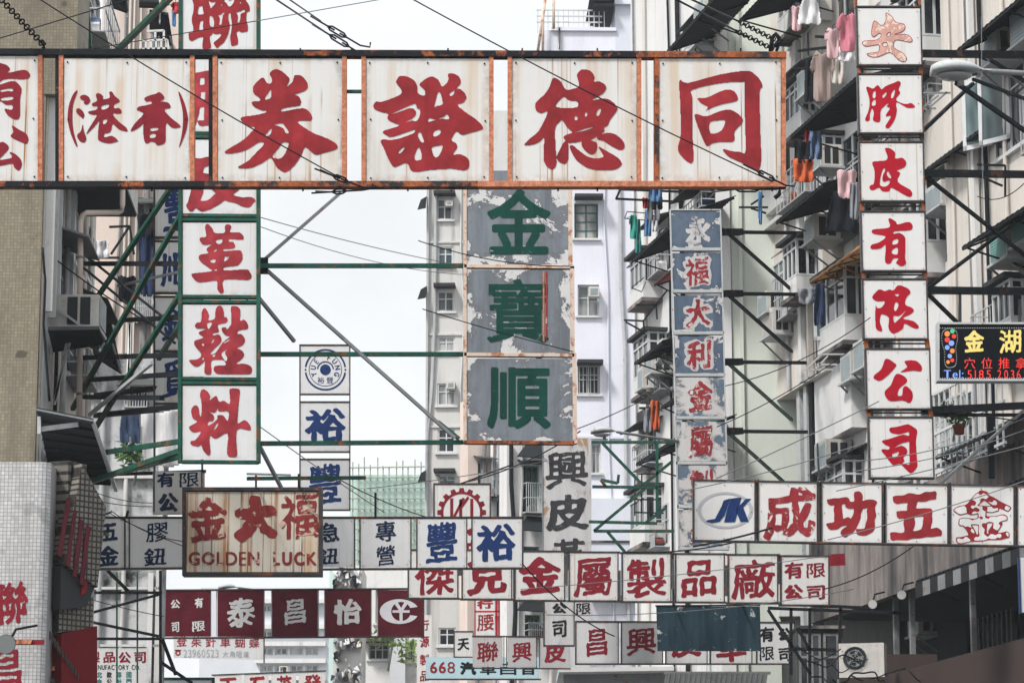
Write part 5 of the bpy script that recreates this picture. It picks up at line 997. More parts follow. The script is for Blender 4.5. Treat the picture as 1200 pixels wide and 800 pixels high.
paint_field(RV.pl, f, bx, M['red_wash'], rp[0]); f2 = blur(f, 1.6); paint_field(RV.pl, f2, bx, M['pink'], rp[0], off=.009, iso=.83)
for i, k, yy in ((1, 'jiao', 5), (2, 'pi', 165), (3, 'you', 165), (4, 'xian', 325), (5, 'gong', 325)): brush(RV.pl, k, 1000, yy, 5, M['red_bright'], rp[i], 140)
brush(RV.pl, 'si', 1000, 485, 10, M['red_bright'], rp[6], 140)
for y in (63, 203, 340, 481): RV.strut(1082 if y > 100 else 1079, y, 50.1, 1240, y + (2 if y < 400 else -8), 52, .10, 'steel_black', h=.12)
for a in ((1080, 155, 1140, 98), (1085, 207, 1240, 330), (1087, 338, 1210, 245), (1088, 345, 1175, 430), (1092, 486, 1200, 486), (1160, 70, 1240, 120)): RV.strut(a[0], a[1], 50.2, a[2], a[3], 52, .055, 'steel_black')
RV.strut(1092, 575, 50, 1200, 480, 52, .045, 'steel_grey'); RV.strut(1160, 485, 51.5, 1162, 560, 51.5, .10, 'steel_black')
# --- LED screen
E_ = Sign('led_sign', 'black lit-up sign with red and yellow dotted lettering at right edge', front(45.5, 1150), (1160, 447), .18)
p = E_.panel(1100, 382, 1262, 445, 'led_black'); E_.frame(1098.6, 380.4, 1262, 446.6, 2.4, 'galv', deep=.24)
for i in range(60):
    for y in (384.2, 443): arc(E_.pl, 1102 + i * 2.7, y, 0, .55, 0, 360, M['led_white'], p, name='dot') if i % 1 == 0 and i < 37 else None
E_.w('金', (1130, 387, 1153, 413), 'led_gold', p, .05, .5, off=.008); E_.w('湖', (1171, 386, 1197, 414), 'led_gold', p, .04, .5, off=.008)
for ch, x in (('穴', 1130), ('位', 1150), ('推', 1170), ('拿', 1190)): E_.w(ch, (x, 419, x + 13, 432), 'led_red', p, .006, 0, off=.008)
text_line(E_.pl, 'Tel:', (1106, 433.5, 1129, 443), M['led_blue'], p, .02, .12); text_line(E_.pl, '5185', (1134, 433.5, 1161, 443.3), M['led_red'], p, .0, .3); text_line(E_.pl, '2036', (1169, 433.5, 1196, 443.3), M['led_red'], p, .0, .3)
foot = [(1104, 391), (1108, 386), (1116, 385), (1121, 389), (1122, 398), (1120, 408), (1121, 418), (1120, 427), (1116, 430), (1110, 430), (1107, 424), (1107, 412), (1104, 402)]
q = smooth_loop(foot, 4)
for i, (x, y) in enumerate(q[::1]): arc(E_.pl, x, y, 0, .45, 0, 360, M['led_white'], p, name='dot')
for (x, y, r, m) in ((1110, 391, 3.2, 'led_orange'), (1116, 388, 2.6, 'led_green'), (1118, 394, 2.6, 'led_red'), (1110, 398, 3, 'led_red'), (1115, 402, 3.2, 'led_blue'), (1110, 407, 2.8, 'led_blue'), (1116, 411, 2.8, 'led_orange'), (1113, 417, 2.6, 'led_blue'), (1116, 422, 2.3, 'led_red'), (1111, 424, 2.2, 'led_orange')):
    arc(E_.pl, x, y, 0, r, 0, 360, M[m], p, name='foot_mark')
E_.strut(1195, 381, 45.7, 1195, 352, 51, .05, 'steel_black', 'hanger'); E_.strut(1125, 381, 45.7, 1125, 344, 51, .05, 'steel_black', 'hanger')
# --- metal products row
X = Sign('hanging_sign', 'long white row of panels with dark red characters across the lower middle', front(60), (725, 708), .14)
for a, b, y0, y1, cs in ((479, 536, 645, 700, (('傑', (486, 655, 532, 697)),)), (542, 599, 645, 701, (('克', (547, 652, 594, 698)),)), (604, 661, 646.5, 702.5, (('金', (608, 652, 657, 697)),)), (667.5, 723.5, 647.5, 703, (('屬', (672, 652, 717, 699)),)),
                         (729.5, 785.5, 648.5, 704, (('製', (734, 653, 781, 700)),)), (792, 848, 649.5, 704.5, (('品', (798, 655, 840, 700)),)), (854, 910.5, 650.5, 705.5, (('廠', (857, 655, 908, 702)),)),
                         (915.5, 970.5, 652, 708, (('有', (919, 658, 941, 678)), ('限', (945, 659, 967, 677)), ('公', (919, 684, 941, 701)), ('司', (945, 685, 967, 702))))):
    q = X.panel(a, y0, b, y1, 'sign_clean', bolts=4)
    for ch, bx in cs: X.w(ch, bx, 'red_dark', q, .075 if len(cs) == 1 else .05, .8, n=140 if len(cs) == 1 else 90)
    for x in (a - .6, b + .6): X.bar(x, y0 - 1, x, y1 + 1, 1.5, 'frame_dark', 'frame_post')
    X.bar(a - 3, y0 - .8, b + 3, y0 - .5, 1.5, 'frame_dark', 'frame_rail'); X.bar(a - 3, y1 + .9, b + 3, y1 + 1.1, 1.6, 'frame_dark', 'frame_rail')
for x, y in ((539, 660), (664, 672), (726, 690), (788, 676), (851, 684), (913, 670)): X.bar(x, y - 22, x, y + 14, 3, 'galv', 'cross_tie', off=-.1, deep=.02)
# --- maroon row
MR = Sign('hanging_sign', 'maroon row of panels with white characters and a coin-like emblem', front(64), (343, 747), .10)
mp = [MR.panel(a, 691, b, 745.5, 'maroon') for a, b in ((190, 246.5), (255, 309), (319, 372.5), (381, 434.5), (443, 496))]
for y in (690, 746): MR.bar(188, y + 1.3, 497, y - .6, 1.6, 'frame_dark', 'frame_rail')
for x in (189, 496.5): MR.bar(x, 690, x, 746, 1.5, 'frame_dark', 'frame_post')
for x in (247, 254, 309.6, 318.4, 373.2, 380.4, 435, 442.4): MR.bar(x, 691, x, 745, 1.1, 'galv', 'frame_post', off=-.08, deep=.02)
for ch, bx in (('公', (200, 702, 211, 712)), ('司', (201, 728, 210, 740)), ('有', (228, 700, 238, 712)), ('限', (225, 727, 240, 740))): MR.w(ch, bx, 'white', mp[0], .03, 1)
for i, ch, bx in ((1, '泰', (266, 700, 299, 735)), (2, '昌', (333, 701, 359, 732)), (3, '怡', (391, 701, 424, 732))): MR.w(ch, bx, 'white', mp[i], .03, 1)
q = mp[4]; lv = M['lav']
mb = MB(); N2 = 48
for k in range(N2):
    t0, t1 = (RAD(22 + 316 * (k + s) / N2) for s in (0, 1)); f_ = lambda t, rx, ry, cx: MR.pl.hit(cx + rx * cos(t), 716 + ry * sin(t), .006)
    mb.poly([f_(t0, 23, 14.5, 468), f_(t1, 23, 14.5, 468), f_(t1, 11.5, 11.2, 470), f_(t0, 11.5, 11.2, 470)])
mb.build('emblem', lv, q, fix=False)
for pts in ([(468.2, 716), (471.8, 716), (471.8, 728), (468.2, 728)], [(460, 714.5), (480, 714.5), (480, 717.4), (460, 717.4)], [(462, 706.5), (466, 705), (471.5, 714.4), (468.2, 715.6)], [(474, 705), (478, 706.5), (471.8, 715.6), (468.6, 714.4)]): flat(MR.pl, pts, lv, q, off=.008)
# --- worn upright sign
O_ = Sign('vertical_sign', 'old greyed sign with dark chipped characters and rust runs', front(67), (664, 757), .10)
p = O_.panel(636, 513, 693, 647, 'old_white'); O_.w('興', (639, 528, 689, 573), 'grey_ink', p, .07, .8); O_.w('皮', (640, 579, 690, 622), 'grey_ink', p, .08, .8); O_.w('革', (648, 630, 686, 668), 'grey_ink', p, .075, .8)
p2 = O_.panel(637.5, 700, 672.5, 755, 'old_white'); O_.w('公', (647, 706, 664, 718), 'black', p2, .045, .8); O_.w('司', (647, 726, 664, 746), 'black', p2, .045, .8)
p3 = O_.panel(674, 700, 694, 722, 'old_white'); O_.w('限', (675, 706, 692, 720), 'black', p3, .04, .8)
for x in (637.3, 672.8): O_.bar(x, 698, x, 757, 1.4, 'frame_dark', 'frame_post')
O_.bar(637, 756.3, 673, 756.3, 1.6, 'frame_dark', 'frame_rail'); O_.bar(636, 512.5, 636, 700, 1.2, 'steel_grey', 'frame_post')
# --- flaking blue upright sign
Q = Sign('vertical_sign', 'upright sign of flaking blue and white panels with red characters', front(63, 820), (822, 640), .10)
for i, (a, y0, y1, w_, ch, m) in enumerate(((786, 247.5, 290, 57.5, '永', 'blue_peel'), (788, 296.5, 339, 57, '福', 'blue_peel'), (789.5, 346.5, 388, 57.5, '大', 'blue_peel'), (790.5, 394, 437, 57.5, '利', 'blue_peel'), (792, 442, 487, 58, '金', 'white_peel'), (792.5, 494, 540, 58.5, '屬', 'white_peel'), (794, 545, 591, 58, '製', 'white_peel'), (795, 597, 640, 58, '品', 'white_peel'))):
    q = Q.panel(a, y0, a + w_, y1, m, dx=1)
    if ch == '永': Q.w(ch, (a + 17, y0 + 6, a + 47, y1 - 2), 'white_peel', q, .05, .9)
    else:
        if m == 'blue_peel': Q.w(ch, (a + 11, y0 + 2, a + 46, y1 - 2), 'sign_grey', q, .11, 1, off=.004, cov=.85)
        Q.w(ch, (a + 14, y0 + 4, a + 43, y1 - 4), 'red_worn', q, .03, 1, off=.008)
    Q.bar(a - .5, y1 + 2.6, a + w_ + 1.5, y1 + 2.6, 3.4, 'galv', 'frame_rail')
for x0, x1 in ((785.3, 795.5), (844, 854)): Q.bar(x0, 246, x1, 642, 1.7, 'galv', 'frame_post')
Q.bar(785, 246.6, 844, 246.6, 1.6, 'galv', 'frame_rail')
for y in (272, 344, 424, 505): Q.strut(850 if y > 300 else 855, y, 63.2, 945, y + 1, 68, .075, 'steel_black'); Q.strut(855, y + 3, 63.2, 928, y + 68, 68, .06, 'steel_green' if y > 400 else 'steel_black'); Q.strut(848, y, 63.1, 868, y, 63.6, .14, 'steel_black')
# --- gear emblem
GE = Sign('hanging_sign', 'white sign with a red toothed wheel emblem above the navy row', front(70), (541, 650), .10)
p = GE.panel(509, 568, 574, 672, 'sign_clean'); GE.frame(508.5, 567, 574.5, 673, 1.6, 'frame_dark')
rd = M['red_dark']
arc(GE.pl, 541, 600, 21.5, 24.5, 0, 360, rd, p)
for i in range(16):
    a = pi * 2 * i / 16; c, s_ = cos(a), sin(a)
    flat(GE.pl, [(541 + r * c - t * s_, 600 + r * s_ + t * c) for r, t in ((24, -3.3), (28.6, -2.5), (28.6, 2.5), (24, 3.3))], rd, p)
for pts in ([(527.5, 584), (531, 583), (531, 606), (527.5, 606)], [(538, 585), (541.5, 584), (541.5, 606), (538, 606)], [(551, 584), (554.5, 584), (554.5, 606), (551, 606)], [(541.5, 590), (548, 581), (550, 583), (541.5, 595)], [(530, 606), (533, 606), (545, 584), (542, 582.5)]): flat(GE.pl, pts, rd, p, off=.008)
GE.w('傑', (522, 632, 560, 668), 'red_dark', p, .05, .6)
GE.strut(541, 566, 70, 598, 545, 72, .03, 'steel_black', 'hanger'); GE.strut(527, 566, 70, 512, 556, 72, .03, 'steel_black', 'hanger')
# --- dark blue sheet
DB = Sign('hanging_sign', 'blank dark blue sheet sign with chipped edges under the long row', front(66), (830, 763), .06)
DB.panel(769, 710, 890.5, 762.5, 'blue_sheet', dx=1.5); DB.bar(768, 709.5, 891, 708.5, 1.4, 'rustdark', 'frame_rail')
for x in (790, 870): DB.strut(x, 709, 66, x, 704, 62, .03, 'steel_black', 'hanger')
# --- row under it
H = Sign('hanging_sign', 'low white row of panels partly covered by the blank blue sheet', front(69), (800, 778), .10)
for a, b, cs in ((675, 724, (('昌', (687, 736, 712, 769)),)), (728.5, 776, (('興', (734, 735, 769, 768)),)), (780.5, 828, (('皮', (787, 736, 822, 770)),)), (832.5, 880.5, (('革', (839, 736, 875, 775)),)), (887, 930, (('有', (890, 734, 907, 752)), ('公', (912, 735, 928, 750)), ('限', (890, 757, 907, 774)), ('司', (912, 758, 928, 774))))):
    q = H.panel(a, 729, b, 776.5, 'sign_blue')
    for ch, bx in cs: H.w(ch, bx, 'red_dark' if a < 880 else 'black', q, .065, .8)
    for x in (a - .5, b + .5): H.bar(x, 728, x, 778, 1.2, 'frame_dark', 'frame_post')
H.bar(674, 727.8, 931, 729, 1.4, 'frame_dark', 'frame_rail'); H.bar(674, 777.6, 931, 777.6, 1.5, 'frame_dark', 'frame_rail')
C2 = Sign('hanging_sign', 'small greyish row of three panels with dull red characters at bottom centre', front(73), (612, 782), .09)
for a, b, ch, y0, y1 in ((554, 589, '聯', 745, 781), (595, 628, '興', 746, 781.5), (633, 668, '皮', 747, 782)):
    q = C2.panel(a, y0, b, y1, 'sign_grey'); C2.w(ch, (a + 5, y0 + 6, b - 5, y1 - 6), 'red_dark', q, .06, .8)
for y in (745, 782.3): C2.bar(553, y, 669, y + .8, 1.2, 'frame_dark', 'frame_rail')
for x in (590.5, 593.6, 629, 632): C2.bar(x, 745, x, 782, 1, 'frame_dark', 'frame_post')
BS = Sign('hanging_sign', 'pale blue strip sign starting with a red 668', front(78), (567, 795), .09)
n_ = M.setdefault('sign_sky', m_sign('sky_blue_enamel', (.44, .62, .68), .1))
p = BS.panel(499, 769.5, 632, 794.5, 'sign_sky'); text_line(BS.pl, '668', (504, 775, 533, 788), M['red'], p, .03, .1)
for i, ch in enumerate('汽車自音'): BS.w(ch, (539 + i * 23.5, 775, 558 + i * 23.5, 790), 'black', p, .05, 0)
BS.bar(498, 795.5, 634, 795.5, 1.5, 'frame_dark', 'frame_rail')
TN = Sign('hanging_sign', 'small white sign with one black character beside the low centre row', front(75.5), (543, 770), .08)
p = TN.panel(532.5, 740, 554, 769, 'sign_clean'); TN.w('天', (536, 747, 550, 762), 'black', p, .03, .8); TN.frame(532, 739.5, 554.5, 769.5, 1, 'frame_dark')
YA = Sign('vertical_sign', 'small upright white sign with red characters and a red edge strip', front(80), (570, 745), .09)
p = YA.panel(557, 702, 580, 744, 'sign_clean'); YA.w('行', (559, 703, 578, 713), 'red', p, .035, .8); YA.w('腰', (559, 719, 579, 739), 'red', p, .035, .8)
for x in (582, 585): YA.bar(x, 702, x, 745, 1.8, 'red_bright', 'edge_strip')
YA.bar(556.5, 701, 556.5, 745, 1, 'red_bright', 'edge_strip'); YA.bar(556, 716, 586, 716, 1.2, 'red_bright', 'edge_strip')
YU = Sign('vertical_sign', 'narrow white upright sign with small red characters below the maroon row', front(82), (496, 800), .08)
p = YU.panel(488.5, 720, 506, 812, 'sign_clean')
for ch, y in (('行', 726), ('源', 745), ('製', 766), ('品', 785)): YU.w(ch, (492, y, 503, y + 13), 'red', p, .02, .8)
NC = Sign('hanging_sign', 'white sign with a telephone number under the maroon row at left', front(69), (256, 772), .08)
p = NC.panel(203.5, 747, 309, 770.5, 'sign_blue', dy=2)
for i, ch in enumerate('登茱針車蝴蝶'): NC.w(ch, (207 + i * 17, 745 + i * .3, 219 + i * 17, 757 + i * .3), 'red_wash', p, .012, .6)
arc(NC.pl, 208.5, 764.5, 1.5, 3.2, 0, 360, M['red_wash'], p); flat(NC.pl, [(204.6, 760.6), (212.6, 760.6), (211.6, 762.4), (205.6, 762.4)], M['red_wash'], p)
text_line(NC.pl, '23960523', (215, 760.5, 256, 769.5), M['silver'], p, .015, .12)
for i, ch in enumerate('大角咀道'): NC.w(ch, (261 + i * 8, 762.5, 267.5 + i * 8, 769.5), 'silver', p, .012, 0)
NC.bar(309.5, 746, 309.5, 776, 1.2, 'frame_dark', 'frame_post'); NC.bar(203, 746.5, 310, 747.5, 1, 'frame_dark', 'frame_rail')
MC = Sign('wall_sign', 'faded wall sign with MANUFACTORY CO. in capitals at lower left', front(59.2), (130, 800), .06)
p = MC.panel(94, 759, 174, 812, 'sign_blue')
for i, ch in enumerate('製品公司'): MC.w(ch, (103 + i * 18, 763, 117 + i * 18, 776), 'red_dark', p, .03, .6)
text_line(MC.pl, 'MANUFACTORY CO.', (106, 778.5, 164, 784), M['black'], p, .02, .12)
for i, (c1, m) in enumerate((('榮', 'teal_tile'), ('北', 'teal_tile'), ('款', 'black'), ('專', 'teal_tile'), ('國', 'teal_tile'))):
    for k, ch in enumerate((c1, '鐵金公針門'[i])): MC.w(ch, (102 + i * 11.5, 786.5 + k * 8, 108 + i * 11.5, 793.5 + k * 8), m, p, .03, 0)
MF = Sign('hanging_sign', 'lowest white sign with red characters cut by the bottom edge', front(74), (316, 812), .08)
for i, (a, b, ch) in enumerate(((250, 283, '玉'), (286, 315, '石'), (318, 347, '茂'), (350, 381, '發'))):
    q = MF.panel(a, 790.5 - i * 1.2, b, 830, 'sign_clean'); MF.w(ch, (a + 6, 793 - i * 1.2, b - 5, 815), 'red', q, .04, .6)
MF.bar(248, 790.5, 382, 785.5, 1.2, 'frame_dark', 'frame_rail')
HU = Sign('hanging_sign', 'tiny white sign with one dark character above the lowest red one', front(75), (332, 790), .05)
p = HU.panel(327, 780, 337, 789, 'sign_clean'); HU.w('環', (328, 781, 336, 788.5), 'black', p, .02, 0)
DG = Sign('hanging_sign', 'dark green framed sign edge at the bottom left corner of the frame', front(62), (210, 812), .1)
DG.panel(189, 795.5, 249, 830, 'sign_blue'); DG.frame(188, 795, 250, 831, 3, 'steel_green'); 
# ---------------------------------------------------------------- air conditioners
def ac_unit(label, pl, x, y, w=.75, h=.5, d=.55, grille='ac_grille', tray=True, n0=.04, body='ac', name='air_conditioner', group='window air conditioners'):
    """x, y: pixel of the lower far front corner seen on the wall plane"""
    u = pl.u(x, y, n0 + d); z = zz(pl.shifted(n0 + d), x, y); r = thing(name, label, 'air conditioner', pl.pt(u + w / 2, z, d / 2), group)
    MB().box(pl, u, u + w, z, z + h, n0, n0 + d).build('casing', M[body], r)
    mb = MB(); k = 9
    for i in range(k): zz0 = z + .06 + (h - .12) * i / k; mb.box(pl, u + .06, u + w - .06, zz0, zz0 + (h - .12) / k * .55, n0 + d + .012, n0 + d + .002)
    mb.box(pl, u + .05, u + w - .05, z + .05, z + h - .05, n0 + d + .0015, n0 + d - .01); mb.build('front_grille', M[grille], r)
    for a, b in ((.18, .45), (.55, .82)):
        MB().box(pl, u + w - .005, u + w + .006, z + h * .12, z + h * .88, n0 + d * a, n0 + d * b).build('side_vent', M['vent_loggia_dark'], r)
    if tray:
        MB().box(pl, u - .06, u + w + .06, z - .05, z - .004, n0 + d + .06, 0).build('support_tray', M['galv'], r)
        for uu in (u + .05, u + w - .05): MB().bar(pl.pt(uu, z - .06, n0 + d), pl.pt(uu, z - .5, .02), .035).build('bracket', M['steel_grey'], r)
    return r
for a in (('white air conditioner above the rusty end of the wide top sign', PR4, 813, 36, .95, .6, .6), ('white air conditioner just above the beam of the wide top sign', PR4, 806, 62, .8, .5, .5),
          ('air conditioner at the top right corner of the view', PR, 1184, 58, .8, .75, .6), ('air conditioner behind the head of the big street lamp', PR, 1150, 82, .8, .6, .5),
          ('air conditioner beside the tall sign just right of the panel gap', PR2, 1084, 252, 1.0, .5, .55), ('teal grilled air conditioner over the dark windows at right', PR, 1160, 312, .9, .6, .55, 'ac_teal'),
          ('teal grilled air conditioner cut by the right edge', PR, 1186, 290, .9, .6, .55, 'ac_teal'), ('air conditioner under the smaller black awning left of the tall sign', PR3, 942, 288, .8, .55, .6),
          ('small air conditioner above the split unit on the narrow cream building', PR3, 888, 372, .8, .5, .5), ('left one of two grey air conditioners on a steel tray beside the tall sign', PR2, 985, 450, .75, .62, .45),
          ('right one of two grey air conditioners on a steel tray beside the tall sign', PR2, 1000, 436, .75, .62, .45), ('air conditioner at the foot of the dark recess', PR2, 955, 552, .85, .6, .6),
          ('lowest of the three air conditioners under the black awning edge', PR4, 747, 458, .55, .55, .6), ('middle of the three air conditioners under the black awning edge', PR4, 758, 440, .55, .5, .55),
          ('topmost of the three air conditioners under the black awning edge', PR4, 770, 424, .55, .5, .5), ('air conditioner beside the hanging taupe shirt', PR3, 934, 118, .7, .6, .5),
          ('air conditioner below the bright laundry under the big black awning', PR3, 951, 203, .7, .5, .5), ('air conditioner in the dark arcade under the soffit', PA, 1064, 746, .75, .6, .6),
          ('air conditioner behind the low end of the vertical green wall', PR4, 796, 540, .6, .5, .5)):
    ac_unit(*a)
ac_unit('small air conditioner set in the lavender tower window', PT, 690, 347, .34, .32, .4, tray=False); ac_unit('tiny air conditioner set in the grey tower window', PG, 523, 455, .28, .24, .35, tray=False)
ac_unit('tiny air conditioner in the top window of the grey tower', PG, 522, 241, .24, .18, .3, tray=False)
# the big one at left
qa = front(45.5, 85); r = thing('air_conditioner', 'big beige air conditioner under the white pipe on the left facade', 'air conditioner', qa.hit(85, 383), 'window air conditioners')
MB().box(qa, qa.u(56, 360), qa.u(116, 360), zz(qa, 80, 383), zz(qa, 80, 345), 0, -.75).build('casing', M['ac'], r)
for a, b_ in ((79, 91), (94, 106)): MB().box(qa, qa.u(a, 360), qa.u(b_, 360), zz(qa, 80, 380), zz(qa, 80, 348), .012, -.01).build('side_vent', M['vent_loggia_dark'], r)
MB().box(qa, qa.u(116, 360) + .002, qa.u(116, 360) + .02, zz(qa, 80, 380), zz(qa, 80, 348), -.05, -.7).build('front_grille', M['ac_grille'], r)
MB().box(qa, qa.u(54, 384), qa.u(117, 384), zz(qa, 80, 386.5), zz(qa, 80, 383.2), .06, -.8).build('support_tray', M['galv'], r)
for a in ((54, 352, 98, 384), (86, 385, 64, 470), (78, 402, 64, 474)): MB().bar(qa.hit(a[0], a[1], .08), qa.hit(a[2], a[3], .08), .035).build('bracket', M['galv'], r)
# condenser with a fan, lower right
qc = front(57, 1010, -14); r = thing('condenser_unit', 'outdoor condenser with a round fan among cables at lower right', 'air conditioner', qc.hit(1010, 790))
MB().box(qc, qc.u(983, 770), qc.u(1036, 770), zz(qc, 1010, 793), zz(qc, 1010, 753), 0, -.4).build('casing', M['ac'], r)
mb = MB(); cu, cz = qc.u(1002, 772), zz(qc, 1002, 771)
mb.add([qc.pt(cu + .22 * cos(t * pi / 12), cz + .22 * sin(t * pi / 12), .006) for t in range(24)], [tuple(range(24))]); mb.build('fan_opening', M['vent_loggia_dark'], r)
mb = MB()
for t in range(5): a = t * 1.257; mb.hexa([qc.pt(cu + q * cos(a + e), cz + q * sin(a + e), .014) for q, e in ((.03, 0), (.17, -.2), (.17, .3), (.03, .6))], [qc.pt(cu + q * cos(a + e), cz + q * sin(a + e), .008) for q, e in ((.03, 0), (.17, -.2), (.17, .3), (.03, .6))])
mb.build('fan_blades', M['steel_grey'], r)
for rr in (.08, .15, .22): MB().tube([qc.pt(cu + rr * cos(t * pi / 10), cz + rr * sin(t * pi / 10), .025) for t in range(21)], .006, 4, False).build('fan_guard', M['steel_grey'], r)
# split unit on the cream building
ac_unit('white split unit on brackets beside the pale green wall', PR3, 893, 398, .9, .6, .45, grille='ac')
# ---------------------------------------------------------------- awnings
def awning(label, pl, x0, y0, x1, proj=1.0, drop=.35, m='tarp', n0=.0, wave=.12, struts=3, cat='awning', frame='steel_black', group=None, name='awning'):
    """x0, y0: pixel of the far lower outer corner; x1: pixel of the near one"""
    o = pl.shifted(n0 + proj); u0 = pl.u(x0, y0, n0 + proj); z = zz(o, x0, y0); u1 = u0
    for k in range(200):
        u1 = u0 + k * .08; p = o.pt(u1, z); d = p - EYE
        dx = d.x / (d.y * cp_ + d.z * sp_) * F + 600
        if dx >= x1: break
    r = thing(name, label, cat, pl.pt((u0 + u1) / 2, z, n0 + proj / 2), group)
    n = max(4, int((u1 - u0) / wave)); mb = MB(); vs = []
    for i in range(n + 1):
        u = u0 + (u1 - u0) * i / n; dz = .022 * (i % 2)
        for a, b in ((n0 + proj, z + dz), (n0, z + drop + dz)):
            vs += [pl.pt(u, b, a), pl.pt(u, b + .02, a)]
    fs = []
    for i in range(n):
        k = i * 4; fs += [(k, k + 4, k + 6, k + 2), (k + 1, k + 3, k + 7, k + 5), (k, k + 1, k + 5, k + 4), (k + 2, k + 6, k + 7, k + 3)]
    fs += [(0, 2, 3, 1), (n * 4, n * 4 + 1, n * 4 + 3, n * 4 + 2)]
    mb.add(vs, fs); mb.build('sheet', M[m], r)
    for i in range(struts):
        u = u0 + .1 + (u1 - u0 - .2) * i / max(1, struts - 1)
        MB().bar(pl.pt(u, z - .025, n0 + proj - .03), pl.pt(u, z + drop - .03, n0 + .02), .035).build('rib', M[frame], r)
        MB().bar(pl.pt(u, z - .02, n0 + proj - .08), pl.pt(u, z - .35, n0 + .02), .03).build('strut', M[frame], r)
    MB().bar(pl.pt(u0, z - .02, n0 + proj - .02), pl.pt(u1, z - .02, n0 + proj - .02), .035).build('front_rail', M[frame], r)
    return r
for a in (('long black awning under the taupe shirt left of the tall sign', PR3, 926, 160, 1003, 1.5, .45, 'tarp'), ('black awning below the orange towel on the cream building', PR3, 909, 261, 963, 1.3, .4, 'tarp'),
          ('yellow translucent awning on a curved brown frame left of the tall sign', PR2, 949, 331, 1008, 1.0, .30, 'awning_yellow', 0, .3, 5, 'awning', 'rustmid'), ('grey corrugated awning right of the tall sign below the cream wall', PR2, 1085, 199, 1146, 1.1, .55, 'awning_grey'),
          ('black corrugated awning over the teal air conditioners', PR, 1127, 291, 1240, 1.3, .55, 'tarp'), ('dark corrugated awning at the top right above the lamp', PR, 1121, 60, 1240, 1.1, .5, 'tarp'),
          ('big black awning left of the flaking blue sign', PR4, 740, 306, 800, 1.3, .5, 'tarp'), ('lowest black awning left of the flaking blue sign', PR4, 745, 544, 800, 1.3, .5, 'tarp'),
          ('short black awning above three air conditioners', PR4, 743, 426, 775, 1.2, .4, 'tarp'), ('black awning at the top behind the rusty sign end', PR4, 781, 61, 850, 1.3, .5, 'tarp'),
          ('dark awning at the very top near the white pier', PR3, 866, 25, 930, 1.6, .5, 'tarp'), ('dark canopy edge under the wall at the right edge', PR, 1140, 585, 1260, 1.5, .5, 'tarp'),
          ('small black awning by the orange cloth', PR4, 774, 478, 800, .9, .35, 'tarp')):
    awning(*a)
awning('small red cloth awning beside the flaking blue sign', PR4, 766, 334, 790, .8, .25, 'awning_red', struts=2)
awning('torn pale green tarpaulin under the plant pot', PR, 1096, 536, 1150, 1.1, .55, 'glass_teal', struts=2, cat='tarpaulin', name='tarpaulin')
# striped awning
r = awning('striped black and white roller awning along the concrete overhang', PR, 1073, 682, 1182, .85, .25, 'tarp', n0=.27)
o = PR.shifted(1.13); z = zz(o, 1073, 682); u0 = o.u(1073, 682)
for i in range(20):
    MB().box(PR, u0 + i * .42, u0 + i * .42 + .40, z - .30, z - .03, 1.14, 1.12).build('valance_stripe', M['steel_grey' if i % 2 else 'black'], r)
# left-hand awnings
r = thing('awning', 'dark ribbed awning jutting right above the white mosaic box', 'awning', P(90, 520, 45))
w0 = [P(43, 481, 42.4), P(109, 494, 42.4), P(130, 566, 46.8), P(60, 562, 46.8)]
MB().prism(w0, (0, .02, .05)).build('sheet', M['tarp'], r)
for i in range(9):
    t = i / 8; a = w0[0].lerp(w0[3], t); b_ = w0[1].lerp(w0[2], t); MB().bar(a - V((0, .02, .02)), b_ - V((0, .02, .02)), .035).build('rib', M['steel_black'], r)
MB().bar(w0[0], w0[1], .05).build('edge_trim', M['steel_grey'], r); MB().bar(w0[1], P(136, 574, 46.9), .05).build('edge_trim', M['galv'], r); MB().bar(P(45, 503, 42.6), P(92, 497, 42.5), .06).build('strut', M['galv'], r)
MB().bar(P(46, 488, 42.5), P(46, 508, 42.5), .05).build('strut', M['galv'], r)
for lab, pts, d in (('dark sheet hood below the big beige air conditioner', ((56, 387), (115, 386), (122, 402), (62, 411)), 44.6), ('small dark awning right of the white pipe at left', ((100, 388), (130, 378), (142, 437), (103, 412)), 52),
                    ('dark flap awning at the top left beside the pink wall', ((131, -4), (147, -4), (150, 15), (124, 6)), 56), ('dark awning over the white balcony at top left', ((163, 2), (185, 3), (188, 9), (163, 8)), 58), ('dark drape over the balcony windows at top left', ((175, 14), (197, 18), (203, 58), (175, 40)), 59)):
    r = thing('awning', lab, 'awning', P(*pts[0], d)); p = [P(x, y, d + (1.1 if i > 1 else 0)) for i, (x, y) in enumerate(pts)]
    MB().prism(p, (0, .03, .06)).build('sheet', M['tarp'], r); MB().bar(p[3], p[2], .04).build('front_rail', M['steel_black'], r); MB().bar(p[2], P(pts[1][0] + 2, pts[1][1] + 25, d), .03).build('strut', M['steel_grey'], r)
# ---------------------------------------------------------------- pipes and small fittings
r = thing('drain_pipe', 'pale pink bent drain pipe on the left facade', 'pipe', P(92, 400, 46)); pts = [P(93, 492, 46), P(94.5, 260, 46), P(97, 252, 46), P(101, 249.5, 46), P(139, 249, 47), P(142, 247, 47), P(143.5, 240, 47), P(143.5, 205, 47)]
MB().tube(pts, .045, 8).build('pipe', M['peach'] if 0 else M['pink_wall'], r)
for y in (300, 380, 460): MB().tube([P(93.6, y, 46), P(93.6, y + 3, 46)], .058, 8).build('clamp', M['steel_grey'], r)
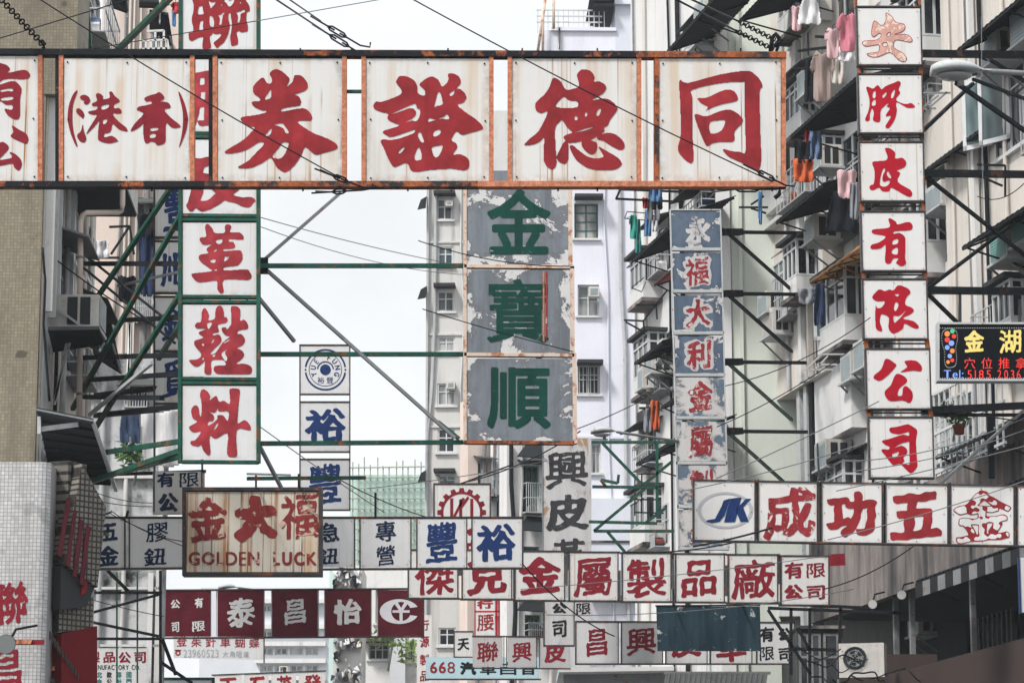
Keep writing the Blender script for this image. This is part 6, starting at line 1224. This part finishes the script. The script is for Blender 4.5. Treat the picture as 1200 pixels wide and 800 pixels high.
# ---------------------------------------------------------------- drying racks
def rack(label, segs, d, m='steel_black', w=.03, cat='drying rack'):
    r = thing('drying_rack', label, cat, P(segs[0][0], segs[0][1], d))
    for a in segs: MB().bar(P(a[0], a[1], d + (a[4] if len(a) > 4 else 0)), P(a[2], a[3], d + (a[5] if len(a) > 5 else 0)), w).build('rod', M[m], r)
    return r
rack('long black drying rack under the beam holding grey trousers', ((722, 233, 830, 238, 0, 3), (727, 222, 826, 226, 0, 3), (722, 233, 727, 222), (826, 226, 836, 232, 3, 3), (830, 238, 838, 231, 3, 3)), 72, w=.05)
rack('small wire drying rack with a green shirt', ((732, 256, 735, 248), (735, 248, 760, 250), (732, 256, 756, 258)), 74, w=.02)
rack('black rods under the red awning', ((745, 357, 770, 357), (731, 375, 754, 376), (754, 376, 755, 392), (769, 357, 770, 374), (733, 377, 753, 388), (754, 376, 782, 340)), 72, w=.04)
rack('thin wire rack left of the small windows', ((740, 337, 755, 325), (740, 337, 752, 342), (752, 342, 757, 330)), 73, w=.02)
rack('dark rod holding orange cloth', ((749, 478, 765, 478), (765, 478, 772, 474)), 72, w=.05)
rack('steel drying frame above the dark recess', ((942, 434, 963, 415), (963, 415, 990, 415), (950, 433, 976, 433), (957, 427, 981, 427), (970, 417, 955, 433)), 62, 'galv', .03)
rack('thin steel frame beside the tall sign under the lamp', ((1081, 109, 1114, 109), (1081, 128, 1097, 127), (1110, 108, 1085, 130), (1100, 112, 1083, 125)), 53, 'steel_grey', .03)
rack('black hanger rod by the cream wall at right', ((1145, 193, 1178, 194), (1178, 194, 1178, 230), (1145, 205, 1175, 218)), 51.5, 'steel_black', .035)
rack('dark clothes rods above the taupe shirt', ((955, 43, 990, 45), (929, 80, 947, 81), (935, 60, 975, 55)), 62, 'steel_black', .05)
rack('black window guard rods beside the pale green wall', ((866, 243, 900, 243), (880, 240, 895, 230), (880, 244, 898, 250)), 66, 'steel_black', .04)
rack('black bent rods beside the pink wall', ((128, 266, 152, 265), (152, 265, 130, 298), (152, 265, 157, 298), (115, 302, 140, 302), (140, 337, 147, 338), (147, 338, 152, 355)), 56, 'steel_black', .04)
rack('white balcony railing at the top left', tuple((165 + i * 6, 48, 165 + i * 6, 62) for i in range(6)) + ((165, 48, 196, 47), (165, 58, 196, 57), (196, 47, 199, 66), (182, 37, 182, 48), (172, 37, 192, 36), (192, 36, 192, 48)), 58, 'white', .04, 'railing')
rack('green steel lattice bracket under the small street lamp', ((693, 518, 790, 518), (706, 519, 752, 567), (694, 570, 770, 571), (704, 562, 724, 566), (704, 562, 710, 570), (755, 567, 788, 540), (756, 572, 696, 622), (696, 622, 790, 622), (712, 623, 732, 646), (690, 611, 770, 613), (770, 520, 770, 600), (757, 612, 780, 595), (724, 566, 725, 556)), 64, 'steel_green', .06, 'bracket')
rack('thin scaffold frame below the lattice bracket', ((744, 555, 744, 604), (752, 555, 752, 600), (744, 570, 775, 571), (744, 585, 775, 585), (748, 555, 770, 555), (744, 600, 778, 601)), 66, 'steel_black', .03, 'scaffold')
rack('dark pipe frame standing at the lower right', ((949, 712, 949, 800), (927, 712, 927, 790), (952, 709, 1020, 712), (900, 712, 1055, 718), (985, 712, 983, 795), (900, 714, 950, 790), (935, 735, 948, 760), (930, 760, 980, 761)), 62, 'steel_black', .06, 'frame')
# ---------------------------------------------------------------- clothes
SH = [(.18, .02), (.36, 0), (.5, .05), (.64, 0), (.82, .02), (1, .34), (.86, .42), (.8, .30), (.82, .98), (.5, 1), (.18, .98), (.2, .30), (.14, .42), (0, .34)]
TR = [(.12, 0), (.88, 0), (1, 1), (.58, 1), (.5, .35), (.42, 1), (0, 1)]
CL = [(.0, 0), (.5, .04), (1, 0), (.96, .5), (1, .97), (.5, 1), (.05, .95), (.03, .5)]
SK = [(.25, 0), (.75, 0), (1, .95), (.8, 1), (.6, .95), (.4, 1), (.2, .95), (0, 1)]
def cloth(name, label, box, d, m, shape, cat='laundry', seed=0, drop=True):
    x0, y0, x1, y1 = box; pl = front(d, (x0 + x1) / 2); f, bb = traced([(shape, [])], 0, 0, 1, 34, 2, .6); r_ = random.Random(seed + int(x0)); a1, a2 = r_.uniform(8, 14), r_.uniform(0, 6)
    def fn(a, b):
        u = bb[0] + (bb[2] - bb[0]) * a; v = bb[1] + (bb[3] - bb[1]) * b
        return pl.hit(x0 + (x1 - x0) * u, y0 + (y1 - y0) * v, .045 * sin(u * a1 + a2 + v * 2.4) + .02 * sin(v * 7 + u * 3) + .015 * sin(u * 21 - v * 5))
    # unmerged full-row quads would stay flat, so sample as single cells
    n = f.shape[0]; pts = {}; mb = MB()
    def vid(c, r2):
        if (c, r2) not in pts: pts[c, r2] = len(mb.v); mb.v.append(fn((c + .5) / n, (r2 + .5) / n))
        return pts[c, r2]
    for r2 in range(n - 1):
        for c in range(n - 1):
            if f[r2:r2 + 2, c:c + 2].mean() > .45: mb.f.append((vid(c, r2), vid(c + 1, r2), vid(c + 1, r2 + 1), vid(c, r2 + 1))); mb.sm.append(True)
    o = mb.build(name, M[m], fix=False); tag(o, label, cat)
    if shape is SH:
        t_ = pl.hit((x0 + x1) / 2, y0 + 1, .02); MB().tube([t_ - pl.U * .16 - V((0, 0, .05)), t_, t_ + V((0, 0, .09)), t_ + V((.03, 0, .12)), t_ + V((.05, 0, .09))], .008, 5).build('hanger', M['steel_black'], o)
    s = o.modifiers.new('thickness', 'SOLIDIFY'); s.thickness = .012; return o
for c in (('shirt', 'pink shirt hanging left of the topmost red character panel', (980, 17, 1006, 60), 58, 'c_pink', SH), ('shirt', 'white and pink top hanging beside the pink shirt', (966, 34, 986, 68), 59, 'c_lightpink', SH), ('dress', 'white dress hanging at the top above the rods', (935, -4, 962, 29), 60, 'c_white', SK), ('shirt', 'pale pink top at the top left of the laundry', (928, 8, 938, 36), 61, 'c_lightpink', CL),
          ('shirt', 'taupe shirt hanging on the rod above the long black awning', (949, 62, 978, 118), 60, 'c_taupe', SH), ('trousers', 'dark trousers behind the taupe shirt', (943, 72, 953, 118), 61, 'c_black', TR), ('towel', 'white towel under the pink shirt', (982, 56, 1002, 72), 59, 'c_white', CL), ('towel', 'beige cloth right of the taupe shirt', (974, 68, 990, 98), 60.5, 'cream', CL),
          ('trousers', 'blue jeans under the long black awning', (948, 155, 963, 186), 63, 'c_denim', TR), ('bag', 'black bundle under the long black awning', (931, 166, 951, 190), 63, 'c_black', CL), ('towel', 'orange towel above the second black awning', (930, 187, 953, 213), 63, 'c_orange', CL), ('towel', 'red cloth scrap beside the blue jeans', (943, 152, 949, 170), 63.5, 'c_red', CL),
          ('towel', 'pale pink towels beside the tall sign at the panel gap', (982, 200, 1003, 232), 57, 'c_lightpink', CL), ('towel', 'grey striped towel beside the black skirt', (996, 215, 1006, 256), 56.5, 'c_grey', CL), ('skirt', 'black skirt hanging left of the tall sign', (967, 226, 1006, 272), 58, 'c_black', SK), ('trousers', 'dark narrow trousers under the yellow awning', (954, 334, 967, 380), 60, 'c_navy', TR), ('bag', 'grey plastic bag hung from the yellow awning', (936, 338, 953, 356), 60, 'c_grey', CL),
          ('shirt', 'green shirt on the small wire rack', (737, 252, 747, 279), 73.5, 'c_green', SH), ('trousers', 'dark green trousers beside the green shirt', (745, 258, 751, 296), 73.5, 'teal_tile', TR), ('trousers', 'grey trousers on the long black rack', (759, 220, 773, 257), 73, 'c_grey', TR), ('trousers', 'black shorts over the grey trousers', (764, 219, 776, 245), 72.6, 'c_black', TR), ('shirt', 'blue shirt on the long black rack', (762, 218, 776, 236), 72.3, 'c_blue', CL), ('towel', 'small red cloth on the long black rack', (753, 232, 759, 244), 73, 'c_red', CL),
          ('trousers', 'blue trousers under the long black rack', (755, 247, 763, 276), 74, 'c_blue', TR), ('towel', 'white cloth under the long black rack', (762, 254, 771, 271), 74, 'c_white', CL), ('towel', 'bright orange cloth by the flaking blue sign', (763, 470, 773, 503), 72, 'c_orange', CL), ('bag', 'grey bag beside the bright orange cloth', (754, 478, 763, 506), 72, 'c_grey', CL), ('towel', 'light blue strip hanging by the pale green wall', (889, 225, 893, 262), 66, 'c_blue', CL),
          ('trousers', 'blue jeans hanging by the lower left wall', (141, 483, 164, 518), 55, 'c_denim', TR), ('sheet', 'white sheet hanging behind the lowest green framed panel', (167, 482, 211, 545), 56, 'c_white', CL), ('towel', 'white cloth on the bent rods at left', (104, 282, 127, 302), 55, 'c_white', CL), ('bag', 'dark bundle behind the green truss', (139, 324, 159, 354), 55.5, 'c_black', CL), ('sheet', 'dark blue net hanging in the slot of the pink building', (163, 272, 181, 345), 59.2, 'c_navy', CL),
          ('sheet', 'dark sheet in the slot above the blue net', (162, 250, 181, 276), 59.1, 'c_black', CL), ('shirt', 'red and white shirt at the top left behind the green frame', (200, 3, 211, 16), 58, 'c_red', SH), ('towel', 'blue strip below the red and white shirt', (202, 14, 206, 31), 58, 'c_blue', CL)):
    cloth(*c)
# ---------------------------------------------------------------- street lamps
def lamp(label, x0, x1, y, d, arm, hh, group='street lamps on long arms'):
    r = thing('street_lamp', label, 'street lamp', P(x1, y, d), group); L_ = (x1 - x0) * d / F; c = P((x0 + x1) / 2, y, d)
    mb = MB(); n, k = 14, 12; vs = []
    for i in range(n + 1):
        t = i / n; w_ = hh * (max(0, sin(pi * min(t * 1.15 + .06, 1) ** .72)) ** .6 * .8 + .2) * (1 if t < .75 else 1 - (t - .75) * 1.2)
        for q in range(k):
            a = 2 * pi * q / k; zz_ = sin(a); vs.append(c + V((-L_ / 2 + L_ * t, cos(a) * w_ * 1.1, (zz_ * w_ * .62 if zz_ > 0 else zz_ * w_ * .22) + .04 * sin(t * 2.6))))
    fs = [(i * k + q, i * k + (q + 1) % k, (i + 1) * k + (q + 1) % k, (i + 1) * k + q) for i in range(n) for q in range(k)] + [tuple(range(k))[::-1], tuple(n * k + q for q in range(k))]
    mb.add(vs, fs, True); mb.build('housing', M['galv'], r)
    q = c + V((-L_ * .12, -.02, -hh * .2)); mb = MB(); vs = []
    for i in range(5):
        for t in range(12): a = 2 * pi * t / 12; vs.append(q + V((cos(a) * L_ * .30 * cos(i * .36), sin(a) * hh * .8 * cos(i * .36), -sin(i * .36) * hh * .35)))
    mb.add(vs, [(i * 12 + t, i * 12 + (t + 1) % 12, (i + 1) * 12 + (t + 1) % 12, (i + 1) * 12 + t) for i in range(4) for t in range(12)] + [tuple(48 + t for t in range(12))], True); mb.build('lens', M['lens'], r)
    MB().tube([c + V((-L_ * .02, 0, -hh * .3)), c + V((-L_ * .02, 0, -hh * .85))], hh * .22, 8).build('sensor', M['steel_grey'], r)
    MB().tube([c + V((L_ * .42, 0, .02))] + [P(*a) for a in arm], hh * .17, 8).build('arm', M['steel_grey'], r)
    return r
lr = lamp('big cobra head street lamp beside the tall red character sign', 1090, 1163, 85, 46, ((1200, 86, 46.5), (1260, 88, 47)), .26)
MB().bar(P(1120, 97, 46), P(1225, 170, 47), .06).build('brace', M['steel_black'], lr); MB().bar(P(1140, 93, 46), P(1225, 125, 47), .045).build('brace', M['steel_black'], lr)
lamp('small street lamp on a long arm below the flaking grey sign', 692, 726, 507, 62, ((750, 510, 62.5), (795, 517, 63)), .17)
lamp('small pale blue street lamp above the maroon row', 256, 281, 689, 78, ((300, 691, 79),), .16)
for lab, x, y, d in (('round flood lamp under the concrete overhang edge', 1056, 697, 57), ('round lamp left of the flood lamp under the overhang', 1022, 708, 58.5), ('round white lamp with a red surround on the mosaic box', 8, 755, 39.3)):
    r = thing('flood_lamp', lab, 'lamp', P(x, y, d)); R_ = .09 if x > 100 else .13; c = P(x, y, d); mb = MB(); vs = []
    for i in range(7):
        for t in range(12): a = 2 * pi * t / 12; s_ = i / 6; vs.append(c + V((cos(a) * R_ * sin(.3 + 1.27 * s_), -.12 * s_ + .05, sin(a) * R_ * sin(.3 + 1.27 * s_))))
    mb.add(vs, [(i * 12 + t, i * 12 + (t + 1) % 12, (i + 1) * 12 + (t + 1) % 12, (i + 1) * 12 + t) for i in range(6) for t in range(12)] + [tuple(range(12))], True); mb.build('housing', M['galv'], r)
    mb = MB(); mb.add([c + V((cos(t * pi / 6) * R_ * .95, -.075, sin(t * pi / 6) * R_ * .95)) for t in range(12)], [tuple(range(12))]); mb.build('lens', M['glass_pale'], r)
    MB().tube([c + V((0, .03, 0)), c + V((.08, .2, .22)), c + V((.3, .5, .3))], .018, 6).build('arm', M['steel_black'], r)
# ---------------------------------------------------------------- cables, turnbuckles, chains
def cable(label, pts, r=.009, m='wire', sag=0, name='overhead_cable', n=14, cat='cable'):
    P3 = [P(*p) for p in pts]; out = []
    for i in range(len(P3) - 1):
        for k in range(n): t = k / n; out.append(P3[i].lerp(P3[i + 1], t) - V((0, 0, sag * 4 * t * (1 - t))))
    out.append(P3[-1]); o = MB().tube(out, r, 5).build(name, M[m], fix=False); return tag(o, label, cat)
cable('thin black cable from the upper left corner down across the wide top sign', ((35, -8, 34), (405, 212, 35.6)), .0085, sag=.05)
cable('thin black cable slanting over the right half of the wide top sign', ((470, -8, 34), (905, 213, 35.7)), .0085, sag=.05)
cable('thin cable rising to the right at the top left corner', ((-10, 48, 37), (200, -15, 38)), .008)
cable('pale thin cable crossing the sky left of the turnbuckles', ((300, 25, 40), (455, -2, 41)), .007, 'wire_grey'); cable('thin cable over the balcony at the top left', ((110, 57, 40), (300, 25, 40)), .007)
def chain_(r, a, b, n=12, rad=.035):
    A, B_ = P(*a), P(*b); d = (B_ - A) / n
    for i in range(n):
        c = A + d * (i + .5); e = d.normalized(); s_ = e.cross(V((0, 1, 0))).normalized() if i % 2 else V((0, 1, 0)); L_ = d.length * .62
        MB().tube([c + e * L_ * cos(t * pi / 5) + s_ * rad * sin(t * pi / 5) for t in range(11)], rad * .32, 5, False).build('link', M['steel_black'], r)
def turnbuckle(r, a, b):
    A, B_ = P(*a), P(*b); e = (B_ - A).normalized(); s_ = e.cross(V((0, 1, 0))).normalized() * .028
    for k in (-1, 1): MB().tube([A, A + s_ * k + e * .05, B_ + s_ * k - e * .05, B_], .012, 5).build('side_rod', M['steel_black'], r)
    MB().tube([A - e * .25, A + e * .1], .012, 5).build('threaded_rod', M['steel_black'], r); MB().tube([B_ - e * .1, B_ + e * .2, B_ + e * .28 + V((.05, 0, .02)), B_ + e * .24 + V((.09, 0, .06))], .012, 5).build('hook', M['steel_black'], r)
r = thing('turnbuckle_cable', 'upper of two turnbuckle cables above the middle of the wide top sign', 'cable', P(410, 58, 36)); turnbuckle(r, (384, 31, 36), (406, 44, 36)); MB().tube([P(328, -8, 33), P(376, 25, 36)], .010, 5).build('cable', M['wire_grey'], r)
r = thing('turnbuckle_cable', 'lower of two turnbuckle cables above the middle of the wide top sign', 'cable', P(410, 60, 36)); turnbuckle(r, (386, 41, 36), (409, 55, 36)); MB().tube([P(312, -8, 33), P(380, 37, 36)], .012, 5).build('cable', M['wire_grey'], r)
r = thing('turnbuckle_cable', 'short turnbuckle cable under the middle of the wide top sign', 'cable', P(410, 224, 36)); turnbuckle(r, (389, 225, 36), (406, 224, 36)); MB().tube([P(370, 224, 36.5), P(388, 225, 36)], .01, 5).build('cable', M['wire'], r)
r = thing('turnbuckle_cable', 'turnbuckle cable meeting the lower beam in the middle', 'cable', P(408, 212, 35.8)); turnbuckle(r, (390, 206, 35.7), (408, 213, 35.8)); MB().tube([P(375, 199, 35.6), P(388, 205, 35.7)], .012, 5).build('cable', M['wire'], r)
r = thing('chain', 'black chain with a shackle at the upper left corner', 'chain', P(50, 55, 36)); chain_(r, (-2, -4, 35.5), (50, 52, 36), 18, .035); MB().tube([P(48, 48, 36), P(52, 52, 36), P(51, 57, 36)], .03, 6).build('shackle', M['steel_black'], r)
for lab, a, b_ in (('upper chain and stay wire running down to the right end of the wide top sign', (865, 25, 36), (908, 47, 36)), ('lower chain and stay wire running down to the right end of the wide top sign', (862, 36, 36), (906, 58, 36))):
    r = thing('chain', lab, 'chain', P(*b_)); chain_(r, a, b_, 14, .03); MB().tube([P(785 if 'upper' in lab else 770, -12, 34), P(*a)], .013, 5).build('cable', M['wire'], r)
r = thing('shackle', 'black hook and shackle standing on the right end of the top beam', 'hook', P(912, 58, 36)); MB().tube([P(903, 60, 36), P(905, 44, 36), P(909, 40, 36), P(913, 45, 36), P(912, 52, 36), P(907, 54, 36)], .03, 6).build('hook', M['steel_black'], r); MB().tube([P(910, 60, 36), P(914, 48, 36), P(917, 47, 36)], .022, 6).build('pin', M['steel_black'], r)
r = thing('turnbuckle_cable', 'dark turnbuckle and rod under the right end of the wide top sign', 'cable', P(880, 222, 36)); turnbuckle(r, (862, 222, 36.2), (890, 222, 36.1)); MB().tube([P(835, 225, 37), P(860, 222, 36.2)], .012, 5).build('cable', M['wire'], r)
MB().tube([P(893, 214, 36), P(915, 216, 36), P(913, 228, 36), P(908, 232, 36)], .03, 6).build('hook', M['steel_black'], r)
r = thing('turnbuckle_cable', 'turnbuckle at the lower right corner of the rightmost big panel', 'cable', P(905, 208, 35.7)); turnbuckle(r, (888, 201, 35.6), (908, 211, 35.8))
for i, (lab, a, b_, rr, m) in enumerate((('pale wire from the upper blue sign beam to the grey tower', (306, 255, 45), (545, 312, 60), .008, 'wire_grey'), ('second pale wire crossing the sky to the flaking grey sign', (306, 266, 45), (548, 322, 60), .007, 'wire_grey'),
        ('wire sagging over the first panel of the flaking grey sign', (490, 282, 42.5), (668, 312, 43), .008, 'wire'), ('wire sagging over the second panel of the flaking grey sign', (495, 362, 42.5), (672, 412, 43), .008, 'wire'), ('wire climbing right across the lavender tower', (660, 508, 60), (765, 462, 66), .011, 'wire'),
        ('black wire down from the gear sign corner to the right', (540, 566, 69), (680, 505, 66), .016, 'wire'), ('wire across the green net building to the gear sign', (395, 560, 60), (525, 612, 66), .012, 'wire'), ('thin wire over the slim blue sign', (305, 500, 50), (450, 600, 58), .009, 'wire_grey'), ('thin rising wire across the green net', (430, 572, 60), (640, 540, 66), .009, 'wire_grey'),
        ('wire climbing over the pale green wall, upper', (850, 452, 47), (1020, 372, 48), .008, 'wire'), ('wire climbing over the pale green wall, middle', (840, 500, 47), (1010, 400, 48), .008, 'wire'), ('wire climbing over the dark recess', (840, 560, 47), (1030, 470, 48), .009, 'wire_grey'), ('wire climbing above the logo panel', (800, 575, 45), (1010, 520, 46), .008, 'wire_grey'),
        ('pale wire over the lowest panel of the tall sign, upper', (1000, 540, 45), (1210, 485, 46), .008, 'wire_grey'), ('pale wire over the lowest panel of the tall sign, middle', (1000, 552, 45), (1210, 500, 46), .008, 'wire_grey'), ('pale wire over the lowest panel of the tall sign, lower', (980, 575, 45), (1210, 520, 46), .008, 'wire_grey'), ('pale wire slanting over the red five panel', (970, 632, 45), (1210, 560, 45.6), .008, 'wire_grey'),
        ('wire from the blue row corner over the gold panel to the low signs', (612, 660, 52), (720, 745, 56), .012, 'wire'), ('black twisted wire below the emblem panel', (730, 646, 55), (880, 630, 55), .014, 'wire'), ('twisted black wire rising right below the emblem panel', (812, 640, 45), (905, 618, 45.2), .016, 'wire'), ('faint wire across the metal products row', (610, 690, 55), (975, 650, 56), .008, 'wire_grey'), ('faint second wire across the metal products row', (640, 720, 55), (1000, 690, 56), .008, 'wire_grey'),
        ('double wire over the two navy panels at left, upper', (130, 598, 50), (216, 634, 50.5), .008, 'wire'), ('double wire over the two navy panels at left, lower', (130, 602, 50), (216, 640, 50.5), .008, 'wire'), ('wire sloping below the tan tiles at left', (50, 292, 45), (185, 385, 47), .012, 'wire'), ('loose wire along the mouldy wall at left', (100, 572, 56), (215, 585, 57), .008, 'wire'), ('second loose wire along the mouldy wall at left', (100, 583, 56), (215, 590, 57), .008, 'wire'), ('third loose wire along the mouldy wall at left', (100, 700, 56), (192, 722, 57), .008, 'wire'),
        ('grey wire beside the big lamp down the right wall', (1150, 20, 50), (1152, 260, 50), .008, 'wire_grey'), ('looping wire under the hanger rod at right', (1145, 230, 51), (1200, 215, 51), .009, 'wire'), ('long dark wire near the fascia of the overhang', (965, 690, 56), (1070, 640, 54), .012, 'wire'), ('slack cable between the balcony bars and post at right', (1120, 480, 49), (1210, 495, 49.5), .012, 'wire'))):
    cable(lab, (a, b_), rr, m, sag=(.05, .15, .1, .02)[i % 4])
cable('black cable bundle hanging at the foot of the tan tiles', ((50, 290, 44.3), (53, 330, 44.3), (51, 380, 44.3), (58, 470, 44.3)), .02, n=4)
def tangle(label, pts, r):
    q = [V((*p, 0)) for p in pts]; out = []
    for i in range(len(q) - 1):
        a, b, c, d = q[max(i - 1, 0)], q[i], q[i + 1], q[min(i + 2, len(q) - 1)]
        for k in range(8):
            t = k / 8; o = .5 * ((2 * b) + (c - a) * t + (2 * a - 5 * b + 4 * c - d) * t * t + (3 * b - 3 * c + d - a) * t ** 3); out.append(P(o.x, o.y, 56.2 + .2 * sin(i * 2.1 + t)))
    tag(MB().tube(out, r, 5).build('tangled_cable', M['wire'], fix=False), label, 'cable')
for k_, lab in enumerate(('tangled black cable hanging just left of the condenser', 'tangled black cable across the foot of the condenser', 'thin slack cable right of the condenser', 'thin tangled cable below the grey pipe frame', 'loose cable drooping between the pipe frame and the condenser', 'lowest tangled cable at the bottom edge by the condenser')):
    x = (945, 975, 1020, 925, 960, 950)[k_]; q_ = []
    y_ = (772, 794, 788, 765, 778, 798)[k_]
    for s_ in range(9): q_.append((x, y_ + rnd.uniform(-4, 4) + 6 * sin(s_ * .9 + k_))); x += rnd.uniform(3, 13)
    tangle(lab, q_, rnd.uniform(.010, .018))
# ---------------------------------------------------------------- plants
def leaves(mb, c, R_, n, s):
    for _ in range(n):
        d = V((rnd.gauss(0, 1), rnd.gauss(0, 1), rnd.gauss(0, 1))); d = d.normalized() * R_ * rnd.random() ** .5; p = c + d
        a = V((rnd.gauss(0, 1), rnd.gauss(0, 1), rnd.gauss(0, .7))).normalized(); b_ = a.cross(V((rnd.gauss(0, 1), rnd.gauss(0, 1), rnd.gauss(0, 1)))).normalized(); k = s * rnd.uniform(.6, 1.3)
        mb.poly([p - a * k, p + b_ * k * .35, p + a * k, p - b_ * k * .35])
def plant(label, x, y, d, R_, n, s, m='leaf', pot=None, name='potted_plant', cat='plant'):
    c = P(x, y, d); r = thing(name, label, cat, c); mb = MB()
    for k in range(6): leaves(mb, c + V((rnd.uniform(-1, 1), rnd.uniform(-.5, .5), rnd.uniform(-.4, .8))) * R_ * .8, R_ * .6, n // 6, s)
    mb.build('foliage', M[m], r, fix=False)
    MB().tube([c - V((0, 0, R_ * 1.6)), c + V((R_ * .3, 0, R_ * .3))], R_ * .07, 5).build('stem', M['bamboo'], r)
    if pot:
        q = P(*pot, d); mb = MB(); vs = []
        for i, (rr, h) in enumerate(((.07, 0), (.10, .13), (.115, .13), (.115, .17), (.09, .17))): vs += [q + V((cos(t * pi / 6) * rr, sin(t * pi / 6) * rr, h)) for t in range(12)]
        mb.add(vs, [(i * 12 + t, i * 12 + (t + 1) % 12, (i + 1) * 12 + (t + 1) % 12, (i + 1) * 12 + t) for i in range(4) for t in range(12)] + [tuple(range(12))[::-1], tuple(48 + t for t in range(12))], True); mb.build('pot', M['terracotta'], r)
plant('leafy plant in a red pot outside the barred balcony', 1116, 491, 51.3, .24, 260, .06, pot=(1124, 509))
plant('small leafy twig in front of the leftmost navy panel', 107, 626, 53, .25, 60, .09, name='leafy_shrub')
plant('pale green shrub growing from the block below the maroon row', 512, 770, 100, 1.1, 500, .16, 'leaf_pale', name='leafy_shrub'); plant('thin pale green creeper beside the dark window below the maroon row', 455, 752, 102, .6, 160, .12, 'leaf_pale', name='leafy_shrub')
plant('dark green weeds growing on the mouldy wall behind the jeans', 158, 530, 58, .4, 160, .09, name='leafy_shrub')
# balcony cage by the plant
r = thing('balcony_cage', 'white barred balcony cage under the lit-up sign', 'balcony', PR.pt(PR.u(1118, 500), 12))
o = PR.shifted(.9); 
for i in range(13):
    u = o.u(1094, 500) + i * .30; MB().box(o, u, u + .03, zz(o, 1120, 548), zz(o, 1120, 448), 0, -.03).build('bar', M['alu'], r)
for y in (450, 498, 545): MB().box(o, o.u(1094, 500), o.u(1094, 500) + 3.7, zz(o, 1120, y), zz(o, 1120, y) + .05, .004, -.04).build('rail', M['alu'], r)
r = thing('signboard_edge', 'blue edged sign cut by the right edge under the awning', 'shop sign', P(1198, 690, 48)); q = front(48)
MB().box(q, q.u(1196, 690), q.u(1260, 690), zz(q, 1200, 717), zz(q, 1200, 653), 0, -.1).build('sign_panel', M['white'], r); MB().box(q, q.u(1194.5, 690), q.u(1196, 690), zz(q, 1200, 718), zz(q, 1200, 652), .02, -.12).build('frame_bar', M['navy'], r)
tag(MB().hexa(*[[P(x, y, d) for x, y in ((971, 649), (990, 648), (991, 662), (972, 663))] for d in (57, 57.3)]).build('red_box', M['red_dark']), 'small dark red box under the white sign by the overhang', 'box')

# ---------------------------------------------------------------- street haze
mb = MB(); mb.hexa([V((-160, -20, -1.2)), V((160, -20, -1.2)), V((160, -20, 62)), V((-160, -20, 62))], [V((-160, 235, -1.2)), V((160, 235, -1.2)), V((160, 235, 62)), V((-160, 235, 62))])
hz = mb.build('haze', None, kind='stuff'); hm = bpy.data.materials.new('haze_air'); hm.use_nodes = True; hm.node_tree.nodes.clear()
ho = hm.node_tree.nodes.new('ShaderNodeOutputMaterial'); hv = hm.node_tree.nodes.new('ShaderNodeVolumePrincipled'); hv.inputs['Color'].default_value = (.90, .96, 1, 1); hv.inputs['Density'].default_value = .0004; hv.inputs['Anisotropy'].default_value = .2
hm.node_tree.links.new(hv.outputs[0], ho.inputs['Volume']); hz.data.materials.append(hm)
